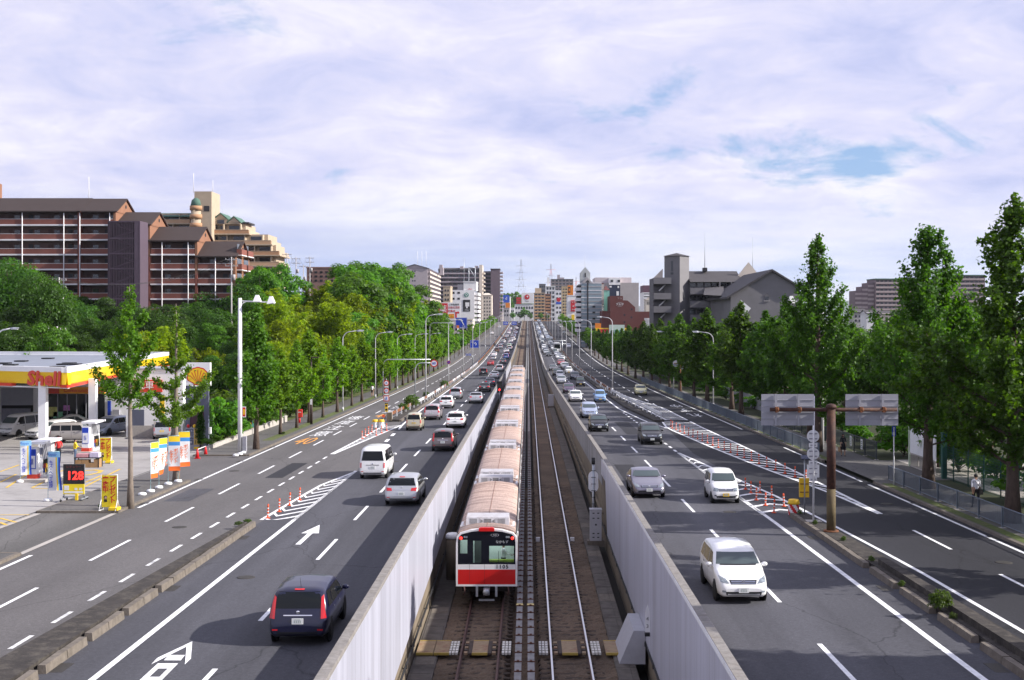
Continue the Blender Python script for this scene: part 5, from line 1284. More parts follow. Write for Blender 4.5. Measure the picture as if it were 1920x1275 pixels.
M_BARK_P = mat('bark_pale', (0.19, 0.155, 0.13), 0.95, var=0.35, vscale=6, bump=0.6, bscale=18, stretch=(1, 1, .3))
M_CULM = mat('bamboo_culm', (0.13, 0.15, 0.05), 0.7, var=.3)
def leaves_mesh(name, C, Nn, S, m, aspect=.62, rng=None):
 """rhombus leaves: centres, normals, sizes"""
 n = len(C); Nn = Nn / np.maximum(np.linalg.norm(Nn, axis=1, keepdims=True), 1e-6)
 a = rng.normal(size=(n, 3)); a -= Nn * (a * Nn).sum(1, keepdims=True); a /= np.maximum(np.linalg.norm(a, axis=1, keepdims=True), 1e-6)
 b = np.cross(Nn, a); S = S[:, None]
 V = np.empty((n, 4, 3), np.float32)
 V[:, 0] = C - a * S * .55; V[:, 1] = C - b * S * .5 * aspect + Nn * S * .06; V[:, 2] = C + a * S * .55 - Nn * S * .10; V[:, 3] = C + b * S * .5 * aspect + Nn * S * .06
 me = bpy.data.meshes.new(name); me.vertices.add(n * 4); me.vertices.foreach_set('co', V.reshape(-1))
 me.loops.add(n * 4); me.loops.foreach_set('vertex_index', np.arange(n * 4, dtype=np.int32))
 me.polygons.add(n); me.polygons.foreach_set('loop_start', np.arange(0, n * 4, 4, dtype=np.int32)); me.polygons.foreach_set('loop_total', np.full(n, 4, np.int32))
 me.materials.append(m); me.update(calc_edges=True); return me
def branch_tree(seed, H, base, prof, nb, nl, ls, up=45, clump=.35, leaf='ginkgo', bark=None, r0=.16, fill=0.25, start=.25, twigs=0):
 """upright tree: prof(u) gives branch length at relative crown height u (0 base..1 top)"""
 rng = np.random.default_rng(seed); tb = MB()
 wob = rng.normal(scale=.05 * H / 10, size=(8, 2)); pts = []; rad = []
 for i in range(8):
  f = i / 7; pts.append((wob[i, 0] * f, wob[i, 1] * f, -.3 + (H * .985 + .3) * f)); rad.append(max(.014, r0 * (1 - f) ** .8 + .012));
 rad[0] *= 1.45
 tb.tube(pts, rad, 9)
 P = [Vector(p) for p in pts]
 def trunk(z):
  f = max(0, min(.999, (z + .3) / (H * .985 + .3))) * 7; i = int(f); return P[i].lerp(P[i + 1], f - i)
 segs = []
 for k in range(nb):
  u = ((k + rng.uniform(.1, .9)) / nb) ** 1.08; z = base + (H - base) * u * .97
  az = k * 2.39996 + rng.uniform(-.5, .5); L = prof(u) * rng.uniform(.55, 1.2)
  el = R_(min(80, up + rng.uniform(-16, 14) + 30 * u))
  p0 = trunk(z - .15 * L); d = Vector((math.cos(az) * math.cos(el), math.sin(az) * math.cos(el), math.sin(el)))
  mid = p0 + d * L * .55 + Vector((0, 0, -.05 * L)); end = p0 + d * L + Vector((0, 0, .12 * L + rng.uniform(-.1, .1) * L))
  rr = max(.012, .30 * r0 * (L / max(.5, prof(.25))) )
  tb.tube([p0, mid, end], [rr, rr * .6, .008], 5, caps=False)
  segs.append((p0, mid, end, L))
  for q in range(twigs):
   f = rng.uniform(.3, .8); s0 = p0.lerp(mid, f * 2) if f < .5 else mid.lerp(end, f * 2 - 1)
   dd = (d + Vector(rng.normal(scale=.6, size=3))).normalized(); LL = L * rng.uniform(.25, .45); e = s0 + dd * LL + Vector((0, 0, .1 * LL))
   tb.tube([s0, e], [rr * .4, .006], 4, caps=False); segs.append((s0, (s0 + e) / 2, e, LL))
 wts = np.array([max(.12, s[3]) ** 1.35 for s in segs]); wts /= wts.sum()
 idx = rng.choice(len(segs), nl, p=wts); f = start + (1 - start) * rng.random(nl) ** .85
 A = np.array([[*s[0], *s[1], *s[2]] for s in segs])[idx]
 p = np.where((f < .5)[:, None], A[:, 0:3] + (A[:, 3:6] - A[:, 0:3]) * (f * 2)[:, None], A[:, 3:6] + (A[:, 6:9] - A[:, 3:6]) * (f * 2 - 1)[:, None])
 # clumps along the branch
 cl = rng.integers(0, 4, nl);
 L = np.array([s[3] for s in segs])[idx]
 sp = clump * np.clip(.45 + .55 * L / max(1e-3, L.max()), .3, 1)
 C = p + rng.normal(size=(nl, 3)) * (sp[:, None] * .55)
 nf = int(nl * fill)
 if nf:
  u = rng.random(nf) ** .8; rr = np.array([prof(q) for q in u]) * .75 * np.sqrt(rng.random(nf)); az = rng.random(nf) * 6.283
  C[:nf] = np.stack([rr * np.cos(az), rr * np.sin(az), base + (H - base) * (u * .97) + rr * math.tan(R_(up)) * .6], 1)
  C[:nf, 2] = np.minimum(C[:nf, 2], H)
 Nn = rng.normal(size=(nl, 3)) + np.stack([C[:, 0], C[:, 1], np.full(nl, .3)], 1) / np.maximum(.4, np.linalg.norm(C[:, :2], axis=1))[:, None] * .7 + np.array([0, 0, .6])
 S = ls * rng.uniform(.65, 1.3, nl)
 return tb.mesh('trunk', bark or M_BARK), leaves_mesh('crown', C, Nn, S, M_LEAF[leaf], .8, rng)
def clump_tree(seed, H, base, R, nc, nl, ls, leaf='broad', bark=None, r0=.22, flat=1.0):
 """broad crown built of many leaf clumps over a limb skeleton"""
 rng = np.random.default_rng(seed); tb = MB(); cz = (base + H) / 2; hz = (H - base) / 2
 tb.tube([(0,0,-.4),(rng.normal()*.1,rng.normal()*.1,base*.6),(rng.normal()*.2,rng.normal()*.2,base+hz*.8)], [r0*1.3, r0, r0*.45], 9)
 cs = []
 for k in range(nc):
  z = 1 - 2 * (k + .5) / nc; a = k * 2.39996 + rng.uniform(-.3,.3); rr = math.sqrt(max(0, 1 - z*z)); q = rng.uniform(.55, .98) if rng.random() < .8 else rng.uniform(.2, .5)
  z2 = z if z > -.35 else z * .75
  c = Vector((R * rr * math.cos(a) * q, R * rr * math.sin(a) * q, cz + hz * z2 * q * flat)); cs.append((c, R * rng.uniform(.24, .40)))
  if k % 3 == 0: tb.tube([(0, 0, base*.7 + .2*hz), ((c.x)*.5, c.y*.5, (c.z + base)/2 + .1*hz), c], [r0*.4, r0*.25, .02], 5, caps=False)
 w = np.array([r*r for _, r in cs]); w /= w.sum(); idx = rng.choice(nc, nl, p=w)
 Cc = np.array([tuple(c) for c, _ in cs])[idx]; Rr = np.array([r for _, r in cs])[idx]
 d = rng.normal(size=(nl, 3)); d /= np.linalg.norm(d, axis=1, keepdims=True); d[:, 2] = np.where(d[:, 2] < -.25, -d[:, 2], d[:, 2])
 rad = Rr * (.55 + .5 * rng.random(nl)); C = Cc + d * rad[:, None] * np.array([1, 1, .72])
 Nn = d * 1.1 + rng.normal(size=(nl, 3)) * .55 + np.array([0, 0, .5])
 return tb.mesh('trunk', bark or M_BARK), leaves_mesh('crown', C, Nn, ls * rng.uniform(.65, 1.3, nl), M_LEAF[leaf], .7, rng)
def bamboo(seed, H, R, nc, nl, ls):
 rng = np.random.default_rng(seed); tb = MB(); cul = []
 for k in range(nc):
  a = rng.random() * 6.283; r = R * .55 * math.sqrt(rng.random()); h = H * rng.uniform(.72, 1.0); b = rng.random() * 6.283; ln = R * rng.uniform(.35, .75)
  p0 = Vector((r*math.cos(a), r*math.sin(a), -.3)); pts = [p0 + Vector((math.cos(b)*ln*q**2.6, math.sin(b)*ln*q**2.6, h*(q - .10*q**5))) for q in (0,.25,.5,.7,.85,1)]
  tb.tube(pts, [.05,.05,.045,.035,.02,.008], 5, caps=False); cul.append(pts)
 idx = rng.integers(0, nc, nl); f = .30 + .70 * rng.random(nl) ** .7
 ar = np.array([[tuple(p) for p in c] for c in cul]); qs = np.array([0,.25,.5,.7,.85,1]); C = np.empty((nl, 3))
 A = ar[idx]
 for j in range(3): C[:, j] = [np.interp(ff, qs, A[i, :, j]) for i, ff in enumerate(f)]
 wd = R * .34 * np.sin(np.clip(f, .05, 1) * 2.6 + .25).clip(.12, 1); off = rng.normal(size=(nl, 3)) * wd[:, None] * .6; off[:, 2] = -np.abs(off[:, 2]) * .8 + .1
 C += off
 Nn = rng.normal(size=(nl, 3)) * .8 + np.array([0, 0, .9]) + off * .5 / R
 return tb.mesh('trunk', M_CULM), leaves_mesh('crown', C, Nn, ls * rng.uniform(.6, 1.35, nl), M_LEAF['bamboo'], .38, rng)
def lin(T): return lambda u: lerp_tab(T, u)
PROTO = {
 'ginkgo_a': (11.5, branch_tree(1, 11.5, 5.2, lin([(0,1.9),(.15,2.3),(.35,2.0),(.6,1.15),(.8,.6),(1,.25)]), 27, 6800, .145, 28, .26, 'ginkgo', M_BARK_P, .14, .0, .12)),
 'ginkgo_b': (10.9, branch_tree(2, 10.9, 3.6, lin([(0,2.8),(.2,2.9),(.35,1.6),(.5,.9),(.8,.45),(1,.2)]), 26, 6400, .145, 20, .26, 'ginkgo', M_BARK_P, .17, .0, .12)),
 'street_a': (9.5, branch_tree(3, 9.5, 2.3, lin([(0,1.3),(.2,2.1),(.45,1.9),(.7,1.2),(1,.3)]), 32, 4600, .23, 34, .32, 'street', M_BARK, .14, .08)),
 'street_b': (9.5, branch_tree(4, 9.5, 2.8, lin([(0,1.0),(.25,1.7),(.5,1.8),(.75,1.1),(1,.25)]), 30, 4200, .23, 38, .32, 'street', M_BARK, .13, .06)),
 'street_c': (11.3, branch_tree(5, 11.3, 2.6, lin([(0,1.7),(.2,2.6),(.45,2.2),(.7,1.4),(1,.3)]), 46, 9500, .23, 40, .42, 'mid', M_BARK, .2, .12)),
 'tulip_a': (15.5, branch_tree(6, 15.5, 2.9, lin([(0,3.2),(.15,5.0),(.35,4.6),(.52,3.3),(.68,2.5),(.85,1.7),(1,.6)]), 56, 33000, .19, 34, .40, 'tulip', M_BARK, .30, .03, .22, 3)),
 'tulip_b': (15.5, branch_tree(7, 15.5, 2.7, lin([(0,3.0),(.18,4.8),(.38,4.2),(.55,2.9),(.68,2.1),(.80,1.8),(1,.5)]), 52, 31000, .19, 38, .38, 'tulip', M_BARK, .29, .03, .22, 3)),
 'tulip_c': (13.0, branch_tree(8, 13.0, 2.6, lin([(0,2.6),(.2,4.2),(.45,3.7),(.65,2.0),(.8,.9),(1,.2)]), 50, 13000, .29, 36, .42, 'tulip', M_BARK, .24, .05, .2, 3)),
 'tulip_d': (13.0, branch_tree(9, 13.0, 3.2, lin([(0,3.0),(.2,4.0),(.5,3.2),(.7,1.6),(.85,1.0),(1,.2)]), 46, 12000, .29, 40, .42, 'tulip', M_BARK, .23, .05, .2, 3)),
 'broad_a': (12.0, clump_tree(10, 12, 2.5, 4.8, 60, 12000, .36, 'broad')),
 'broad_b': (12.0, clump_tree(11, 12, 1.5, 4.2, 54, 11000, .36, 'mid')),
 'broad_c': (12.0, clump_tree(12, 12, 3.0, 5.4, 70, 13000, .34, 'broad')),
 'bamboo_a': (13.0, bamboo(13, 13, 3.6, 26, 11000, .50)),
 'bamboo_b': (13.0, bamboo(14, 13, 3.2, 22, 10000, .50)),
 'far_a': (9.0, clump_tree(15, 9, 2.0, 2.9, 30, 2400, .50, 'mid', r0=.13)),
 'far_b': (9.0, clump_tree(16, 9, 1.8, 2.6, 26, 2000, .52, 'street', r0=.13)),
 'cypress': (3.2, branch_tree(17, 3.2, .3, lin([(0,.5),(.3,.55),(.7,.32),(1,.08)]), 26, 2200, .13, 62, .16, 'conifer', M_BARK, .05, .5)),
 'bush_a': (1.8, clump_tree(18, 1.8, .05, 1.5, 22, 1500, .20, 'bush', r0=.05)),
 'bush_b': (1.8, clump_tree(19, 1.8, .05, 1.3, 20, 1300, .20, 'mid', r0=.05)),
}
def plant(proto, x, y, z=None, h=None, wf=1.0, name='tree', label='', cat='tree', group=None, rot=None):
 H, (tm, cm) = PROTO[proto]; s = (h or H) / H
 t = thing(name, label, cat, (x, y, gz(x, y) + .1 if z is None else z), random.uniform(0, 6.28) if rot is None else rot, group)
 t.scale = (s * wf, s * wf, s)
 ob('trunk', tm, t); ob('crown', cm, t); return t
GL = 'street trees along the left pavement'; GR = 'tall street trees along the right pavement'
def zw(y): return zr(y) + .1
plant('ginkgo_a', -20.5, 64.3, zw(63), 11.5, 1, 'ginkgo_tree', 'slender young ginkgo rising before the filling station canopy, behind the yellow present board', 'tree', GL, 1.0)
plant('ginkgo_b', -21.3, 75.5, zw(75), 10.9, 1, 'ginkgo_tree', 'young ginkgo with spreading low limbs, in front of the scallop sign tower', 'tree', GL, 2.2)
plant('street_c', -21.0, 96.4, zw(96), 11.2, 1, 'ginkgo_tree', 'full conical street tree just right of the tall white floodlight pole', 'tree', GL)
lt = [(110.6,7.6,'street_b'),(118,8.4,'street_a'),(125.2,9.4,'street_b'),(133.2,7.4,'street_a'),(142.2,8.6,'street_b'),(155,7.6,'street_a'),(164.7,8.6,'street_b'),(178.7,9.3,'street_a'),(188,9.0,'street_b'),(197,9.4,'street_a'),(206,9.2,'street_b'),(216,9.5,'street_a'),(226,9.2,'street_b'),(237,9.4,'street_a'),(248,9.0,'street_b'),(260,9.3,'street_a'),(273,9.5,'street_b'),(286,9.2,'street_a'),(300,9.4,'street_b')]
for i, (y, h, p) in enumerate(lt):
 plant(p, -21.75 + random.uniform(-.2,.2), y, zw(y), h, random.uniform(1.05,1.45), 'street_tree', f"slim street tree on the left pavement, {ORD[i]} beyond the full conical one" if i else 'slim street tree on the left pavement, nearest beyond the full conical one', 'tree', GL)
# right: big roadside trees
rt = [(17,22.8,15,'tulip_a'),(31,22.9,15,'tulip_b'),(44.5,22.9,15.0,'tulip_a')]
for i, (y, x, h, p) in enumerate(rt): plant(p, x, y, zw(y), h, 1, 'tall_street_tree', f"tall roadside tree right of the picture's edge, {('nearest','second','third')[i]} from the camera", 'tree', GR)
big = [(58.6,22.8,15.4,'tulip_b',1.08,'tallest dense tree at the right edge, behind the walking man'),(71.6,23.0,15.1,'tulip_a',1.02,'tall dense tree with a spire top left of the right edge tree'),(94.2,21.9,16.4,'tulip_b',1.0,'tall dense tree with forked spire behind the left sign back'),
       (83.0,27.5,11.5,'tulip_c',1,'medium tree in the gap behind the rusty sign post'),(108,24.4,11.6,'tulip_d',1,'broad tree just left of the forked spire tree')]
for (y, x, h, p, wf, lab) in big: plant(p, x, y, zw(y), h, wf, 'tall_street_tree', lab, 'tree', GR)
ry = [(121.6,25.2,12.2),(129.1,24.6,11.6),(138,23.6,12.6),(148,24.2,11.8),(157,22.6,12.3),(168,22.4,11.4),(178.7,21.8,12.0),(190,21.6,11.2),(203,21.5,11.6),(217,21.6,11.0),(232,21.5,11.4),(248,21.4,10.4),(266,21.4,10.8),(285,21.5,10.2),(300,21.4,9.8),(318,21.5,9.6),(337,21.4,9.4),(356,21.5,9.2),(377,21.4,9.2),(400,21.5,9.0)]
for i, (y, x, h) in enumerate(ry): plant('tulip_c' if i % 2 else 'tulip_d', x, y, zw(y), h, random.uniform(1.0,1.3), 'tall_street_tree', f"tree in the dense right hand row, {ORD[i]} beyond the forked spire tree" if i else 'tree in the dense right hand row, first beyond the forked spire tree', 'tree', GR)
k = 0
for row, (dx, ys) in enumerate(((29, (60,70,81,92,103,115,127,140,153,167,182,198,215,233,252,272,295,320)), (36, (74,90,106,123,141,160,181,204,229,256,286)), (45, (100,122,146,172,200,232,268)))):
 for y in ys:
  x = dx + random.uniform(-1.5,1.5); h = random.uniform(8.8, 11.4)
  plant(('broad_a','broad_c','broad_b')[k % 3], x, y + random.uniform(-3,3), None, h, random.uniform(.9,1.15), 'broadleaf_tree', f"dark broadleaf tree in the {('front','middle','back')[row]} row of the right hand wood, {ORD[ys.index(y)]} from the camera", 'tree', 'wood behind the right pavement'); k += 1
# far street trees on both sides
for i in range(34):
 y = 318 + 15.5 * i
 plant('far_a' if i % 2 else 'far_b', -22.4 + random.uniform(-.4,.4), y, zw(y), random.uniform(6.5, 8.2), 1, 'street_tree', f"small round street tree in the far left row, {ORD[i]} from its near end", 'tree', 'far street trees on the left')
 y = 420 + 12.5 * i
 plant('far_b' if i % 2 else 'far_a', 22.2 + random.uniform(-.4,.4), y, zw(y), random.uniform(6.5, 8.4), 1, 'street_tree', f"small round street tree in the far right row, {ORD[i]} from its near end", 'tree', 'far street trees on the right')
# ------------------------------------------------------------------ wooded slope on the left
SKY = [(-60,480),(0,486),(60,486),(100,522),(130,545),(190,544),(240,552),(300,550),(380,550),(450,552),(475,500),(500,490),(528,497),(548,532),(580,520),(610,512),(640,492),(680,486),(720,486),(745,494),(765,525),(800,548),(825,585),(850,610),(880,640)]
SLOPE = {}
def slope_tree(px, top, D, typ, wpx=None):
 D = max(D, 27.5 * 2338 / (989.7 - px) + 6); x = PX(px, D); g = gz(x, D); zt_ = PZ(top, D); h = max(3.5, zt_ - g)
 nm, words = {'b': ('broadleaf_tree','broadleaf tree on the left slope'), 'm': ('broadleaf_tree','mid green broadleaf tree on the left slope'), 'y': ('bamboo_clump','yellow green bamboo clump on the left slope')}[typ]
 p = {'b': random.choice(('broad_a','broad_c')), 'm': 'broad_b', 'y': random.choice(('bamboo_a','bamboo_b'))}[typ]
 H = PROTO[p][0]; hh = min(h, 19.0); z = zt_ - hh
 if z > g + .3: z = g - .0;
 base_r = {'b': 4.9, 'm': 4.2, 'y': 3.3}[typ]; wf = 1.0
 if wpx: wf = (wpx / 2 / 2338 * D) / (base_r * hh / H)
 wf = max(.7, min(1.7, wf))
 side = 'above the filling station' if px < 300 else ('below the brick flats' if px < 480 else ('on the bamboo hillside' if px < 640 else 'at the tall dark clump' if px < 770 else 'beside the far road'))
 t = plant(p, x, D, g - .1, h, wf, nm, f"{'dark' if typ=='b' else ('bright green' if typ=='m' else 'feathery yellow green')} {'bamboo clump' if typ=='y' else 'broadleaf tree'} {side} on the left slope", 'bamboo' if typ == 'y' else 'tree', 'trees on the wooded left slope ' + side)
 SLOPE.setdefault(t['label'], []).append((px, t)); return t
def stype(px, row):
 r = random.random()
 if px < 210: return 'b' if r < .85 else 'm'
 if px < 345: return ('y' if row >= 2 and r < .4 else ('b' if r < .8 else 'm'))
 if px < 470: return ('b' if r < .75 else 'm') if row < 3 else ('b' if r < .8 else 'y')
 if px < 545: return 'm' if row == 0 and r < .8 else ('y' if r < .8 else 'm')
 if px < 640: return 'y' if r < .86 else 'b'
 if px < 760: return 'm' if row == 0 else ('y' if row == 1 and px < 720 and r < .55 else ('y' if r < .3 else 'm'))
 return 'm' if r < .85 else 'y'
for row, (D, add, step) in enumerate(((245, 0, 40), (215, 16, 44), (188, 44, 46), (165, 78, 50), (147, 118, 56))):
 px = -40 + 13 * row
 while px < 845:
  q = px + random.uniform(-10, 10); top = lerp_tab(SKY, q) + add * (1.0 if q < 700 else .6) + random.uniform(-2, 14)
  if 100 < q < 480 and row == 0: top += 3
  slope_tree(q, top, D + random.uniform(-8, 8), stype(q, row)); px += step
for (px, top, D, ty, wpx) in ((30,485,172,'b',150),(85,512,160,'b',110),(-30,480,180,'b',150),(300,588,150,'y',90),(260,600,142,'y',80),(95,600,140,'m',70),(655,490,262,'m',90),(690,485,268,'m',90),(730,487,275,'m',80),(510,488,235,'m',70),(490,495,225,'m',60)):
 slope_tree(px, top, D, ty, wpx)
for lab, L in SLOPE.items():
 if len(L) > 1:
  for i, (px, t) in enumerate(sorted(L, key=lambda q: q[0])): t['label'] = lab.replace(' on the left slope', '') + f", {ORD[i].replace('nearest','first')} from the left"
# undergrowth beside the pavements
for i in range(36):
 y = 104 + 6.2 * i + random.uniform(-2,2)
 plant('bush_a' if i % 2 else 'bush_b', -26.2 + random.uniform(-.9,.9), y, None, random.uniform(2.4,4.4), .95, 'bush', f"leafy bush at the back of the left pavement, {ORD[i]} from the camera", 'bush', 'bushes behind the left pavement')
for i in range(26):
 y = 52 + 7.5 * i + random.uniform(-2,2)
 plant('bush_b', 27.5 + random.uniform(-1,1.5), y, None, random.uniform(1.6,2.8), 1.2, 'bush', f"dark bush behind the right pavement railing, {ORD[i]} from the camera", 'bush', 'bushes behind the right pavement')
for i, (x, y, h) in enumerate(((-14.1,141,1.0),(-14.0,148,1.3),(-13.9,150.5,1.5),(-13.9,172,.9),(-13.8,205,1.2))):
 plant('bush_a', x, y, zr(y)+.2, h, .8, 'bush', f"weedy bush growing through the left guard rail, {ORD[i]} from the camera", 'bush', 'bushes on the left median')
for i, (x, y) in enumerate(((13.3,60.9),(13.25,57.6),(13.4,53.0),(13.3,48.2),(13.0,43.4),(13.05,39.5),(13.1,38.4))):
 plant('bush_a', x, y, zr(y)+.16, .24 if y != 39.5 else .7, .7, 'weed', f"weed tuft in the right median kerb, {ORD[i].replace('nearest','first')} from the striped barrel" if y != 39.5 else 'tallest weed growing between the right median kerb blocks', 'weed', 'weeds on the right median' if y != 39.5 else None)
for i, (x, y) in enumerate(((-21.6,63.3),(-13.1,58.2),(-13.3,57.4),(-21.7,110.5),(-21.8,125.2),(-21.9,133.2))):
 plant('bush_a', x, y, zr(y)+.14, .22, 1.2, 'weed', ('low weed tuft at the foot of the nearer ginkgo','low weed tuft on the left median nose','low weed tuft just before the left median nose','low weed tuft at a street tree before the post box','low weed tuft at the street tree by the dark lamp post','low weed tuft at the street tree past the dark lamp post')[i], 'weed', 'weeds by the left kerb')
# ================================================================== street furniture
M_SIGNBACK = mat('sign_back_grey', (0.30, 0.30, 0.34), 0.6, var=0.08, vscale=3); M_SIGNW = mat('sign_white', (0.74, 0.74, 0.76), 0.5, var=0.04)
M_BLUE = mat('sign_blue', (0.012, 0.05, 0.42), 0.4, var=0.05); M_RED = mat('sign_red', (0.55, 0.015, 0.02), 0.4, var=0.05); M_ORANGE = mat('delineator_orange', (0.70, 0.085, 0.02), 0.5, var=0.08); M_YELLOW = mat('sign_yellow', (0.75, 0.46, 0.02), 0.5, var=0.06)
M_LAMPGLASS = mat('lamp_glass', (0.55, 0.55, 0.52), 0.2, var=0.05)
def pole_lamp(label, x, y, h, arm, group, z=None, cat='street lamp', r=.075):
 """curved-arm street lamp; arm >0 reaches towards +X"""
 t = thing('street_lamp', label, cat, (x, y, (zr(y) + .12) if z is None else z), 0, group)
 s = 1 if arm > 0 else -1; a = abs(arm)
 b = MB(); pts = [(0,0,0),(0,0,h*.5),(0,0,h-1.0)]; rr = [r*1.25, r, r*.8]
 for k in range(1, 6): q = k/5*math.pi/2; pts.append((s*.9*(1-math.cos(q)), 0, h-1.0+.9*math.sin(q))); rr.append(r*.7)
 pts.append((s*a, 0, h + .02)); rr.append(r*.55)
 b.tube(pts, rr, 8); b.tube([(0,0,0),(0,0,.5)], [r*1.9, r*1.7], 10); b.build('pole', M_LAMP, t)
 b = MB(); L = .85; b.v += [(s*a,-.07,h-.05),(s*(a+L*.35),-.17,h-.06),(s*(a+L),-.10,h+.02),(s*(a+L),.10,h+.02),(s*(a+L*.35),.17,h-.06),(s*a,.07,h-.05),(s*a,-.06,h+.08),(s*(a+L*.35),-.13,h+.14),(s*(a+L),-.07,h+.10),(s*(a+L),.07,h+.10),(s*(a+L*.35),.13,h+.14),(s*a,.06,h+.08)]
 for i in range(6): q=(i+1)%6; b.face((i,q,6+q,6+i))
 b.face(range(6,12)); b.build('lamp_head', M_GALV, t)
 b = MB(); b.box(*sorted((s*(a+.1), s*(a+L-.1))), -.12, .12, h-.10, h-.045); b.build('lens', M_LAMPGLASS, t)
 return t
for i, (y, h) in enumerate(((168.0,11.6),(216,11.4),(265,11.4),(311,11.2),(356,11.2),(404,11.2),(460,11.2),(520,11),(590,11),(670,11),(760,10.5))):
 pole_lamp(f"white curved street lamp on the left median, {ORD[i]} from the camera", -13.75, y, h, 1.5, 'street lamps on the left median')
for i, (y, h) in enumerate(((194.8,11.6),(238,11.5),(288,11.6),(333,11.6),(382,11.4),(432,11.4),(482,11.2),(540,11),(600,11),(670,11),(760,10.5))):
 pole_lamp(f"white curved street lamp on the right median, {ORD[i]} from the camera", xm2(y) + .7 if y > 200 else 13.2, y, h, -1.6, 'street lamps on the right median')
for i, (x, y, h) in enumerate(((-21.4,144.2,9.3),(-21.3,174.3,9.2),(-20.95,200.2,8.9),(-21.0,232,8.9),(-21.0,266,8.9))):
 pole_lamp(f"white street lamp among the left pavement trees, {ORD[i]} from the camera", x, y, h, 1.6, 'street lamps on the left pavement', r=.065)
for i, (x, y, h) in enumerate(((22.6,152,9.2),(22.2,190,9.3))):
 pole_lamp(f"street lamp mostly hidden in the right hand trees, {ORD[i]} from the camera", x, y, h, -1.7, 'street lamps among the right trees', r=.065)
pole_lamp('street lamp with a long head beyond the canopy roof at the left edge', -54.5, 128, PZ(616,128) - gz(-54.5,128), 1.4, None, z=gz(-54.5,128), r=.11)
def floodlight(label, x, y, h, s):
 t = thing('floodlight_pole', label, 'floodlight', (x, y, zr(y) + .13))
 b = MB(); b.tube([(0,0,0),(0,0,h*.5),(0,0,h)], [.17,.165,.14], 12); b.build('pole', M_WHITE, t)
 b = MB(); b.tube([(0,0,h-.22),(s*2.35,0,h-.32)], [.055,.05], 8); b.tube([(s*.05,0,h-.75),(s*.2,0,h-.4),(s*.45,0,h-.28)], .04, 6); b.build('arm', M_WHITE, t)
 for k, d in enumerate((1.25, 2.3)):
  b = MB(); zt_ = h - .05 - .1*k; b.v += [(s*(d-.05),-.12,zt_+.28),(s*(d+.16),-.12,zt_+.28),(s*(d+.16),.12,zt_+.28),(s*(d-.05),.12,zt_+.28),(s*(d-.22),-.30,zt_-.22-.08*k),(s*(d+.34),-.30,zt_-.22),(s*(d+.34),.30,zt_-.22),(s*(d-.22),.30,zt_-.22-.08*k)]
  n0 = len(b.v) - 8
  for q in ((0,1,2,3),(0,4,5,1),(1,5,6,2),(2,6,7,3),(3,7,4,0)): b.face([n0+i for i in q])
  b.build('flood_head', M_SIGNW, t); b = MB(); b.box(*sorted((s*(d-.18), s*(d+.30))), -.26, .26, zt_-.24-.05*k, zt_-.21-.03*k); b.build('lens', M_LAMPGLASS, t)
 b = MB(); b.box(.17,.45,-.02,.02,2.6,3.4); b.mat(1); b.box(.20,.42,-.026,-.02,2.66,3.34); b.mat(2); b.box(.24,.38,-.031,-.026,2.8,3.2); b.build('small_sign', [M_SIGNW, M_RED, M_YELLOW], t) if s > 0 else None
 if s > 0:
  b = MB(); b.box(.22,.5,-.15,.15,0,1.15); b.build('control_box', M_SIGNBACK, t)
 return t
floodlight('tall white floodlight pole with two heads at the filling station corner', -21.75, 94.2, 11.6, 1)
floodlight('white floodlight pole with two heads poking out of the right trees', 22.75, 96.5, 11.7, -1)
# ------------------------------------------------------------------ rusty T post with two sign backs
def t_sign():
 x, y = 13.5, 55.5; z = zr(y) + .2
 t = thing('sign_gantry', 'rusty T shaped post carrying two grey sign backs over the right median', 'sign gantry', (x, y, z)); H = 5.62
 b = MB(); b.tube([(0,0,0),(0,0,1.9)], [.205,.20], 16); b.build('post_foot', mat('post_ochre',(.10,.075,.036),.8,var=.35,vscale=2,dirt=((.07,.045,.03),.9,1.5)), t)
 b = MB(); b.tube([(0,0,1.9),(0,0,H-.12)], [.20,.195], 16); b.lathe([(.24,H-.14),(.24,H-.05),(.2,H+.02),(.1,H+.06),(.001,H+.07)], n=16); b.build('post', mat('post_rust',(.045,.018,.014),.75,var=.4,vscale=2.5,dirt=((.14,.06,.03),.7,3.0)), t)
 mr = MATS['post_rust']
 b = MB(); b.tube([(-2.72,.0,5.42),(2.92,.0,5.42)], .085, 12); b.build('cross_arm', mr, t)
 b = MB(); b.tube([(0,0,0),(0,0,.06)], [.34,.34], 16); b.build('base_plate', M_RUST, t)
 for (xa, xb) in ((-3.07,-.72),(.69,3.04)):
  z0, z1 = 4.70, 6.10; n = 5
  for i in range(n):
   a = z0 + (z1-z0)*i/n; c = z0 + (z1-z0)*(i+1)/n; b = MB(); b.box(xa, xb, .19, .225, a+.004, c-.004); b.box(xa, xb, .165, .19, a+.004, a+.03); b.build('sign_panel', M_SIGNBACK, t)
  w_ = xb - xa
  for f in (.27, .70):
   b = MB(); b.box(xa+w_*f-.05, xa+w_*f+.05, .10, .17, z0, z1); b.build('stiffener', M_SIGNBACK, t)
   b = MB(); b.lathe([(.10,-.05),(.115,-.03),(.115,.03),(.10,.05)], (xa+w_*f+.05, 0, 5.42), 12, 'x'); b.box(xa+w_*f-.05, xa+w_*f+.05, -.1, .12, 5.30, 5.54); b.build('clamp', M_RUST, t)
t_sign()
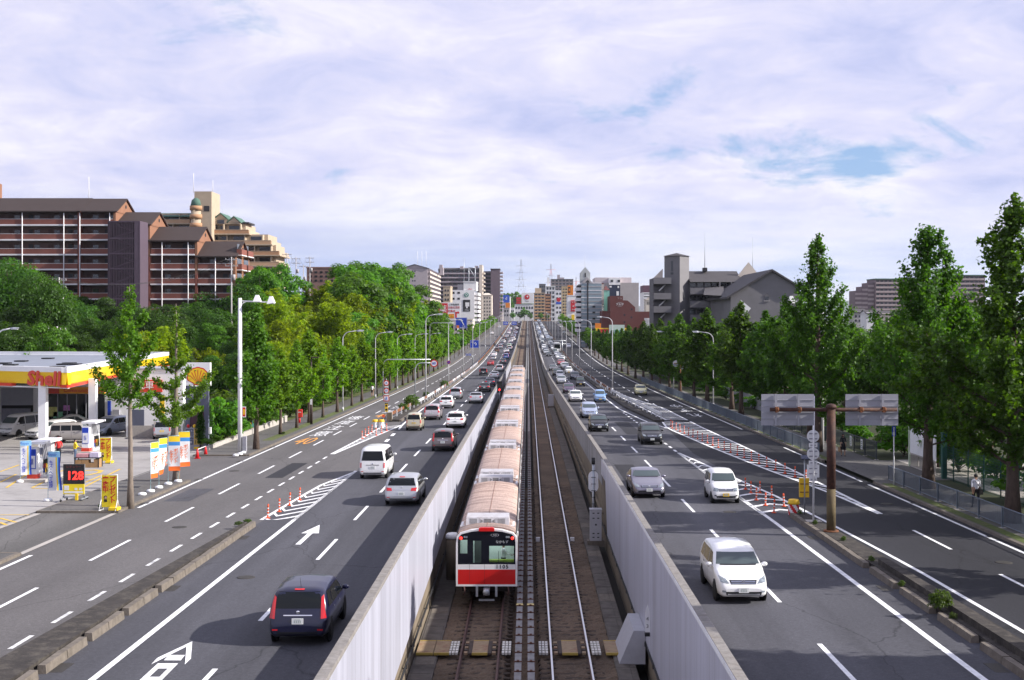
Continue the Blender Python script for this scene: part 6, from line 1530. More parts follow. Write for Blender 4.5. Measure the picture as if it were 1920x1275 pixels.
def round_sign_post():
 x, y = 13.42, 58.6; z = zr(y) + .2
 t = thing('sign_post', 'white pole with two round, one square and three small sign backs on right median', 'traffic sign', (x, y, z))
 h = lambda py: PZ(py, y) - z
 b = MB(); b.tube([(0,0,0),(0.02,0,h(742))], .048, 10); b.build('pole', M_WHITE, t)
 for py in (818, 851):
  b = MB(); b.lathe([(.29,.05),(.29,.07)], (0,0,h(py)), 28, 'y'); b.build('round_sign', M_SIGNW, t)
  for dz in (-.12,.12): b = MB(); b.box(-.19,.19,.03,.05,h(py)+dz-.03,h(py)+dz+.03); b.build('sign_bracket', M_SIGNBACK, t)
 for (py, w_, hh) in ((835,.20,.10),(868,.20,.10),(883.5,.29,.30),(899,.18,.09)):
  b = MB(); b.box(-w_,w_,.05,.07,h(py)-hh,h(py)+hh); b.build('square_sign' if hh > .2 else 'supplement_plate', M_SIGNW, t)
  for dz in ((-.12,.12) if hh > .2 else (0,)): b = MB(); b.box(-w_*.65,w_*.65,.03,.05,h(py)+dz-.025,h(py)+dz+.025); b.build('sign_bracket', M_SIGNBACK, t)
 b = MB(); b.box(-.35,.35,-.3,.3,-.05,.02); b.build('footing', M_CONC, t)
round_sign_post()
def solar_lamp():
 x, y = 13.45, 60.6; z = zr(y) + .2
 t = thing('warning_lamp', 'thin pole with solar panel and yellow box behind the striped barrel', 'warning lamp', (x, y, z))
 b = MB(); b.tube([(0,0,0),(0,0,2.75)], .03, 8); b.build('pole', M_GALV, t)
 M = Matrix.Translation((0.05,0,2.8)) @ Matrix.Rotation(R_(28),4,'X'); b = MB(); b.box(-.22,.22,-.16,.16,-.02,.02,M); b.build('solar_panel', mat('solar',(.03,.04,.08),.2,var=.05), t)
 b = MB(); b.box(-.24,.0,.04,.16,.85,1.78); b.box(.02,.23,.04,.16,.85,1.78); b.build('light_box', M_YELLOW, t)
 for zz in (1.1,1.5): b = MB(); b.box(-.22,.21,.02,.04,zz-.02,zz+.02); b.build('bracket', M_RUST, t)
solar_lamp()
def barrel(x, y, label, stripes, group=None):
 t = thing('barrel', label, 'safety barrel', (x, y, zr(y) + .02), 0, group)
 b = MB(); n = 28
 for i in range(n):
  for j in range(7):
   a = 2*math.pi*i/n; z0 = .55*j/6; b.v.append((.275*math.cos(a), .275*math.sin(a), z0))
 for i in range(n):
  q = (i+1) % n
  for j in range(6):
   b.mat(((i + j) // 3) % 2 if stripes else (1 if (i % 14) in (0,) else 0)); b.face((i*7+j, q*7+j, q*7+j+1, i*7+j+1))
 b.build('body', [M_SIGNW, M_RED], t)
 b = MB(); b.lathe([(.30,.54),(.305,.60),(.27,.66),(.26,.74),(.22,.77),(.001,.78)], n=28); b.build('lid', M_YELLOW, t); return t
barrel(13.2, 61.9, 'orange lidded barrel with red and white stripes at the right median nose', True)
barrel(-14.72, 120.2, 'white barrel with a yellow lid, nearer the left kerb of the pair', False, 'white barrels before the left guard rail'); barrel(-14.12, 120.2, 'white barrel with a yellow lid, nearer the guard rail of the pair', False, 'white barrels before the left guard rail')
# delineator posts
def make_delineator():
 t = thing('delineator_post', 'orange delineator post', 'delineator', (0,0,0))
 b = MB(); b.lathe([(.12,0),(.12,.03),(.06,.05)], n=12); b.build('base', M_ORANGE, t)
 b = MB()
 for i, (a, c) in enumerate(((.05,.16),(.16,.21),(.21,.31),(.31,.36),(.36,.46),(.46,.51),(.51,.66))):
  b.mat(i % 2); b.lathe([(.042 + .004*(i%2), a),(.042 + .004*(i%2), c)], n=12)
 b.lathe([(.042,.66),(.03,.685),(.001,.69)], n=12); b.build('post', [M_ORANGE, M_SIGNW], t); return t
DEL = make_delineator(); first = True
def deline(x, y, label, group):
 global first
 if first: t = DEL; first = False; t.location = (x, y, zr(y)+.01); tag(t, label, 'delineator', group)
 else: t = dup(DEL, (x, y, zr(y)+.01), 0, label, group)
 t.rotation_euler = (R_(random.uniform(-3,3)), R_(random.uniform(-3,3)), random.uniform(0,3))
for i in range(23):
 y = 121.4 - 2.05*i; deline(g1o(y) + .45, y, f"orange white banded post in the long right row, {ORD[i]} from the far end" if i else 'orange white banded post at the far end of the long right row', 'posts along the long right striped area')
for i, p in enumerate(((1398,918),(1408,925),(1418,938),(1425,925),(1435,948),(1451,962),(1447,934),(1470,950))):
 x, y = G(*p); deline(x, y, f"orange white banded post in the cluster before the striped barrel, {ORD[i]} from the far end" if i else 'orange white banded post, farthest of the cluster before the striped barrel', 'posts before the striped barrel')
for i, p in enumerate(((502,972),(523.4,960),(542.8,948),(561.6,938))):
 x, y = G(*p); deline(x, y, ('nearest','second','third','farthest')[i] + ' orange post on the left striped gore by the kerb nose', 'posts on the near left gore')
for i, p in enumerate(((679,823),(684.6,818.5),(691,814),(697,810.5),(705.5,817),(715.5,812.5),(725,808))):
 x, y = G(*p); deline(x, y, f"orange post before the white barrels, {ORD[i]} from the left", 'posts before the white barrels')
# ------------------------------------------------------------------ guard rails
def guard_rail(label, xf, y0, y1, mlist, pm, step=4.0, h=.75):
 t = thing('guard_rail', label, 'guard rail', (0,0,0)); y = y0; k = 0
 pb = MB(); pb.box(-.06,.06,-.06,.06,-.05,h); pme = pb.mesh('post', pm)
 n = 0
 while y < y1:
  ln = step if y < 330 else 24.0
  m = mlist[k % len(mlist)] if y < 330 else mlist[0]
  yb = min(y + ln, y1)
  b = MB(); s = -1 if xf(y) < 0 else 1
  prof = lambda q: [(xf(q)-.05,zr(q)+h-.36+.2),(xf(q)-.09,zr(q)+h-.27+.2),(xf(q)-.05,zr(q)+h-.19+.2),(xf(q)-.09,zr(q)+h-.1+.2),(xf(q)-.05,zr(q)+h-.02+.2),(xf(q)-.02,zr(q)+h-.02+.2),(xf(q)-.05,zr(q)+h-.1+.2),(xf(q)-.01,zr(q)+h-.19+.2),(xf(q)-.05,zr(q)+h-.27+.2),(xf(q)-.02,zr(q)+h-.36+.2)]
  wall_strip(b, prof, y, yb - .01, 2); b.build('beam', m, t)
  if y < 330: o = ob('post', pme, t, (xf(y)+.03, y+.2, zr(y)+.2))
  y += ln; k += 1
 return t
guard_rail('rusty and white guard rail along the left median, starting at a stained block', lambda y: lerp_tab([(129,-14.2),(165,-13.35),(2000,-13.35)], y), 129.6, 900, [M_RUST,M_RUST,M_RUST,M_RUST,M_RUST,M_RUST,M_WHITE,M_WHITE,M_RUST,M_WHITE,M_WHITE,M_WHITE,M_RUST,M_WHITE,M_WHITE,M_RUST,M_WHITE], M_WHITE)
guard_rail('white guard rail on the right median beside the striped area', lambda y: lerp_tab([(129,13.82),(183,12.45),(313,11.9),(2000,11.9)], y), 129.3, 186, [M_WHITE], M_WHITE)
guard_rail('rust streaked guard rail farther along the right median', lambda y: lerp_tab([(129,13.82),(183,12.4),(313,11.9),(2000,11.9)], y), 186.5, 900, [M_RUST, M_WHITE, M_RUST, M_RUST], M_WHITE)
b = MB(); b.box(-.25,.25,-.25,.25,0,.85); o = b.build('concrete_block', M_CONC_D, None, loc=(-14.25,128.6,zr(128.6)+.1)); tag(o, 'stained concrete block at the start of the left guard rail', 'concrete block')
# sign stack at the left median nose
def stack_sign():
 x, y = -14.45, 127.4; z = zr(y) + .15
 t = thing('sign_post', 'post with two round red signs, a square one and a striped board at left median', 'traffic sign', (x, y, z)); h = lambda py: PZ(py, y) - z
 b = MB(); b.tube([(0,0,0),(0,0,h(710))], .04, 8); b.build('pole', M_SIGNBACK, t)
 for py, sy in ((718,0),(732.5,1)):
  b = MB(); b.lathe([(.28,-.05),(.28,-.03)], (0,0,h(py)), 26, 'y'); b.build('round_sign', M_RED, t); b = MB(); b.lathe([(.20,-.054),(.20,-.05)], (0,0,h(py)), 26, 'y'); b.build('sign_face', M_SIGNW, t)
  if sy == 0:
   b = MB(); b.box(-.10,.10,-.06,-.054,h(py)-.05,h(py)+.02); b.box(-.06,.06,-.06,-.054,h(py)+.02,h(py)+.07); b.build('symbol', M_BLUE, t)
  else: letter('lettering','50',M_BLUE,t,(0,-.058,h(py)),size=.26,extrude=.003)
 for py in (725.3,739.5): b = MB(); b.box(-.20,.20,-.05,-.03,h(py)-.05,h(py)+.05); b.build('supplement_plate', M_SIGNW, t)
 py = 747; b = MB(); b.box(-.29,.29,-.05,-.03,h(py)-.29,h(py)+.29); b.build('square_sign', M_RED, t); b = MB(); b.box(-.22,.22,-.054,-.05,h(py)-.22,h(py)+.22); b.build('sign_face', M_SIGNW, t)
 b = MB(); b.tube([(0,-.058,h(py)+.02),(-.08,-.058,h(py)-.15)],.025,5); b.tube([(0,-.058,h(py)+.02),(.08,-.058,h(py)-.15)],.025,5); b.tube([(0,-.058,h(py)),(0,-.058,h(py)+.1)],.035,5); b.lathe([(.04,-.004),(.04,.004)],(0,-.058,h(py)+.15),10,'y'); b.build('symbol', M_BLUE, t)
 b = MB(); zb = h(772)
 b.mat(0); b.box(-.15,.15,-.05,-.03,zb,zb+.9); b.build('striped_board', M_YELLOW, t)
 for k in range(2): b = MB(); b.lathe([(.11,-.056),(.11,-.05)],(0,0,zb+.22+.40*k),16,'y'); b.build('black_disc', M_TRIM, t)
 b = MB(); b.box(-.15,.15,-.056,-.05,zb+.80,zb+.9); b.build('black_band', M_TRIM, t)
 t2 = thing('reflector_post', 'round orange reflector on a stick behind the white barrels', 'reflector', (-14.05,121.4,zr(121.4))); b = MB(); b.tube([(0,0,0),(0,0,.95)],.02,6); b.build('stick', M_SIGNBACK, t2); b = MB(); b.lathe([(.14,-.03),(.14,.0)],(0,0,1.05),18,'y'); b.build('disc', M_ORANGE, t2)
stack_sign()
def arm_sign(label, x, y, ztop, xend, sign, r=.06):
 z = zr(y) + .15; h = ztop - z; t = thing('sign_gantry', label, 'sign gantry', (x, y, z)); s = 1 if xend > x else -1
 pts = [(0,0,0),(0,0,h-.9)] + [(s*.8*(1-math.cos(q*math.pi/8)),0,h-.9+.9*math.sin(q*math.pi/8)) for q in (1,2,3,4)] + [(xend-x,0,h)]
 b = MB(); b.tube(pts, [r*1.2]*2 + [r]*5, 8); b.build('pole', M_GALV, t)
 if sign: sign(t, xend - x, h)
 return t
def sixty(t, dx, h):
 b = MB(); b.lathe([(.46,-.05),(.46,-.03)],(dx+.35,0,h-.05),30,'y'); b.build('round_sign', M_RED, t); b = MB(); b.lathe([(.34,-.054),(.34,-.05)],(dx+.35,0,h-.05),30,'y'); b.build('sign_face', M_SIGNW, t)
 letter('lettering','60',M_BLUE,t,(dx+.35,-.06,h-.05),size=.46,extrude=.004,bold=.008)
arm_sign('grey bent pole on left median holding the round 60 sign', -14.0, 154.9, PZ(680.5,154.9), -12.0, sixty)
arm_sign('long grey arm spanning the left frontage road from the pavement', -20.75, 178.5, PZ(674,178.5), -13.9, None, .075)
def blue_panel(w_, hh, body):
 def f(t, dx, h):
  b = MB(); b.box(dx-w_/2,dx+w_/2,-.10,-.06,h-hh/2,h+hh/2); b.build('sign_face', M_BLUE, t)
  b = MB()
  for zz in (h-hh/2+.05,h+hh/2-.09): b.box(dx-w_/2+.05,dx+w_/2-.05,-.106,-.10,zz,zz+.04)
  for xx in (dx-w_/2+.05,dx+w_/2-.09): b.box(xx,xx+.04,-.106,-.10,h-hh/2+.09,h+hh/2-.09)
  b.build('border', M_SIGNW, t)
  body(t, dx, h)
 return f
def arrow_mark(t, dx, h, s=1.0):
 b = MB(); y = -.11
 b.poly([(dx+.45*s,y,h-.75*s),(dx+.62*s,y,h-.62*s),(dx+.16*s,y,h+.2*s),(dx,y,h+.1*s)]); b.poly([(dx-.35*s,y,h+.62*s),(dx+.02*s,y,h-.02*s),(dx+.34*s,y,h+.34*s)]); b.poly([(dx-.95*s,y,h+.42*s),(dx-.1*s,y,h+.42*s),(dx-.1*s,y,h+.58*s),(dx-.95*s,y,h+.58*s)]); b.build('arrow', M_SIGNW, t)
def sign1(t, dx, h):
 arrow_mark(t, dx+.05, h+.2, .95); letter('lettering','江坂',M_SIGNW,t,(dx+.5,-.11,h-.75),size=.42,extrude=.004); letter('lettering','新大阪',M_SIGNW,t,(dx+.2,-.11,h-1.05),size=.34,extrude=.004)
 b = MB(); b.box(dx-1.0,dx-.45,-.112,-.104,h-1.1,h-.5); b.build('orange_patch', mat('sign_orange',(.7,.2,.04),.5), t)
arm_sign('blue direction sign with a white bent arrow in front of the billboard on left', -20.6, 262, PZ(605.5,262), PX(865,262), blue_panel(2.45, 2.25, sign1))
arm_sign('blue direction sign over the left frontage road lower than the arrow sign', -13.3, 392, PZ(645,392), PX(889.6,392), blue_panel(2.75, 2.5, lambda t, dx, h: (letter('lettering','↑',M_SIGNW,t,(dx+.3,-.11,h-.1),size=1.6,extrude=.004), letter('lettering','大阪',M_SIGNW,t,(dx-.7,-.11,h+.6),size=.5,extrude=.004))))
arm_sign('small wide blue sign low on the left median', -13.4, 305, PZ(665,305), PX(878,305), blue_panel(1.4, .55, lambda t, dx, h: letter('lettering','国道423',M_SIGNW,t,(dx,-.11,h),size=.3,extrude=.004)))
arm_sign('left one of two far blue signs above the left carriageway', -13.4, 600, PZ(606,600), PX(948,600), blue_panel(2.4, 1.7, lambda t, dx, h: letter('lettering','江坂',M_SIGNW,t,(dx,-.11,h),size=.8,extrude=.004)))
arm_sign('right one of two far blue signs above the left carriageway', -13.4, 585, PZ(606,585), PX(964,585), blue_panel(2.4, 1.7, lambda t, dx, h: letter('lettering','梅田',M_SIGNW,t,(dx,-.11,h),size=.8,extrude=.004)))
t = thing('traffic_sign', 'round blue and red no stopping sign on the median pole left', 'traffic sign', (-13.55, 213.5, zr(213.5)+.15)); b = MB(); b.tube([(0,0,0),(0,0,4.9)],.045,8); b.build('pole', M_WHITE, t); b = MB(); b.lathe([(.30,-.05),(.30,-.03)],(0,0,4.05),22,'y'); b.build('round_sign', M_RED, t); b = MB(); b.lathe([(.23,-.056),(.23,-.05)],(0,0,4.05),22,'y'); b.build('sign_face', M_BLUE, t)
b = MB(); M = Matrix.Translation((0,-.06,4.05)) @ Matrix.Rotation(R_(45),4,'Y'); b.box(-.24,.24,-.004,.004,-.03,.03,M); b.build('bar', M_RED, t)
# right: round sign backs on an arm, truss gantry, bus stop pole
t = thing('sign_gantry', 'two grey round sign backs on an arm among the right trees', 'sign gantry', (21.3, 174, zr(174)+.13)); z = zr(174)+.13; b = MB(); h = PZ(681.5,174)-z; b.tube([(0,0,0),(0,0,h+.1)],.06,8); b.tube([(1.0,0,h),(-.9,0,h)],.045,8); b.build('pole', M_RUST, t)
for dx in (-.62,.33):
 b = MB(); b.lathe([(.45,.05),(.45,.07)],(dx,0,h-.02),24,'y'); b.build('round_sign', M_SIGNBACK, t)
b = MB(); b.box(.08,.58,.05,.07,h-.85,h-.45); b.build('supplement_plate', M_SIGNBACK, t)
t = thing('bus_stop_sign', 'thin white pole with a small blue plate by the right railing', 'sign', (21.55, 73.4, zr(73.4)+.13)); b = MB(); b.tube([(0,0,0),(0,0,3.4)],.04,8); b.build('pole', M_WHITE, t); b = MB(); b.box(-.11,.11,-.02,.02,2.85,3.45); b.build('plate', M_BLUE, t); b = MB(); b.box(-.07,.05,-.026,-.02,2.92,3.1); b.build('mark', M_SIGNW, t)
def truss():
 y = 425; t = thing('sign_gantry', 'grey lattice gantry over the far right carriageway behind the coach', 'sign gantry', (11.7, y, zr(y))); z = zr(y); z0, z1 = PZ(644.7,y)-z, PZ(638.5,y)-z; b = MB()
 b.tube([(0,0,0),(0,0,z1)],.18,8); xa, xb = PX(1022,y)-11.7, PX(1062,y)-11.7
 for zz in (z0,z1): b.tube([(xa,0,zz),(xb,0,zz)],.09,6)
 n = 8
 for i in range(n): u, v = xa+(xb-xa)*i/n, xa+(xb-xa)*(i+1)/n; b.tube([(u,0,z0 if i%2 else z1),(v,0,z1 if i%2 else z0)],.06,5)
 b.build('truss', M_GALV, t)
truss()
# ------------------------------------------------------------------ railings on the right pavement
M_RAIL_B = mat('railing_grey_blue', (0.16, 0.19, 0.24), 0.5, metal=0.3, var=0.15, vscale=5)
M_FENCE_G = mat('fence_green', (0.02, 0.085, 0.07), 0.6, var=0.2)
def rail_panel_mesh(L, h, m, nb, name='panel'):
 b = MB(); b.tube([(0,0,.12),(0,0,h),(0,L,h),(0,L,.12)], .028, 6); b.tube([(0,0,.14),(0,L,.14)], .02, 6)
 for i in range(1, nb): y = L*i/nb; b.box(-.009,.009,y-.009,y+.009,.14,h)
 return b.mesh(name, m)
def railing(label, x, y0, y1, L, h, m, group=None, nb=22, cat='railing'):
 t = thing('railing', label, cat, (x, y0, zr(y0)+.13), 0, group); pm = rail_panel_mesh(L-.1, h, m, nb)
 pb = MB(); pb.box(-.04,.04,-.04,.04,-.05,h+.04); pst = pb.mesh('post', m); fb = MB(); fb.box(-.14,.14,-.14,.14,-.02,.02); fm = fb.mesh('footing', M_CONC)
 y = y0
 while y < y1 - .5:
  dz = zr(y) - zr(y0); sl = math.atan((zr(y+L)-zr(y))/L)
  o = ob('panel', pm, t, (random.uniform(-.02,.02), y-y0+.05, dz)); o.rotation_euler = (sl, 0, 0)
  ob('post', pst, t, (0, y-y0, dz)); ob('footing', fm, t, (0, y-y0, dz)); y += L
 return t
railing('grey blue pavement railing at the right edge, in front of the walking man', 21.7, 30, 75.0, 3.0, .95, M_RAIL_B)
railing('long grey blue pavement railing along the right frontage road beyond the driveway', 21.0, 90, 230, 3.0, 1.0, M_RAIL_B)
railing('dark railing behind the two women at the back of the right pavement', 24.6, 88, 126, 3.0, 1.25, mat('railing_dark',(.05,.06,.07),.6,var=.2))
for (yy, nm) in ((91.5,'nearer'),(94.6,'farther')):
 t = thing('notice_board', f"white notice sheet hung on the dark railing, {nm} of two", 'notice', (24.5, yy, zr(yy)+.55), 0, 'notices on the dark railing'); b = MB(); b.box(-.015,.0,-.25,.25,0,.75); b.build('sheet', M_SIGNW, t); b = MB()
 for k in range(4): b.box(-.018,-.015,-.18,.18,.12+.14*k,.17+.14*k)
 b.build('printed_lines', mat('ink_green',(.08,.2,.12),.7), t)
def green_fence():
 t = thing('mesh_fence', 'green wire mesh fence behind the right pavement by the walking man', 'fence', (25.6, 40, zr(40)))
 pb = MB(); pb.tube([(0,0,0),(0,0,2.2),(.18,0,2.5)], .035, 6); pm = pb.mesh('post', M_FENCE_G); L = 2.5
 for k in range(15):
  y = 40 + L*k; ob('post', pm, t, (0, L*k, zr(y)-zr(40)))
  b = MB(); n = 16
  for i in range(n+1): b.box(-.006,.006,L*i/n-.006,L*i/n+.006,.1,2.15)
  for i in range(14): b.box(-.006,.006,0,L,.1+.155*i-.006,.1+.155*i+.006)
  ob('mesh_panel', b.mesh('mesh_panel', M_FENCE_G), t, (0, L*k, zr(y)-zr(40)))
 return t
green_fence()
t = thing('gate_post', 'thick green square gate post at the end of the mesh fence', 'post', (25.5, 76.4, zr(76.4))); b = MB(); b.box(-.14,.14,-.14,.14,0,2.9); b.build('post', M_FENCE_G, t); b = MB(); b.box(-.17,.17,-.17,.17,2.9,2.96); b.build('cap', M_FENCE_G, t)
def white_gate():
 t = thing('gate', 'tall white sliding gate panel behind the right driveway', 'gate', (25.6, 78.2, zr(80)))
 b = MB(); b.box(-.06,.06,5.3,5.5,0,3.0); b.build('gate_post', mat('post_pale_green',(.45,.52,.40),.6), t)
 for k in range(3):
  b = MB(); b.box(-.03,.03,1.75*k+.02,1.75*k+1.72,1.05,2.75); b.build('panel', M_SIGNW, t)
  b = MB(); b.box(-.03,.03,1.75*k+.02,1.75*k+1.72,.12,.2); b.box(-.03,.03,1.75*k+.02,1.75*k+1.72,.96,1.03)
  for i in range(12): b.box(-.015,.015,1.75*k+.06+.14*i,1.75*k+.09+.14*i,.2,.96)
  b.build('lower_bars', M_CONC, t)
white_gate()
ribbon('driveway', 21.0, 30.5, 75.6, 87.6, zr, .137, M_WALK, kind='structure')
ribbon('yard', 25.9, 36, 60, 88, zr, .142, M_CONC, kind='structure')
# white slat fence and parked van glimpsed between the right trunks
t = thing('slat_fence', 'pale grey slat fence glimpsed between the right tree trunks', 'fence', (27.2, 128, zr(140)));
for k in range(24): b = MB(); b.box(-.03,.03,1.9*k,1.9*k+1.85,0,1.5); b.build('slat_panel', M_SIGNBACK, t)
# ------------------------------------------------------------------ left pavement things
x, y = -22.9, 125.0
t = thing('post_box', 'red pillar post box on the left pavement among the trees', 'post box', (x, y, zr(y)+.13)); b = MB(); b.tube([(0,0,0),(0,0,.6)],.11,12); b.build('stand', M_RED, t)
b = MB(); b.box(-.30,.30,-.24,.24,.58,1.30); b.box(-.27,.27,-.21,.21,1.30,1.36); b.build('box', mat('post_red',(.62,.02,.01),.35,coat=.4), t); b = MB(); b.box(-.2,.2,-.25,-.24,1.05,1.12); b.build('slot', M_SIGNW, t)
x, y = -21.35, 123.0
t = thing('dark_lamp_post', 'dark brown lamp post with a flat hat by the post box', 'street lamp', (x, y, zr(y)+.13)); b = MB(); b.tube([(0,0,0),(0,0,2.7)],.13,10); b.build('lower_post', M_DKBROWN, t); b = MB(); b.tube([(0,0,2.7),(0,0,6.55)],.065,8); b.build('post', M_DKBROWN, t); b = MB(); b.box(-.08,.72,-.16,.16,6.55,6.66); b.build('lamp_hat', M_DKBROWN, t); b = MB(); b.box(-.10,.10,-.145,-.13,1.95,2.5); b.build('plate', M_SIGNW, t)
person('person in a white shirt and black shorts walking on the left pavement', (-22.2, 178, zr(178)+.13), R_(10), 1.68, (.74,.74,.76), (.02,.02,.022), ((20,20),(-20,20)), .2, shorts=True)
def bagman(t, h):
 b = MB(); b.box(.12*h,.30*h,-.16*h,.02*h,.72*h,.98*h); b.build('shoulder_bag', M_BLACK, t); b = MB(); b.tube([(-.12*h,-.14*h,1.42*h),(.05*h,-.17*h,1.2*h),(.2*h,-.08*h,.98*h)],.014*h,5); b.build('strap', M_BLACK, t)
person('man in a white T-shirt with a black shoulder bag walking away on right pavement', (22.75, 63.3, zr(63.3)+.13), R_(4), 1.74, (.74,.74,.80), (.016,.017,.022), ((-12,8),(6,14)), .2, extra=bagman)
def bags(c, side):
 def f(t, h):
  b = MB(); b.box(side*.30*h-.05*h, side*.30*h+.05*h, -.14*h, .14*h, .36*h, .70*h); b.build('carrier_bag', mat('bag_%s' % c, {'paper':(.35,.22,.12),'white':(.68,.72,.78)}[c], .7), t)
 return f
person('woman in a black dress carrying bags on the right pavement', (22.9, 90.6, zr(90.6)+.13), R_(185), 1.62, (.015,.015,.018), (.42,.25,.17), ((4,6),(4,6)), .1, woman=True, skirt=(.012,.012,.015), extra=bags('paper', 1))
person('woman in a pink top and dark trousers half hidden by the rusty post', (22.0, 90.9, zr(90.9)+.13), R_(175), 1.60, (.60,.22,.20), (.03,.03,.05), ((10,60),(4,6)), .1, woman=True, extra=bags('white', -1))
# ================================================================== filling station
M_APRON = mat('forecourt_concrete', (0.30, 0.285, 0.28), 0.85, var=0.10, vscale=.8, dirt=((0.16,0.15,0.145),0.6,.35), var2=(.07,.1))
M_SY = mat('station_yellow', (0.80, 0.52, 0.012), 0.4, var=.03, coat=.2); M_SR = mat('station_red', (0.60, 0.045, 0.02), 0.4, var=.03, coat=.2); M_SW = mat('station_white', (0.76,0.76,0.77), .5, var=.04, dirt=((.6,.6,.6),.3,.8))
M_STEELB = mat('station_greyblue', (0.10,0.11,0.16), .5, var=.08); M_ROOFM = mat('station_roof', (0.20,0.22,0.27), .55, var=.1, vscale=.5, dirt=((.25,.27,.31),.4,.8), stretch=(1,.3,1))
zs = lambda y: zr(y) + .02
ribbon('forecourt', -24.7, -75, 30, 139, zr, .01, M_APRON, kind='structure', step=6)
ribbon('driveway', LK, -24.7, 50.6, 62.6, zr, .006, M_WALK, kind='structure'); ribbon('driveway', LK, -24.7, 76.0, 92.0, zr, .006, M_ASPH_FL, kind='structure')
for (y0, y1) in ((12,50.6),(62.6,76.0),(92.0,100.0)):
 ribbon('pavement', -20.76, -24.6, y0, y1, zr, .11, M_WALK, kind='structure'); kerb(-20.75, .2, y0, y1, .12); kerb(-24.7, .1, y0, y1, .105)
 for yy in (y0, y1):
  b = MB(); b.box(-24.6,-20.75,yy-.08,yy+.08,zr(yy)-.05,zr(yy)+.118); b.build('kerb', M_KERB, kind='structure')
ribbon('drain_slot', -24.78, -24.86, 30, 92, zr, .018, M_BLACK, kind='structure')
ribbon('edge_strip', LK-.02, LK-.3, 50.8, 62.4, zr, .012, M_CONC, kind='structure'); ribbon('edge_strip', -24.35, -24.65, 50.8, 62.4, zr, .012, M_CONC, kind='structure')
apron = bpy.data.objects['forecourt']
M_PY = mat('paint_forecourt_yellow', (.62,.40,.05), .7, var=.15, dirt=((.35,.3,.22),.5,1.5))
def fline(p, q, w_=.16, m=None):
 a, c = Vector((p[0],p[1],0)), Vector((q[0],q[1],0)); d = (c-a).normalized(); n_ = Vector((-d.y,d.x,0))*w_/2; k = max(1,int((c-a).length/3)); b = MB()
 for i in range(k+1):
  pt = a.lerp(c, i/k); b.v += [tuple((pt+n_)[:2])+(zr((pt+n_).y)+.022,), tuple((pt-n_)[:2])+(zr((pt-n_).y)+.022,)]
 for i in range(k): b.face((2*i,2*i+1,2*i+3,2*i+2))
 b.build('bay_line', m or M_PY, apron)
for (p, q) in (((0,885),(36,872)),((0,905),(30,890)),((12,915),(88,865)),((60,915),(85,903)),((60,916),(150,918)),((160,905),(195,890)),((0,966),(55,966)),((0,972),(30,980)),((0,980),(12,985)),((155,915),(225,880))):
 fline(G(*p), G(*q))
me = text_mesh('60' if False else 'SO', 1.0, 0.0); me.materials.clear(); me.materials.append(M_PY)
for v in me.vertices: v.co = (v.co.x*2.6 - 29.2, v.co.z*5.5 + 80.5, zr(v.co.z*5.5+80.5) + .024)
me.name = 'forecourt_lettering'; ob('forecourt_lettering', me, apron)
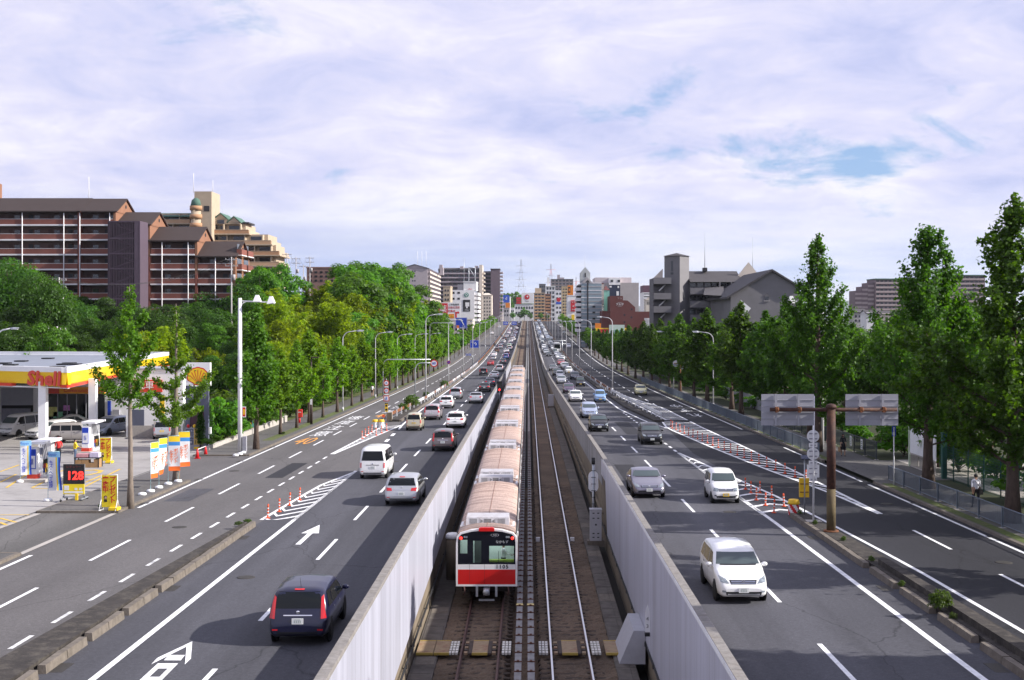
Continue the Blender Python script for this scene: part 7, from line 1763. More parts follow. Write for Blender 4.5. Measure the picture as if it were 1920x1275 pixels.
# canopy
def canopy():
 A, B, C_, D_ = (-34.0,92.0), (-39.5,137.0), (-72.0,140.0), (-70.0,110.0)
 t = thing('canopy', 'filling station canopy with yellow fascia and raised red lettering', 'canopy', (-50, 110, zr(110))); z0 = zr(110)
 zb, zt_ = CZ - 5.0 - z0, CZ - 3.60 - z0
 L = lambda p: (p[0]+50, p[1]-110)
 P = [L(p) for p in (A,B,C_,D_)]
 cx = sum(p[0] for p in P)/4; cy = sum(p[1] for p in P)/4
 def ins(d): return [(p[0]+(cx-p[0])*d/18, p[1]+(cy-p[1])*d/18) for p in P]
 b = MB(); b.prism(ins(.35), zb+.35, zt_-.28); b.build('deck', M_SW, t)
 b = MB(); q = ins(.5); b.poly([(x,y,zt_-.26) for x, y in q]); b.build('roof_sheet', M_ROOFM, t)
 # roof seams and vents
 for i in range(1, 22):
  f = i/22; a = Vector((*q[0],0)).lerp(Vector((*q[3],0)), f); c = Vector((*q[1],0)).lerp(Vector((*q[2],0)), f); b = MB(); d = (c-a).normalized(); n_ = Vector((-d.y,d.x,0))*.02
  b.v += [tuple(a+n_+Vector((0,0,zt_-.22))),tuple(a-n_+Vector((0,0,zt_-.22))),tuple(c-n_+Vector((0,0,zt_-.22))),tuple(c+n_+Vector((0,0,zt_-.22)))]; b.face((0,1,2,3)); b.build('roof_seam', M_SIGNBACK, t)
 for (px, py) in ((8,681),(20,684),(40,677),(28,688),(120,683),(108,688),(130,681),(140,683),(90,672)):
  yy = (CZ - (z0+zt_-.2) ) * F / (py-600); xx = PX(px, yy); b = MB(); b.box(xx+50-.5, xx+50+.5, yy-110-.45, yy-110+.45, zt_-.24, zt_-.13); b.build('roof_vent', M_TRIM, t)
 # fascia: white cap, yellow, red strip on the two visible sides and the back sides
 for i in range(4):
  p, r = Vector((*P[i],0)), Vector((*P[(i+1)%4],0)); d = (r-p).normalized(); n_ = Vector((d.y,-d.x,0))
  if n_.dot(p - Vector((cx,cy,0))) < 0: n_ = -n_
  def strip(nm, m, o0, o1, z0_, z1_, u0=0.0, u1=1.0, bev=0.0):
   a = p.lerp(r,u0); c = p.lerp(r,u1); b = MB()
   ex0, ex1 = d*o1 if u0 == 0 else Vector(), d*o1 if u1 == 1 else Vector()
   b.v += [tuple(a - ex0*0 + n_*o0)[:2]+(z0_,), tuple(c + n_*o0)[:2]+(z0_,), tuple(c+ex1+n_*(o1-bev))[:2]+(z0_,), tuple(a-ex0+n_*(o1-bev))[:2]+(z0_,)]
   b.v += [tuple(a + n_*o0)[:2]+(z1_,), tuple(c + n_*o0)[:2]+(z1_,), tuple(c+ex1+n_*o1)[:2]+(z1_,), tuple(a-ex0+n_*o1)[:2]+(z1_,)]
   for f in ((0,3,2,1),(4,5,6,7),(0,1,5,4),(1,2,6,5),(2,3,7,6),(3,0,4,7)): b.face(f)
   b.build(nm, m, t)
  strip('fascia_cap', M_SW, -.4, .06, zt_-.28, zt_+.10)
  strip('fascia_yellow', M_SY, -.35, .03, zb+.22, zt_-.282, bev=.14)
  if i == 3: strip('fascia_red', M_SR, -.3, .12, zb, zb+.218, 0, .86); strip('fascia_red', M_SR, -.3, .12, zb, zb+.218, .985, 1)
  else: strip('fascia_red', M_SR, -.3, .12, zb, zb+.218)
  strip('light_strip', M_SIGNW, -.25, .02, zb-.06, zb)
  if i == 3:
   # raised word on the front face (D->A)
   me = text_mesh('Shell', 1.0, .05, bold=.035, spacing=1.05); me.materials.clear(); me.materials.append(M_SR); me.name = 'fascia_lettering'
   ang = math.atan2(d.y, d.x); pos = p.lerp(r, .945) + n_*.10
   o = ob('fascia_lettering', me, t, (pos.x, pos.y, zb + .60)); o.rotation_euler = (R_(-6), 0, ang); o.scale = (1.75, 1, 1.45)
   me2 = text_mesh('Shell', 1.0, .05, bold=.06, spacing=1.05); me2.materials.clear(); me2.materials.append(M_SY); me2.name = 'fascia_lettering_edge'
   o2 = ob('fascia_lettering_edge', me2, t, (pos.x - n_.x*.06+.05, pos.y - n_.y*.06, zb + .60)); o2.rotation_euler = o.rotation_euler; o2.scale = o.scale
 for (px, py) in ((81,852),(174.5,841)):
  x, y = G(px, py); b = MB(); b.box(x+50-.28,x+50+.28,y-110-.25,y-110+.25,zs(y)-z0,zb+.4); b.build('pillar', M_SW, t); b = MB(); b.box(x+50-.31,x+50+.31,y-110-.28,y-110+.28,zs(y)-z0,zs(y)-z0+.5); b.build('pillar_foot', M_STEELB, t)
canopy()
# shop and service buildings
def shop():
 y = 119.0; z = zs(y); xw = lambda px: PX(px, y)
 t = thing('shop', 'filling station shop with an orange sign band and dark glass front', 'building', (xw(90), y, z)); X0 = xw(90)
 x0, x1, xa, xb = xw(-150)-X0, xw(238)-X0, xw(90)-X0, xw(196)-X0; H = PZ(722,y) - z
 b = MB(); b.box(x0,x1,.3,16,0,H); b.build('wall', M_SW, t)
 b = MB(); b.box(xa,xa+(xb-xa)*.2,-.05,.28,PZ(738,y)-z,PZ(726,y)-z); b.build('sign_band_red', M_SR, t); b = MB(); b.box(xa+(xb-xa)*.2,xb,-.05,.28,PZ(738,y)-z,PZ(726,y)-z); b.build('sign_band', mat('band_orange',(.78,.33,.02),.5), t)
 letter('lettering','Community Plaza',M_SR,t,(xa+(xb-xa)*.62,-.06,PZ(732,y)-z),size=.52,extrude=.01,bold=.01)
 n = 6
 for i in range(n):
  u, v = xa+(xb-xa)*i/n, xa+(xb-xa)*(i+1)/n; b = MB(); b.box(u+.04,v-.04,.12,.2,.15,PZ(739,y)-z); b.build('shop_window', M_GLASS, t); b = MB(); b.box(u-.04,u+.04,.08,.26,0,PZ(738.5,y)-z); b.build('mullion', M_SIGNBACK, t)
 for (px, py, w_, h_, c) in ((98,772,1.0,.9,(.6,.6,.2)),(108,778,.9,.6,(.2,.5,.3)),(124,765,.6,.5,(.5,.2,.5))):
  b = MB(); b.box(xw(px)-X0-w_/2,xw(px)-X0+w_/2,.09,.115,PZ(py,y)-z-h_/2,PZ(py,y)-z+h_/2); b.build('poster', mat('poster_%.1f%.1f' % c[:2], c, .6, var=.4, vscale=8), t)
 # service bays left
 for k in range(3):
  u = xw(62)-X0 - 3.2*(k+1); b = MB(); b.box(u+.1,u+3.1,.15,.29,2.2,H-.3)
  b.build('shutter', M_SIGNBACK, t)
  for j in range(10): bb = MB(); bb.box(u+.1,u+3.1,.12,.15,2.25+.16*j,2.33+.16*j); bb.build('shutter_slat', M_SIGNBACK, t)
  b = MB(); b.box(u+.1,u+3.1,.2,.29,.0,2.2); b.build('bay_opening', M_BLACK, t); b = MB(); b.box(u+.15,u+2.9,.14,.18,.1,1.9); b.build('tarpaulin', mat('tarp',(.20,.20,.24),.5,var=.3,vscale=2,bump=.8,bscale=3), t)
 b = MB(); b.box(xw(200)-X0,xw(206)-X0,.24,.29,PZ(790,y)-z,PZ(752,y)-z); b.build('blue_banner', M_BLUE, t)
 b = MB(); b.box(xw(212)-X0,xw(224)-X0,-.1,.29,PZ(778,y)-z,PZ(768,y)-z); b.build('air_unit', M_SIGNBACK, t)
shop()
def white_block():
 y = 109.0; z = zs(y); t = thing('wash_building', 'plain white block building behind the two young ginkgos', 'building', (-33, y, z)); H = PZ(693,y) - z
 xa, xb = PX(236,y)+33, PX(343,y)+33
 b = MB(); b.box(xa,xb,0,5,0,H); b.build('wall', M_SW, t); b = MB(); b.box(xa-.1,xb+.1,-.1,5.1,H,H+.12); b.build('parapet_cap', M_SIGNBACK, t)
 b = MB(); b.box(xa+.5,xa+1.6,-.03,-.005,.1,2.4); b.build('door', M_STEELB, t); b = MB(); b.box(xa+.2,xa+3.2,-.12,-.01,PZ(735,y)-z,PZ(712,y)-z); b.build('sign_board', M_SR, t)
 letter('lettering','洗車',M_SW,t,(xa+1.7,-.14,PZ(723,y)-z),size=.8,extrude=.01)
 b = MB(); b.box(xa+.2,xb-.2,-.04,-.005,0,1.0); b.build('plinth', M_CONC, t)
 b = MB(); b.box(xb-2.0,xb-1.6,-.05,-.01,PZ(775,y)-z,PZ(742,y)-z); b.build('yellow_banner', M_SY, t)
white_block()
# sign tower
def sign_tower():
 y = 98.6; z = zr(y)+.05; x = PX(371.5,y); t = thing('sign_tower', 'white square sign with a yellow and red scallop emblem on a grey blue frame', 'sign tower', (x, y, z)); h = lambda py: PZ(py,y)-z; X = lambda px: PX(px,y)-x
 b = MB(); b.box(X(350),X(395),-.22,.22,h(723),h(680)); b.build('sign_box', M_SIGNW, t)
 # scallop emblem
 cx, cz, r = X(372.5), h(706), .80
 def fan(rad, m, yo, nm, ribs=False):
  b = MB(); pts = []
  for k in range(0, 29):
   a = R_(200 - 220*k/28); rr = rad*(1 + .035*abs(math.sin(7*math.pi*k/28))); pts.append((cx+rr*math.cos(a)*1.0, cz+rr*math.sin(a)*.93-.05))
  pts += [(cx+rad*.45, cz-rad*.62),(cx+rad*.40, cz-rad*.78),(cx-rad*.40, cz-rad*.78),(cx-rad*.45, cz-rad*.62)]
  b.poly([(u,yo,v) for u, v in pts]); b.build(nm, m, t)
 fan(.86, M_SR, -.226, 'emblem_outline'); fan(.76, M_SY, -.232, 'emblem')
 for k in range(7):
  a = R_(165 - 150*k/6); b = MB(); d = Vector((math.cos(a),0,math.sin(a))); n_ = Vector((-d.z,0,d.x)); o0 = Vector((cx,-.238,cz-.55));
  tip = Vector((cx+.66*math.cos(a),-.238,cz+.60*math.sin(a)-.05)); b.v += [tuple(o0+n_*.012),tuple(o0-n_*.012),tuple(tip-n_*.035),tuple(tip+n_*.035)]; b.face((0,1,2,3)); b.build('emblem_rib', M_SR, t)
 for px in (353,387.5): b = MB(); b.box(X(px)-.17,X(px)+.17,-.16,.16,0,h(723)); b.build('leg', M_STEELB, t)
 b = MB(); b.box(X(355),X(386),-.13,.13,h(760),h(724)); b.build('name_panel', M_STEELB, t); letter('lettering','セルフ',M_SIGNW,t,(X(371),-.14,h(741)),size=.45,extrude=.01)
 b = MB(); b.box(X(355),X(386),-.11,.11,h(800),h(772)); b.build('lower_panel', mat('panel_maroon',(.06,.02,.035),.5), t)
 b = MB(); b.box(X(392),X(396),-.14,.1,h(813),h(801)); b.build('meter_box', M_SIGNW, t)
 # price board in front
 t2 = thing('price_board', 'dark price board listing 128 139 118 with three coloured lamps on top', 'price board', (PX(364.5,y-.9), y-.9, z)); y2 = y-.9; x2 = PX(364.5,y2); h2 = lambda py: PZ(py,y2)-z; X2 = lambda px: PX(px,y2)-x2
 b = MB(); b.box(X2(347),X2(383),-.05,.05,h2(842),h2(802)); b.build('frame', M_SIGNBACK, t2)
 for i, (s, n) in enumerate((('レギュラー','128'),('ハイオク','139'),('軽油','118'))):
  zc = h2(808.5+10.3*i); b = MB(); b.box(X2(348),X2(363),-.06,-.052,zc-.20,zc+.20); b.build('name_plate', M_STEELB, t2); b = MB(); b.box(X2(364),X2(380),-.06,-.052,zc-.20,zc+.20); b.build('price_plate', mat('price_ochre',(.50,.33,.06),.5), t2)
  letter('lettering',s,M_SIGNW,t2,(X2(355.5),-.07,zc),size=.20 if len(s)<5 else .155,extrude=.004); letter('price_figures',n,M_TRIM,t2,(X2(372),-.07,zc),size=.42,extrude=.004)
 b = MB(); b.box(X2(364),X2(380),-.06,-.052,h2(848),h2(837.5)); b.build('yellow_plate', M_SY, t2)
 for px, m in ((353,M_RED),(364.5,M_YELLOW),(377,M_BLUE)): b = MB(); b.lathe([(.09,h2(802)),(.11,h2(800)),(.12,h2(797.5)),(.07,h2(796)),(.001,h2(796)+.03)],(X2(px),0,0),12); b.build('lamp', m, t2)
 for px in (349,381): b = MB(); b.box(X2(px)-.04,X2(px)+.04,-.04,.04,-.02,h2(842)); b.build('leg', M_SIGNBACK, t2)
sign_tower()
# pumps
def pump(px, py, label, L, words):
 x, y = G(px, py); z = zs(y); t = thing('fuel_pump', label, 'fuel pump', (x, y, z))
 b = MB(); b.box(-.7,1.0,-.6,L+.6,0,.16); b.build('island', M_CONC, t)
 for k, yy in enumerate((0, L-.6)):
  b = MB(); b.box(-.26,.26,yy,yy+.5,.16,2.05); b.build('column', M_SIGNW, t); b = MB(); b.box(-.3,.3,yy-.02,yy+.52,.16,.42); b.build('red_foot', M_SR, t)
 b = MB(); b.box(-.30,.75,.0,L-.1,2.25,2.40); b.build('hood', M_SIGNW, t)
 b = MB(); b.box(.05,.45,.5,L-.6,.16,1.35); b.build('cabinet', M_SW, t)
 for k, c in enumerate((M_BLUE, M_SY, M_TRIM)): b = MB(); b.box(.452,.47,.6+.35*k,.9+.35*k,.45,.85); b.build('grade_panel', c, t)
 b = MB(); b.box(.452,.475,.6,L-.8,.95,1.25); b.build('display', M_TRIM, t)
 for k in range(4): b = MB(); yy = .55+.25*k; b.tube([(.3,yy,2.22),(.42,yy+.02,1.6),(.5,yy,1.1),(.62,yy-.05,.55),(.56,yy+.05,.35),(.5,yy+.1,.8)],.02,5); b.build('hose', M_TRIM, t); b = MB(); b.box(.47,.58,yy+.05,yy+.12,.75,1.0); b.build('nozzle', (M_SR,M_YELLOW,M_TRIM,M_YELLOW)[k], t)
 b = MB(); b.box(-.24,.24,-.02,-.005,.75,1.95); b.build('front_panel', M_BLUE, t); b = MB(); b.box(-.2,.2,-.03,-.02,.8,1.55); b.build('panel_card', M_SIGNW, t); letter('lettering',words,M_BLUE,t,(0,-.04,1.18),size=.2,extrude=.003,vertical=True)
pump(60,903,'white fuel pump on an island below the first canopy pillar',3.0,'軽油'); pump(160,851,'fuel pump with a blue front panel beside the second canopy pillar',2.4,'灯油')
# banners (nobori)
M_BAN_O = mat('banner_orange',(.70,.13,.02),.6,var=.05); M_BAN_B = mat('banner_blue',(.05,.25,.62),.6,var=.05); M_CLOTH_W = mat('banner_white',(.72,.73,.76),.7,var=.04); M_CLOTH_Y = mat('banner_yellow',(.80,.55,.02),.65,var=.04)
def banner(label, px, py, yaw, w_, h_, kind, group, sway=.0, top=None):
 x, y = G(px, py); z = zr(y) + (.11 if x > -24.6 else .02); t = thing('banner', label, 'banner', (x, y, z), R_(yaw), group); H = 2.75 if top is None else top; zb = H - h_
 b = MB(); b.lathe([(.22,0),(.24,.05),(.2,.13),(.06,.16)], n=14); b.build('weight', M_SIGNW, t); b = MB(); b.tube([(0,0,.1),(0,0,H+.02),(w_*.98,0,H+.02)],.016,6); b.build('pole', mat('pole_cyan',(.35,.55,.6),.4), t)
 def cloth_piece(nm, m, u0, u1, v0, v1, lift=0.0):
  b = MB(); nu, nv = 4, 10
  for j in range(nv+1):
   for i in range(nu+1):
    u = u0+(u1-u0)*i/nu; v = v0+(v1-v0)*j/nv; b.v.append((.02+u*w_, .07*math.sin(5*v+2*u)*u*(1-v*.6)+sway*u*(1-v)-lift, zb+v*h_))
  for j in range(nv):
   for i in range(nu): k=j*(nu+1)+i; b.face((k,k+1,k+nu+2,k+nu+1),True)
  return b.build(nm, m, t)
 if kind == 'point':
  cloth_piece('cloth', M_CLOTH_W, 0, 1, .13, .73); cloth_piece('yellow_band', M_CLOTH_Y, 0, 1, .84, 1); cloth_piece('blue_band', M_BAN_B, 0, 1, .73, .84); cloth_piece('orange_band', M_BAN_O, 0, 1, 0, .13)
  letter('lettering','ポイント',M_BAN_O,t,(w_*.68,-.10,zb+h_*.43),size=.27,extrude=.002,vertical=True,bold=.004); letter('lettering','たまる!',M_BAN_O,t,(w_*.30,-.10,zb+h_*.40),size=.25,extrude=.002,vertical=True,bold=.004)
 elif kind == 'repair':
  cloth_piece('cloth', M_CLOTH_W, .0, .62, 0, .86); cloth_piece('yellow_band', M_CLOTH_Y, .62, .74, 0, .86); cloth_piece('light_band', mat('banner_cyan',(.15,.45,.75),.6), .74, .84, 0, .86); cloth_piece('blue_band', M_BLUE, .84, 1, 0, .86); cloth_piece('top_band', mat('banner_sky',(.25,.52,.78),.6), 0, 1, .86, 1)
  letter('lettering','キズ・ヘコミ修理',M_BLUE,t,(w_*.33,-.10,zb+h_*.42),size=.235,extrude=.002,vertical=True,bold=.004); letter('lettering','Repair',M_BLUE,t,(w_*.45,-.10,zb+h_*.93),size=.2,extrude=.002)
 return t
gp = 'point banners along the left kerb'
banner('narrow point banner seen nearly edge on, first of the kerb row', 282.4, 926, 62, .6, 2.0, 'point', gp); banner('slanting point banner second in the kerb row', 298, 919, 55, .6, 2.1, 'point', gp, .35, 2.85); banner('point banner facing the road, third in the kerb row, orange foot', 315.3, 912, 8, .66, 2.05, 'point', gp, 0, 2.85); banner('point banner with a tilted cloth, last in the kerb row near the cones', 334, 907, 12, .66, 2.1, 'point', gp, .2, 3.0)
x, y = G(266.7, 932); o = MB().lathe([(.22,0),(.24,.05),(.2,.13),(.06,.16)], n=14).build('banner_weight', M_SIGNW, None, loc=(x, y, zr(y)+.11)); tag(o, 'empty white banner weight on the kerb before the point banners', 'weight')
for i, p in enumerate(((442,858),(450,855.5),(456,852.5))):
 x, y = G(*p); o = MB().lathe([(.2,0),(.22,.05),(.19,.14),(.06,.17)], n=14).build('banner_weight', M_SIGNW, None, loc=(x, y, zr(y)+.11)); tag(o, ('left','middle','right')[i] + ' white weight at the foot of the tall floodlight pole', 'weight', 'white weights by the floodlight pole')
banner('blue and white repair banner left of the first pump', 38, 905, 10, .62, 2.05, 'repair', 'repair banners by the pumps', 0, 2.5); banner('tilting blue and white repair banner right of the first pump', 90, 940, -8, .66, 2.1, 'repair', 'repair banners by the pumps', .2, 2.65)
# yellow present boards
def present_board(label, px, py, sc_=1.0, yaw=0):
 x, y = G(px, py); z = zr(y) + (.11 if x > -24.6 else .02); t = thing('notice_stand', label, 'sign stand', (x, y, z), R_(yaw), 'yellow present boards'); t.scale = (sc_,)*3
 b = MB(); b.tube([(-.42,0,.1),(-.42,0,1.80),(.42,0,1.80),(.42,0,.1)],.022,6)
 for s in (-1,1): b.tube([(s*.42,-.28,.02),(s*.42,0,.55),(s*.42,.28,.02)],.02,6); b.tube([(s*.42,-.3,.02),(s*.42,.3,.02)],.02,6)
 b.build('frame', M_SIGNW, t); b = MB(); b.box(-.39,.39,-.012,.012,.16,1.76); b.build('board', mat('board_yellow',(.80,.62,.02),.5,var=.03), t)
 letter('lettering','プレゼント',M_RED,t,(.17,-.02,1.02),size=.335,extrude=.003,vertical=True,bold=.008); letter('lettering','実施中',M_RED,t,(-.19,-.02,1.28),size=.32,extrude=.003,vertical=True,bold=.008)
 b = MB(); b.lathe([(.09,-.016),(.09,-.013)],(-.19,0,.66),14,'y'); b.box(-.27,-.11,-.016,-.013,.42,.56); b.build('bowing_figure', M_TRIM, t); b = MB(); b.lathe([(.06,-.02),(.06,-.017)],(-.18,0,.645),14,'y'); b.build('figure_face', mat('figure_pink',(.6,.35,.3),.6), t)
 b = MB(); b.box(.05,.5,-.25,.25,.03,.16); b.build('weight_bag', M_CLOTH_Y, t)
present_board('yellow present board standing at the driveway kerb before the nearer ginkgo', 205, 961, 1.0, -4); present_board('yellow present board standing on the forecourt behind the cartons', 198, 869, 1.0, 0)
# LED price stand
x, y = G(139, 941); z = zs(y)
t = thing('led_price_stand', 'wheeled black price stand glowing red 128 over a yellow panel', 'price display', (x, y, z)); b = MB(); b.box(-.56,.56,-.08,.08,.95,2.0); b.build('black_panel', M_TRIM, t)
letter('led_figures','128',mat('led_red',(.6,.02,.02),.4,emit=((1,.03,.02),1.6)),t,(.08,-.09,1.38),size=.62,extrude=.004,bold=.018); letter('lettering','レギュラー',mat('dim_red',(.18,.03,.03),.6),t,(0,-.09,1.86),size=.16,extrude=.003)
b = MB(); b.box(-.56,.56,-.08,.08,.40,.94); b.build('yellow_panel', mat('board_yellow',(.8,.62,.02),.5), t); b = MB(); b.box(-.5,.5,-.086,-.081,.46,.56); b.box(.05,.2,-.086,-.081,.62,.74); b.box(.3,.46,-.086,-.081,.62,.74); b.box(-.5,-.25,-.086,-.081,.62,.86); b.build('printed_card', M_SIGNW, t)
b = MB(); b.box(-.62,.62,-.03,.03,.22,.28)
for s in (-1,1): b.box(s*.55-.03,s*.55+.03,-.5,.5,.16,.22); b.box(s*.55-.03,s*.55+.03,-.03,.03,.2,2.0)
b.build('frame', M_GALV, t)
for s in (-1,1):
 for q in (-.45,.45): b = MB(); b.lathe([(.08,-.03),(.08,.03)],(s*.55,q,.08),10,'x'); b.build('castor', M_TRIM, t)
b = MB(); b.box(.12,.26,-.2,-.12,.0,.45); b.build('yellow_post', M_CLOTH_Y, t)
# cartons on a bench, cones with a bar
x, y = G(166, 876); z = zs(y); t = thing('bench_table', 'dark bench carrying cartons on the forecourt', 'table', (x, y, z)); b = MB(); b.box(-.85,.85,-.4,.4,.62,.68); b.build('top', M_TRIM, t)
for s in (-1,1):
 for q in (-.35,.35): b = MB(); b.box(s*.8-.03,s*.8+.03,q-.03,q+.03,0,.62); b.build('leg', M_TRIM, t)
M_CARD = mat('cardboard',(.32,.19,.09),.85,var=.15)
for i, (dx, dz, w_, h_, m, lb) in enumerate(((-.55,0,.42,.5,M_CARD,'brown carton under the bench, left end'),(-.1,0,.42,.5,M_CARD,'brown carton under the bench, middle left'),(.3,0,.36,.3,M_CARD,'low brown carton under the bench, middle right'),(.66,0,.36,.55,M_CARD,'brown carton under the bench, right end'),(-.3,.68,.8,.22,mat('box_pink',(.5,.25,.28),.7),'pink flat box on top of the bench'),(.5,.68,.6,.3,mat('box_lilac',(.5,.45,.6),.7),'lilac box on top of the bench'))):
 b = MB(); b.box(-w_/2,w_/2,-.32,.2,0,h_); o = b.build('carton', m, None, loc=(x+dx, y-.05, z+dz+.005)); tag(o, lb, 'box', 'cartons at the bench')
def cone(px, py, lb):
 x, y = G(px, py); t = thing('traffic_cone', lb, 'traffic cone', (x, y, zr(y)+.02), 0, 'red cones before the price board'); b = MB(); b.box(-.19,.19,-.19,.19,0,.04); b.build('base', M_RED, t); b = MB(); b.lathe([(.15,.04),(.045,.68),(.001,.70)], n=14); b.build('body', M_RED, t); return x, y
c1 = cone(370, 860, 'left red cone before the price board'); c2 = cone(385.5, 854.5, 'right red cone before the price board')
b = MB(); b.tube([(c1[0],c1[1],zr(c1[1])+.66),(c2[0],c2[1],zr(c2[1])+.70)],.03,8); o = b.build('cone_bar', M_SIGNW); tag(o, 'white bar lying across the two red cones', 'bar')
# station cars
def park(kind, px, py, rot, col, lab, opts=()):
 x, y = G(px, py); y += .3; make_car(kind, col, (x, y, zs(y)+.01), R_(rot), lab, opts, None)
park('van', 42, 817, 158, 'white', 'white van parked on the forecourt, nose to the pumps, at the left edge', ('panel2',)); park('wagon', 96, 822, 152, 'white', 'white estate car parked between the white van and the taupe boxy car')
park('box', 137, 830, -82, 'taupe', 'taupe boxy car parked side on behind the attendants'); park('sedan', 140, 806, -70, 'dark grey', 'dark grey sedan parked behind the taupe boxy car'); park('minivan', 205, 815, 165, 'pale silver blue', 'pale blue silver car parked behind the nearer ginkgo'); park('kei', 303, 822, 14, 'silver', 'silver boxy small car parked at the white block wall')
x, y = -26.8, 113; make_car('suv', 'green', (x, y, zs(y)+.1), R_(80), 'dark green pickup like car half hidden behind the floodlight pole', ())
person('attendant in a red top, red cap and dark trousers hands on hips', (*G(110,867), zs(88)), R_(195), 1.70, (.55,.03,.03), (.02,.018,.025), ((10,70),(10,70)), .06, cap=(.5,.02,.02))
person('attendant in a yellow top and jeans turned away by the cartons', (*G(141,868), zs(88)), R_(-60), 1.66, (.78,.55,.03), (.10,.14,.22), ((25,50),(30,50)), .06)
# planted bed behind the pavement
b = MB(); b.box(-24.75,-24.5,96,127,zr(110)-.4,zr(110)+.55); o = b.build('planter_wall', M_CONC); tag(o, 'low concrete planter wall behind the pavement past the sign tower', 'wall')
for i, (y, h) in enumerate(((97.5,2.9),(100.0,3.1),(103,2.8),(106.5,3.2),(110,2.9),(114,2.7))): plant('cypress', -25.6, y, zr(y)+.2, h, 1.15, 'cypress', f"small dark cypress in the planted bed, {ORD[i]} from the sign tower", 'tree', 'cypresses in the planted bed')
for i in range(9): plant('bush_b', -25.1 + random.uniform(-.1,.2), 97 + 3.2*i, zr(100)+.35, .55, 1.5, 'shrub', f"low reddish green shrub in the planted bed, {ORD[i]} from the sign tower", 'bush', 'low shrubs in the planted bed')
# ================================================================== buildings
def bm(name, col, **k): return mat('b_' + name, col, k.pop('rough', .8), var=k.pop('var', .10), vscale=k.pop('vscale', .5), **k)
B_BRICK = bm('brick', (.19,.066,.050), var2=(.12,.15)); B_BROWN = bm('recess', (.085,.048,.042)); B_ROOFB = bm('roof_brown', (.040,.027,.025)); B_GABLE_SUN = bm('gable_sunlit', (.24,.115,.068)); B_WH = bm('white', (.70,.69,.70)); B_DARK = bm('dark', (.03,.028,.033)); B_PURP = bm('purple', (.085,.06,.085)); B_WIN = glass_mat('window_dark', (.02,.022,.028), .1, .6)  # gable colour is the brick made paler, sunlight put into the colour
B_BEIGE = bm('beige', (.42,.335,.245)); B_TAN = bm('tan', (.40,.225,.125)); B_GREENR = bm('roof_green', (.07,.14,.11)); B_MAUVE = bm('mauve', (.37,.32,.34)); B_GREY = bm('grey', (.17,.163,.172)); B_GREYD = bm('grey_dark', (.115,.11,.12)); B_CREAM = bm('cream', (.58,.51,.44)); B_ROOFG = bm('roof_grey', (.06,.055,.06)); B_DPURP = bm('dark_purple', (.145,.105,.125)); B_BRN = bm('brown_brick', (.115,.035,.032)); B_GLB = glass_mat('glass_bluegrey', (.22,.28,.32), .2, .6); B_GRN = glass_mat('glass_green', (.16,.38,.32), .2, .6); B_RED = bm('sign_red', (.50,.02,.03)); B_ORG = bm('sign_orange', (.65,.20,.02)); B_BLUE = bm('sign_blue', (.02,.08,.45)); B_YEL = bm('sign_yellow', (.75,.50,.03)); B_CONCR = bm('concrete', (.36,.34,.345))
class Bld:
 """a building at distance D; local frame: x right, y away, z up from the base"""
 def __init__(s, name, label, D, pxc, base=None, cat='building', group=None, rot=0):
  s.D = D; s.x = PX(pxc, D); s.z = gz(s.x, D) - .3 if base is None else base; s.t = thing(name, label, cat, (s.x, D, s.z), rot, group); s.n = name
 def X(s, px, d=0): return PX(px, s.D + d) - s.x
 def Z(s, py, d=0): return PZ(py, s.D + d) - s.z
 def box(s, nm, m, px0, px1, y0, y1, d0=0, d1=10, par=None):
  b = MB(); b.box(s.X(px0), s.X(px1), d0, d1, s.Z(y1) if y1 is not None else 0, s.Z(y0)); return b.build(nm, m, par or s.t)
 def rbox(s, nm, m, x0, x1, y0, y1, z0, z1, par=None): b = MB(); b.box(x0,x1,y0,y1,z0,z1); return b.build(nm, m, par or s.t)
 def gable(s, nm, m, x0, x1, d0, d1, ze, zr_, axis='x', over=.3, wallm=None, th=.25):
  """gable roof, ridge along axis; closes the end walls"""
  b = MB()
  if axis == 'x':
   c = (d0+d1)/2; A = [(d0-over, ze-.1),(c, zr_),(d1+over, ze-.1)]; xs = (x0-over, x1+over); P = lambda x, q, dz: (x, q[0], q[1]+dz)
  else:
   c = (x0+x1)/2; A = [(x0-over, ze-.1),(c, zr_),(x1+over, ze-.1)]; xs = (d0-over, d1+over); P = lambda y, q, dz: (q[0], y, q[1]+dz)
  for i in (0, 1):
   k = len(b.v); b.v += [P(xs[0],A[i],0),P(xs[1],A[i],0),P(xs[1],A[i+1],0),P(xs[0],A[i+1],0),P(xs[0],A[i],th),P(xs[1],A[i],th),P(xs[1],A[i+1],th),P(xs[0],A[i+1],th)]
   for q in ((0,3,2,1),(4,5,6,7),(0,1,5,4),(1,2,6,5),(2,3,7,6),(3,0,4,7)): b.face([k+j for j in q])
  r = b.build(nm, m, s.t)
  if wallm:
   for e in ((x0,x1) if axis == 'x' else (d0,d1)):
    b = MB()
    if axis == 'x': b.poly([(e,d0,ze-.1),(e,d1,ze-.1),(e,c,zr_-.05)])
    else: b.poly([(x0,e,ze-.1),(x1,e,ze-.1),(c,e,zr_-.05)])
    b.build('gable_wall', wallm, s.t)
  return r
 def windows(s, x0, x1, z0, z1, nx, nz, w_, h_, d=-.06, m=None, skip=None, side=None, par=None):
  mw = MB(); mw.box(-w_/2,w_/2,-.03,.03,-h_/2,h_/2); me = mw.mesh('window', m or B_WIN)
  for i in range(nx):
   for j in range(nz):
    if skip and skip(i, j): continue
    u = x0 + (x1-x0)*(i+.5)/nx; v = z0 + (z1-z0)*(j+.5)/nz
    o = ob('window', me, par or s.t, (u, d, v) if side is None else (side, u, v)); o.rotation_euler = (0,0,0 if side is None else R_(90))
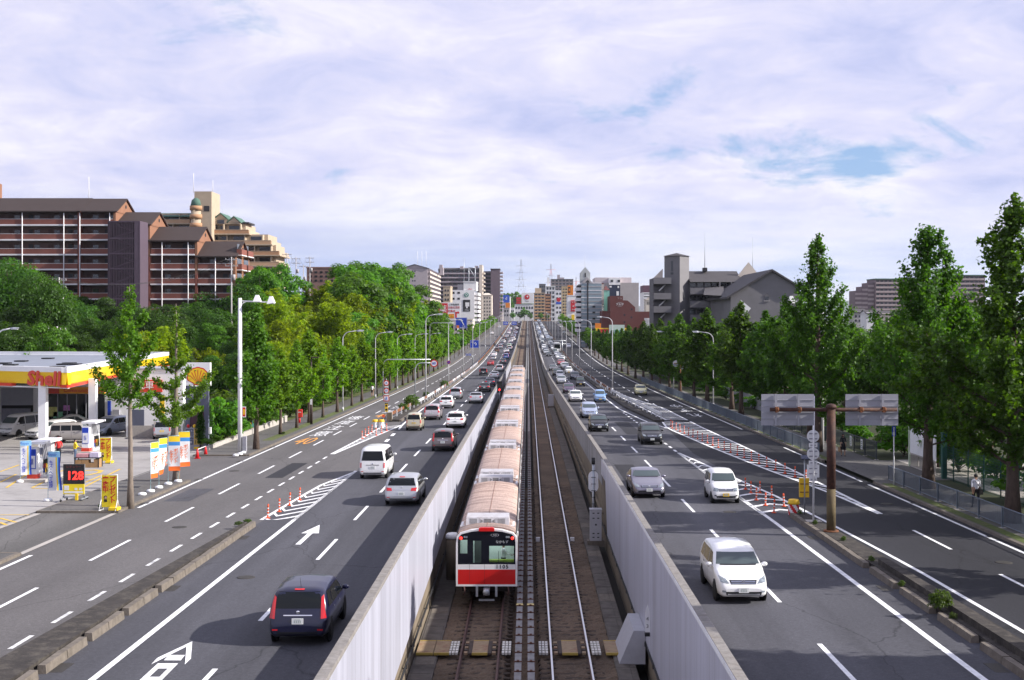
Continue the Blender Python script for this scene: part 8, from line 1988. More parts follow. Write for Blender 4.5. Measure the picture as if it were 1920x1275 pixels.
def brick_flats():
 B = Bld('brick_apartments', 'long reddish brown brick apartment block with stepped gabled roofs on the left', 240, 200, base=CZ - 9.0); dep = 12.0; fl = 2.85
 blocks = [(-75,150,397,374),(150,217,397,375),(218,281,422,401),(281,370,452,429),(370,441.5,481.5,457)]
 lines = [422 + 27.8*k for k in range(8)]
 for i, (p0, p1, ye, yr) in enumerate(blocks):
  x0, x1 = B.X(p0), B.X(p1); ze = B.Z(ye); zr_ = B.Z(yr) + .6
  B.rbox('wall', B_BROWN, x0, x1 - .02, 1.6, dep, 0, ze); B.rbox('end_wall', B_GABLE_SUN if i else B_BRICK, x1-.45, x1, 0, dep, max(0, B.Z(ye+60)), ze);
  B.rbox('end_wall', B_BRICK, x1-.45, x1+.005, 0, dep, 0, max(0, B.Z(ye+60)))
  B.gable('roof', B_ROOFB, x0, x1, 0, dep, ze, zr_, 'x', .35, B_GABLE_SUN)
  b = MB(); b.tube([(x1+.2,-.4,ze-.1),(x1+.2,dep/2,zr_+.1),(x1+.2,dep+.4,ze-.1)],.13,4); b.build('verge_trim', B_BRICK, B.t)
  b = MB(); b.lathe([(.35,.0),(.35,.06)],(x1+.02,dep/2,zr_-1.4),12,'x'); b.build('gable_vent', B_DARK, B.t)
  for ln in lines:
   if ln < ye + 8: continue
   z = B.Z(ln)
   if z < 1: continue
   B.rbox('floor_slab', B_WH, x0+.1, x1-.5, -.06, 1.6, z-.12, z+.16)
   B.rbox('parapet', B_BRICK, x0+.15, x1-.55, .0, .16, z+.16, z+1.15); B.rbox('parapet_rail', B_WH, x0+.15, x1-.55, -.02, .18, z+1.15, z+1.21)
   n = max(1, int((x1-x0)/3.4))
   for k in range(n):
    u = x0 + (x1-x0)*(k+.5)/n; B.rbox('door', B_DARK if k % 2 else bm('door_brown',(.06,.03,.025)), u-.9, u-.05, 1.54, 1.6, z+.16, z+2.1); B.rbox('window', B_WIN, u+.25, u+1.3, 1.53, 1.6, z+.9, z+2.0)
 for px in (42,120,150,206,304,353,404):
  ye = [b[2] for b in blocks if b[0] <= px <= b[1]][0]; x = B.X(px); b = MB(); b.tube([(x,-.12,0),(x,-.12,B.Z(ye)-.2)],.09,6); b.build('downpipe', B_WH, B.t)
 # stair tower
 x0, x1 = B.X(220.5), B.X(277); ztop = B.Z(420)
 for x in (x0, x1): B.rbox('tower_post', B_PURP, x-.15, x+.15, -5.2, -.2, 0, ztop)
 B.rbox('tower_side', B_PURP, x1-1.0, x1-.2, -5.2, -.2, 0, ztop); B.rbox('tower_back', B_DARK, x0, x1-1.1, -.6, -.3, 0, ztop); B.rbox('tower_cap', B_PURP, x0-.1, x1+.1, -5.2, -.2, ztop, ztop+.2)
 for k in range(17): u = x0 + (x1-1.0-x0)*k/16; B.rbox('grille_bar', B_PURP, u-.05, u+.05, -5.2, -5.1, 0, ztop)
 for ln in lines:
  z = B.Z(ln)
  if z > ztop - 1: continue
  b = MB(); b.tube([(x0+.4,-4,z),(x1-1.6,-4,z+1.4)],.22,4); b.tube([(x1-1.6,-2,z+1.4),(x0+.4,-2,z+2.8)],.22,4); b.build('stair_flight', B_PURP, B.t); B.rbox('landing', B_PURP, x0, x0+1.2, -5, -.6, z-.1, z+.1); B.rbox('tower_band', B_PURP, x0, x1-.2, -5.18, -5.05, z-.15, z+.1)
 # right end balconies
 x = B.X(441.5)
 for ln in lines[2:]:
  z = B.Z(ln)
  if z < 0: continue
  for (d0, d1) in ((1.0,5.2),(6.6,11.2)):
   B.rbox('end_balcony', B_BRICK, x+.01, x+1.0, d0, d1, z+.05, z+1.1); B.rbox('balcony_slab', B_WH, x+.01, x+1.05, d0-.05, d1+.05, z-.12, z+.05); B.rbox('end_window', B_WIN, x+.005, x+.05, d0+.3, d1-.3, z+1.15, z+2.2)
 for (px, py) in ((146,325),): b = MB(); xx = B.X(px); b.tube([(xx,6,B.Z(378)),(xx,6,B.Z(py))],.06,5); b.build('mast', B_WH, B.t)
 B.rbox('stair_head', B_GABLE_SUN, B.X(-60,20), B.X(-19,20), 20, 26, B.Z(400), B.Z(318)); B.gable('roof', B_ROOFB, B.X(-60), B.X(98), 14, 26, B.Z(378), B.Z(363), 'x', .3, B_GABLE_SUN); B.rbox('wall', B_BRICK, B.X(-60), B.X(96), 14, 26, 0, B.Z(378))
brick_flats()
def beige_flats():
 B = Bld('beige_apartments', 'beige terraced apartment block with green roofs and a stair tower behind the brick flats', 333, 420, base=CZ - 7)
 ends = [(399,356),(418.5,466),(438.5,508),(458.5,523),(478.5,523),(498.5,521),(518.5,521),(538.5,521),(558.5,521)]
 for i, (y, pe) in enumerate(ends):
  z1, z0 = B.Z(y), B.Z(y+20); x0, x1 = B.X(262), B.X(pe)
  B.rbox('storey', B_BEIGE, x0, x1-1.2, 2.0, 14, z0, z1-.02); B.rbox('balcony_band', B_TAN if i % 2 else bm('tan_pale',(.45,.29,.18)), x0, x1, -.1, .12, z0+.1, z0+1.05); B.rbox('floor_slab', B_BEIGE, x0, x1+.3, -.25, 14.2, z0-.22, z0+.1); B.rbox('rail', B_BEIGE, x0, x1, -.14, .16, z0+1.05, z0+1.15)
  B.rbox('end_band', B_BEIGE, x1-.1, x1+.12, .12, 13, z0+.1, z0+1.05)
  n = max(2, int((x1-x0)/4.5))
  for k in range(n): u = x0 + (x1-x0-2)*(k+.5)/n; B.rbox('window', B_WIN, u-1.4, u+1.4, 1.93, 2.0, z0+.3, z0+2.3); B.rbox('party_wall', B_BEIGE, u+1.9, u+2.15, .1, 2.0, z0+.1, z1-.2)
 B.gable('roof', B_GREENR, B.X(262), B.X(358), 0, 14, B.Z(406), B.Z(397), 'x', .2, B_BEIGE)
 for (p0, p1, ye, yr) in ((400,424,410,400),(425,449,417,406)):
  B.rbox('attic', B_BEIGE, B.X(p0), B.X(p1), .8, 10, B.Z(420), B.Z(ye)); B.gable('roof', B_GREENR, B.X(p0), B.X(p1), .8, 10, B.Z(ye), B.Z(yr), 'y', .2, B_BEIGE)
  B.rbox('window', B_WIN, B.X(p0+5), B.X(p1-5), .72, .8, B.Z(419), B.Z(ye+2))
 # stair tower
 B.rbox('tower', B_BEIGE, B.X(370), B.X(402), -3, 6, B.Z(560), B.Z(361)); b = MB(); c = (B.X(373), -2.5, 0); r = B.X(384)-B.X(373)
 for k, y in enumerate((392,408,424)): b = MB(); b.lathe([(r,B.Z(y+4)),(r*1.1,B.Z(y+4)),(r*1.1,B.Z(y-4)),(r,B.Z(y-4))],c,20); b.build('round_balcony', B_TAN, B.t)
 b = MB(); b.lathe([(r*.9,B.Z(545)),(r*.9,B.Z(388)),(.01,B.Z(388))],c,20); b.build('round_turret', B_BEIGE, B.t); b = MB(); b.lathe([(r*1.08,B.Z(390)),(r*.8,B.Z(377)),(.01,B.Z(370))],c,8); b.build('turret_roof', B_GREENR, B.t)
 B.rbox('opening', B_DARK, B.X(388), B.X(398), -3.05, -2.9, B.Z(398), B.Z(388))
 for px, y0, y1 in ((363,361,325),(399,361,338)): b = MB(); b.tube([(B.X(px),0,B.Z(y0)),(B.X(px),0,B.Z(y1))],.07,5); b.build('mast', B_WH, B.t)
 B.rbox('roof_fence', B_DARK, B.X(452), B.X(464), 1.5, 9, B.Z(418.5), B.Z(415.5))
beige_flats()
def slab(name, label, D, p0, p1, yt_, floors, wall, band, depth=14, pitch=None, win=True, roof=None, base=None, ncol=None, group=None, bandh=1.0, d_in=1.2):
 B = Bld(name, label, D, (p0+p1)/2, base, group=group); x0, x1 = B.X(p0), B.X(p1); H = B.Z(yt_); ph = pitch or H/floors
 B.rbox('wall', wall, x0, x1, d_in, depth, 0, H); B.rbox('roof_slab', roof or wall, x0-.2, x1+.2, -.2, depth+.2, H, H+.5)
 for s in (x0, x1-.4): B.rbox('side_wall', wall, s, s+.4, 0, d_in, 0, H)
 for k in range(floors):
  z = H - (k+1)*ph
  if z < -1: break
  B.rbox('balcony_band', band, x0+.4, x1-.4, -.05, .12, z, z+bandh)
  if win:
   n = ncol or max(2, int((x1-x0)/4))
   for j in range(n): u = x0+.6+(x1-x0-1.2)*(j+.5)/n; wd = (x1-x0-1.2)/n*.33; B.rbox('window', B_WIN, u-wd, u+wd, d_in-.06, d_in, z+.3, z+ph*.82)
 return B
def plain(name, label, D, p0, p1, yt_, wall, depth=14, nx=0, nz=0, yb=600, wf=.5, roof=None, group=None, base=None, side=None):
 B = Bld(name, label, D, (p0+p1)/2, base, group=group); x0, x1 = B.X(p0), B.X(p1); H = B.Z(yt_)
 B.rbox('wall', wall, x0, x1, 0, depth, 0, H); B.rbox('parapet', roof or wall, x0-.15, x1+.15, -.15, depth+.15, H, H+.45)
 if nx:
  zb = max(.5, B.Z(yb)); B.windows(x0+.4, x1-.4, zb, H-.6, nx, nz, (x1-x0)/nx*wf, (H-zb)/nz*.45)
  if side: B.windows(.5, depth-.5, zb, H-.6, side, nz, depth/side*.5, (H-zb)/nz*.45, side=(x1+.04) if x1 < -B.x else (x0-.04))
 return B
plain('brown_house_block', 'small brown flat roofed block on the skyline between the beige flats and dark trees', 400, 575, 640, 503, bm('brown_pale',(.22,.13,.11)), 12, 6, 3, 530).rbox('stair_head', B_GABLE_SUN, 2.5, 5.5, 2, 6, 12, 22)
def mauve_block():
 B = Bld('mauve_apartments', 'mauve gable ended apartment slab above the trees left of centre', 780, 778); x0, x1 = B.X(753), B.X(802); H = B.Z(503); ph = 2.85
 B.rbox('wall', B_MAUVE, x0, x1, 0, 98, 0, H); B.gable('roof', B_ROOFG, x0, x1, 0, 98, H, B.Z(496), 'y', .6, B_MAUVE)
 for k in range(8):
  z = H - 1.8 - k*3.0
  for px in (774,778): u = B.X(px); B.rbox('window', B_WIN, u-.35, u+.35, -.06, .02, z-.5, z+.5)
  zz = H - (k+1)*ph; B.rbox('balcony_band', B_CREAM, x1+1.3, x1+1.45, 1, 97, zz, zz+1.1); B.rbox('balcony_slab', B_MAUVE, x1, x1+1.4, 1, 97, zz-.15, zz)
  B.rbox('window_strip', B_WIN, x1+.01, x1+.08, 1, 97, zz+1.1, zz+2.3)
  for j in range(9): B.rbox('party_wall', B_MAUVE, x1, x1+1.4, 3+11*j, 3.5+11*j, zz, zz+2.7)
 B.rbox('stair_head', B_MAUVE, B.X(812), B.X(819), 60, 66, H-2, B.Z(494));
 for px in (781,789,797): b = MB(); b.tube([(B.X(px),8,H),(B.X(px),8,B.Z(470))],.10,4); b.build('mast', B_WH, B.t)
mauve_block()
B = slab('wide_apartments', 'wide brown apartment block with pale balcony bands behind the white office', 900, 822, 899, 506, 10, bm('wide_dark',(.09,.065,.075)), B_MAUVE, 16, 3.05, True, B_ROOFG, ncol=9)
B.gable('roof', B_ROOFG, B.X(822), B.X(899), 0, 16, B.Z(507), B.Z(502), 'x', .3, B_MAUVE)
for px, y in ((823,496),(862,499),(890,498)): B.rbox('stair_head', B_MAUVE, B.X(px), B.X(px+6), 3, 9, B.Z(508), B.Z(y))
B.rbox('end_tower', B_CREAM, B.X(899), B.X(905), -4, 14, 0, B.Z(497))
for k in range(10): z = B.Z(506) - (k+1)*3.05; B.rbox('end_balcony', B_CREAM, B.X(905), B.X(909), -3, 10, z, z+1.1)
B = Bld('purple_tower', 'dark purple apartment tower with balconies on its right side left of the vanishing point', 1000, 925); x0, xm, x1 = B.X(906), B.X(920), B.X(937); H = B.Z(505)
B.rbox('wall', B_DPURP, xm, x1, 0, 25, 0, H); B.rbox('recess_wall', B_DARK, x0, xm, 6, 25, 0, B.Z(508)); B.rbox('roof_slab', B_ROOFG, xm-.3, x1+.3, -.3, 25.3, H, H+.6)
for k in range(15):
 z = H - (k+1)*2.9
 if z < 0: break
 B.rbox('gallery_band', B_DPURP, x0, xm, 4.5, 4.8, z, z+1.1); B.rbox('side_balcony', B_MAUVE, x1+.02, x1+2.4, 1, 24, z, z+1.0); B.rbox('window_strip', B_WIN, x1+.01, x1+.1, 1, 24, z+1.1, z+2.4)
def coffee_office():
 B = Bld('white_office', 'white office block with a round green logo and black poster on the left', 620, 876); x0, x1 = B.X(847), B.X(889.5); H = B.Z(544)
 B.rbox('wall', B_WH, x0, x1, 0, 30, 0, H); B.rbox('roof_block', B_WH, B.X(869), B.X(893), .5, 22, H, B.Z(529)); B.rbox('roof_unit', B_CONCR, B.X(857), B.X(868), 4, 12, H, B.Z(533)); B.rbox('roof_cap', B_WH, B.X(868.5), B.X(893.5), .3, 22.2, B.Z(529), B.Z(527.5))
 for py in (549,560,571,582):
  for px in (850,860): B.rbox('window', B_WIN, B.X(px-2.4), B.X(px+2.4), -.06, .02, B.Z(py+2), B.Z(py-2))
 for k in range(8):
  z = B.Z(551+8.2*k); B.rbox('side_balcony', B_WH, x1, x1+2.0, 1, 29, z-.6, z+.7); B.rbox('window_strip', B_WIN, x1+.01, x1+.06, 1, 29, z+.8, z+1.9)
 c = (B.X(874.5), 0, B.Z(553)); gm = bm('logo_green',(.02,.20,.14)); b = MB(); b.lathe([(1.15,-.12),(1.15,-.08)],c,28,'y'); b.build('logo_disc', gm, B.t); b = MB(); b.lathe([(.80,-.15),(.80,-.12)],c,24,'y'); b.build('logo_inner', B_WH, B.t)
 b = MB(); b.lathe([(.32,-.18),(.32,-.15)],(c[0],0,c[2]+.18),14,'y')
 for s in (-1,1):
  for q in range(3): b.box(c[0]+s*(.30+.17*q)-.05, c[0]+s*(.30+.17*q)+.05, -.18,-.15, c[2]-.6+.1*q, c[2]+.3-.12*q)
 b.build('logo_figure', gm, B.t)
 B.rbox('black_poster', B_DARK, B.X(868), B.X(881.5), -.10, -.02, B.Z(584), B.Z(562)); B.rbox('poster_shape', B_WH, B.X(872.5), B.X(880), -.13, -.10, B.Z(574.5), B.Z(567)); B.rbox('poster_shape', B_WH, B.X(874), B.X(877), -.13, -.10, B.Z(578), B.Z(574.6)); letter('lettering','OPEN',B_WH,B.t,(B.X(875),-.12,B.Z(581.4)),size=.8,extrude=.01)
 letter('lettering','office',B_RED,B.t,(B.X(881),.4,B.Z(542)),size=1.0,extrude=.02)
 b = MB();
 for px in (878,890): b.tube([(B.X(px),6,B.Z(529)),(B.X(px),6,B.Z(500))],.22,5)
 b.tube([(B.X(878),6,B.Z(501)),(B.X(890),6,B.Z(501))],.2,5); b.tube([(B.X(878),6,B.Z(501)),(B.X(890),6,B.Z(519))],.15,5); b.tube([(B.X(869),6,B.Z(529)),(B.X(869),6,B.Z(482))],.12,5); b.build('roof_frame', M_GALV, B.t)
coffee_office()
plain('beige_narrow_block', 'narrow beige block with two small balconies left of the white office', 585, 831, 844.5, 538, B_BEIGE, 16, 2, 7, 600, .4)
B = plain('pale_low_shop', 'pale low shop building below the billboard on the left', 505, 842, 886, 600, B_CREAM, 20, 5, 1, 625)
def billboard():
 D = 480; B = Bld('billboard', 'big white billboard with red panel and orange text beside the left trees', D, 843)
 x0, x1 = B.X(820), B.X(863.5); b = MB(); b.box(x0,x1,0,.5,B.Z(599),B.Z(567)); b.build('board', B_WH, B.t)
 for px in (826,842,858): b = MB(); b.tube([(B.X(px),.6,0),(B.X(px),.6,B.Z(599))],.2,8); b.build('post', M_GALV, B.t)
 B.rbox('red_panel', B_RED, B.X(821.5), B.X(839.5), -.06, 0, B.Z(592), B.Z(568.5)); letter('lettering','薬',B_WH,B.t,(B.X(831),-.1,B.Z(580)),size=3,extrude=.02)
 for s, y, m, sz in (('この先信号',571.3,B_DARK,.82),('江坂広芝町',576.8,B_RED,.92),('交差点',583.5,B_RED,.98)): letter('lettering',s,m,B.t,(B.X(851 if s!='交差点' else 846.5),-.03,B.Z(y)),size=sz,extrude=.02,bold=.01)
 B.rbox('orange_panel', B_ORG, B.X(841), B.X(851.5), -.05, 0, B.Z(597), B.Z(588.5)); letter('lettering','右折',B_YEL,B.t,(B.X(846.3),-.08,B.Z(592.7)),size=.95,extrude=.02,bold=.01)
 b = MB(); b.box(B.X(853.5),B.X(856.5),-.05,0,B.Z(596.5),B.Z(584.6)); b.box(B.X(856.5),B.X(858.6),-.05,0,B.Z(587.6),B.Z(584.6)); b.v += [(B.X(858.6),-.03,B.Z(582.8)),(B.X(861.5),-.03,B.Z(586.1)),(B.X(858.6),-.03,B.Z(589.4))]; k=len(b.v)-3; b.face((k,k+1,k+2)); b.build('arrow', B_RED, B.t)
billboard()
B = plain('cream_hipped_block', 'cream block with a hipped roof between the white office and purple tower', 850, 905, 922, 554, B_CREAM, 20, 3, 7, 600, .35); b = MB(); xa, xb = B.X(904), B.X(923); z = B.Z(553.5); b.v += [(xa,-.5,z),(xb,-.5,z),(xb,20,z),(xa,20,z),((xa+xb)/2-2,9,B.Z(549)),((xa+xb)/2+1,9,B.Z(549))]
for f in ((0,1,5,4),(1,2,5),(2,3,4,5),(3,0,4)): b.face(f)
b.build('roof', B_CREAM, B.t)
# ---- centre cluster
gC = 'city blocks around the vanishing point'
B = plain('blue_sign_block', 'low block with a big blue sign left of the far red logo board', 1150, 942, 957, 558, B_WH, 20, 3, 3, 590, .5, None, gC); B.rbox('sign_board', B_BLUE, B.X(943), B.X(955), -.5, -.1, B.Z(567), B.Z(553)); letter('lettering','d',B_WH,B.t,(B.X(949),-.55,B.Z(559.5)),size=4,extrude=.05); B.rbox('sign_board', B_ORG, B.X(948), B.X(956), -.5, -.1, B.Z(577), B.Z(568))
B = plain('logo_board_block', 'white block carrying a board with a big red round logo at centre', 1250, 965, 1001, 571, B_WH, 24, 7, 2, 592, .6, None, gC); B.rbox('logo_board', B_WH, B.X(978), B.X(1000), -.6, -.1, B.Z(569), B.Z(549)); b = MB(); b.lathe([(2.6,-.8),(2.6,-.6)],(B.X(988),0,B.Z(557)),20,'y'); b.build('logo_disc', B_RED, B.t); b = MB(); b.lathe([(.8,-.95),(.8,-.8)],(B.X(989),0,B.Z(556)),12,'y'); b.build('logo_dot', B_WH, B.t); letter('lettering','LaLa',B_DARK,B.t,(B.X(988.5),-.7,B.Z(564.5)),size=1.8,extrude=.03)
for k in range(3): B.rbox('red_board', B_RED, B.X(968), B.X(977.5), -.5, -.1, B.Z(561+4.3*k), B.Z(557.6+4.3*k))
B = slab('tan_apartments', 'tan apartment block with nine balcony rows right of the far red logo', 1200, 1001, 1022, 550, 9, B_BEIGE, bm('tan_band',(.52,.30,.15)), 20, None, True, None, group=gC, ncol=3); B.rbox('stair_head', B_BEIGE, B.X(1003), B.X(1015), 3, 12, B.Z(551), B.Z(540))
B = slab('brick_tower', 'narrow brown block joined to the tan apartments on its right', 1210, 1022, 1033, 552, 9, bm('rust_brown',(.22,.10,.07)), B_TAN, 18, None, True, group=gC, ncol=2)
plain('dark_tower', 'dark grey narrow tower behind the tan apartments', 1330, 1011, 1023, 533, B_GREYD, 16, 3, 8, 590, .6, None, gC)
B = slab('white_grey_tower', 'white and grey tower with stepped top behind the red dot sign', 1300, 1023, 1041, 537, 8, B_WH, B_WH, 18, None, True, group=gC, ncol=3); B.rbox('roof_tank', B_WH, B.X(1026), B.X(1030), 3, 8, B.Z(537), B.Z(520));
B = plain('red_dot_block', 'white block with a round red sign right of centre', 1150, 1041, 1054, 545, B_WH, 16, 2, 5, 590, .5, None, gC); b = MB(); b.lathe([(1.9,-.4),(1.9,-.2)],(B.X(1047.5),0,B.Z(562)),18,'y'); b.build('logo_disc', B_RED, B.t); B.rbox('blue_text_board', B_BLUE, B.X(1042.5), B.X(1053), -.3, -.1, B.Z(570), B.Z(566.5))
B = slab('grey_stepped_block', 'large grey brown stepped block on the skyline right of centre', 1420, 1033, 1075, 524, 6, B_MAUVE, bm('stone_brown',(.24,.19,.18)), 24, 3.4, True, B_ROOFG, group=gC); B.rbox('stair_head', B_MAUVE, B.X(1045), B.X(1050), 3, 10, B.Z(524), B.Z(515)); B.rbox('step', B_MAUVE, B.X(1050), B.X(1058), 3, 14, B.Z(524), B.Z(520))
B = plain('sand_tower', 'sand coloured tower left of the orange sign board', 1000, 1053.5, 1065, 538, bm('sand',(.50,.38,.22)), 18, 2, 9, 590, .5, None, gC)
B = plain('orange_sign_block', 'white block with a square orange sign on its roof', 960, 1064, 1079, 556, B_WH, 18, 3, 4, 590, .5, None, gC); B.rbox('sign_board', B_ORG, B.X(1064.5), B.X(1075), -.4, 2, B.Z(553), B.Z(535)); B.rbox('sign_face', B_DARK, B.X(1065.3), B.X(1069.5), -.5, -.4, B.Z(549), B.Z(538)); B.rbox('sign_mark', B_ORG, B.X(1066.2), B.X(1068.6), -.56, -.5, B.Z(546), B.Z(541))
B = plain('red_banner_block', 'white block with a tall red banner beside the glass tower', 720, 1064, 1081, 555, B_WH, 20, 0, 0); B.rbox('banner_board', B_RED, B.X(1070), B.X(1080), -.4, -.1, B.Z(584), B.Z(563)); letter('lettering','つり',B_WH,B.t,(B.X(1075.2),-.45,B.Z(566.5)),size=1.5,extrude=.03); letter('lettering','<',B_WH,B.t,(B.X(1075),-.45,B.Z(574.5)),size=2.4,extrude=.03); letter('lettering','P↑',B_WH,B.t,(B.X(1075),-.45,B.Z(581)),size=1.3,extrude=.03); B.rbox('yellow_board', B_YEL, B.X(1071.5), B.X(1077), -.4, -.1, B.Z(600), B.Z(590))
for (px0,px1,y,D,m) in ((957,965,578,1180,B_WH),(944,955,578,1120,B_CONCR),(1079,1086,560,900,B_CREAM),(926,943,585,1080,B_CREAM)): plain('low_block', f"small {'pale' if m is not B_CONCR else 'grey'} block at the foot of the far buildings, x order {['first','second','third','fourth'][[957,944,1079,926].index(px0)]}".replace(', x order first',' left of the logo board').replace(', x order second',' under the blue sign').replace(', x order third',' left of the glass tower').replace(', x order fourth',' below the purple tower'), D, px0, px1, y, m, 14, 2, 2, 595, .5, None, gC)
# ---- right of centre
def glass_tower():
 B = Bld('glass_tower', 'pale blue banded office tower with a pointed top right of the far road', 480, 1112); x0, x1 = B.X(1090), B.X(1128); H = B.Z(530)
 B.rbox('wall', B_GLB, x0, x1, 0, 22, 0, H); n = 18
 for k in range(n): z = H*(k+1)/n; B.rbox('band', B_WH if k % 2 else B_CONCR, x0-.02, x1+.02, -.08, 22.05, z-.28, z-.02)
 B.rbox('dark_shaft', B_DARK, B.X(1100.6), B.X(1103.2), -.16, 1, 0, B.Z(527)); B.rbox('upper_wing', bm('wing_beige',(.42,.38,.35)), B.X(1114), B.X(1132.5), .2, 20, B.Z(570), B.Z(533)); B.rbox('wing_roof', bm('maroon',(.10,.03,.03)), B.X(1115), B.X(1132), .4, 19, B.Z(533), B.Z(530.5))
 for y in (543,553): B.rbox('wing_joint', B_DARK, B.X(1114), B.X(1132.5), .15, .22, B.Z(y+.4), B.Z(y))
 for px, y in ((1113.5,575),(1113.5,586),(1113.5,597.5),(1112.5,607),(1113,618)): B.rbox('window', B_WIN, B.X(px-2.7), B.X(px+2.7), -.14, -.04, B.Z(y+1.8), B.Z(y-1.8))
 for k in range(9): z = B.Z(538+9.7*k); B.rbox('side_balcony', B_WH, B.X(1081), x0-.05, 1, 16, z-1.4, z-.2); B.rbox('side_recess', B_DARK, B.X(1083), x0-.05, 2.5, 16, z-.2, z+.6)
 B.rbox('side_wing', B_CONCR, B.X(1085.5), x0-.06, 3, 18, 0, H-.5)
 B.rbox('top_tower', bm('pale_stone',(.40,.42,.42)), B.X(1088.5), B.X(1107.5), 3, 8, H, B.Z(511)); b = MB(); xa, xc, xb = B.X(1088.5), B.X(1098), B.X(1107.5); b.v += [(xa,3,B.Z(511)),(xb,3,B.Z(511)),(xc,3,B.Z(500)),(xa,8,B.Z(511)),(xb,8,B.Z(511)),(xc,8,B.Z(500))]
 for f in ((0,1,2),(3,5,4),(0,2,5,3),(1,4,5,2)): b.face(f)
 b.build('pointed_top', bm('pale_stone',(.40,.42,.42)), B.t); B.rbox('slit', B_DARK, B.X(1097), B.X(1099.2), 2.9, 3.05, B.Z(519), B.Z(511)); b = MB(); xa, xb = B.X(1091), B.X(1111); b.v += [(xa,-.2,H),(xb,-.2,H),((xa+xb)/2,-.2,B.Z(519.5)),(xa,3,H),(xb,3,H),((xa+xb)/2,3,B.Z(519.5))]
 for f in ((0,1,2),(0,2,5,3),(1,4,5,2)): b.face(f)
 b.build('front_gable', B_CONCR, B.t); b = MB(); b.v += [(B.X(1098),-.26,H+.1),(B.X(1106),-.26,H+.1),(B.X(1102),-.26,B.Z(524.5))]; b.face((0,1,2)); b.build('gable_window', B_DARK, B.t)
 b = MB(); b.tube([(B.X(1097.6),5,B.Z(500)),(B.X(1097.6),5,B.Z(476))],.06,5); b.build('mast', B_WH, B.t)
 B.rbox('green_glass', B_GRN, B.X(1133), B.X(1143.5), 2, 16, 0, B.Z(544)); b = MB(); xa, xb = B.X(1132.5), B.X(1144.5); b.v += [(xa,1.8,B.Z(543.8)),(xb,1.8,B.Z(543.8)),(xb,16,B.Z(543.8)),(xa,16,B.Z(543.8)),((xa+xb)/2,9,B.Z(534))]
 for f in ((0,1,4),(1,2,4),(2,3,4),(3,0,4)): b.face(f)
 b.build('green_glass_roof', bm('maroon',(.10,.03,.03)), B.t)
glass_tower()
def big_beige():
 B = Bld('large_grey_block', 'large plain grey beige block with a dark blue panel right of the glass tower', 600, 1160); m = bm('stone_grey',(.36,.325,.325))
 B.rbox('wall', m, B.X(1131), B.X(1198), 1, 30, 0, B.Z(530)); B.rbox('upper_block', bm('stone_pale',(.52,.46,.47)), B.X(1117), B.X(1186), 6, 30, 0, B.Z(519.5)); B.rbox('penthouse', B_WH, B.X(1142), B.X(1163), .5, 10, B.Z(534), B.Z(521)); B.rbox('blue_panel', bm('navy',(.02,.028,.06)), B.X(1142.3), B.X(1163), .6, 2, B.Z(580), B.Z(534))
 for px in (1147.5,1160.5): B.rbox('window', B_WIN, B.X(px-2.3), B.X(px+2.3), .4, .52, B.Z(529), B.Z(524.5))
 for (a,c,y0,y1) in ((1143,1147,539,536),(1158,1161,540,536),(1156,1160.5,554,546)): B.rbox('white_mark', B_WH, B.X(a), B.X(c), .5, .6, B.Z(y0), B.Z(y1))
big_beige()
def brown_brick():
 B = Bld('brown_brick_block', 'dark brown brick building with white lettering and sloped shoulder', 465, 1160); b = MB(); P = [(1144,640),(1144,555),(1168,555),(1168,563),(1177,563.5),(1191,576),(1191,640)]
 for d in (0, 16): b.v += [(B.X(p), d, max(0,B.Z(q))) for p, q in P]
 n = len(P)
 for j in range(n): q=(j+1)%n; b.face((j,q,n+q,n+j))
 b.face(range(n)); b.face([n+j for j in reversed(range(n))]); b.build('wall', B_BRN, B.t); B.rbox('low_wing', B_BRN, B.X(1129), B.X(1144)-.02, .5, 16, 0, B.Z(583)); B.rbox('low_wing', B_BRN, B.X(1191)+.02, B.X(1227), 3, 16, 0, B.Z(584))
 letter('lettering','アルヴ',B_WH,B.t,(B.X(1162),-.05,B.Z(571)),size=.95,extrude=.02,bold=.015)
 for y, s in ((567.5,'CINEMA'),(574.5,'ESAKA'),(559.7,'ア ル')): letter('lettering',s,bm('grey_letters',(.4,.36,.36)),B.t,(B.X(1162),-.05,B.Z(y)),size=.5 if y > 560 else .8,extrude=.02)
 for (px,y) in ((1184.5,580),(1171,590.5),(1184,595),(1171,604)): b = MB(); b.lathe([(.36,-.05),(.36,.0)],(B.X(px),0,B.Z(y)),14,'y'); b.build('round_window', B_WIN, B.t)
brown_brick()
B = Bld('arcade_sign', 'red and yellow arcade sign with white capitals above the right trees', 425, 1137, cat='sign'); B.rbox('yellow_frame', B_YEL, B.X(1115), B.X(1176), 0, .8, B.Z(645), B.Z(615)); B.rbox('red_face', B_RED, B.X(1121), B.X(1142), -.08, 0, B.Z(642), B.Z(617)); letter('lettering','ARC',B_WH,B.t,(B.X(1134),-.12,B.Z(629)),size=1.95,extrude=.02,bold=.02); B.rbox('green_white_face', bm('mint_board',(.45,.55,.50)), B.X(1142), B.X(1171), -.4, 0, B.Z(640), B.Z(609)); letter('lettering','ARC',bm('logo_teal',(.03,.3,.2)),B.t,(B.X(1156),-.45,B.Z(623)),size=2.3,extrude=.02,bold=.02); B.rbox('orange_top', B_ORG, B.X(1116), B.X(1127), .1, .7, B.Z(615), B.Z(606)); B.rbox('shop_body', B_CONCR, B.X(1116), B.X(1175), .9, 12, 0, B.Z(646))
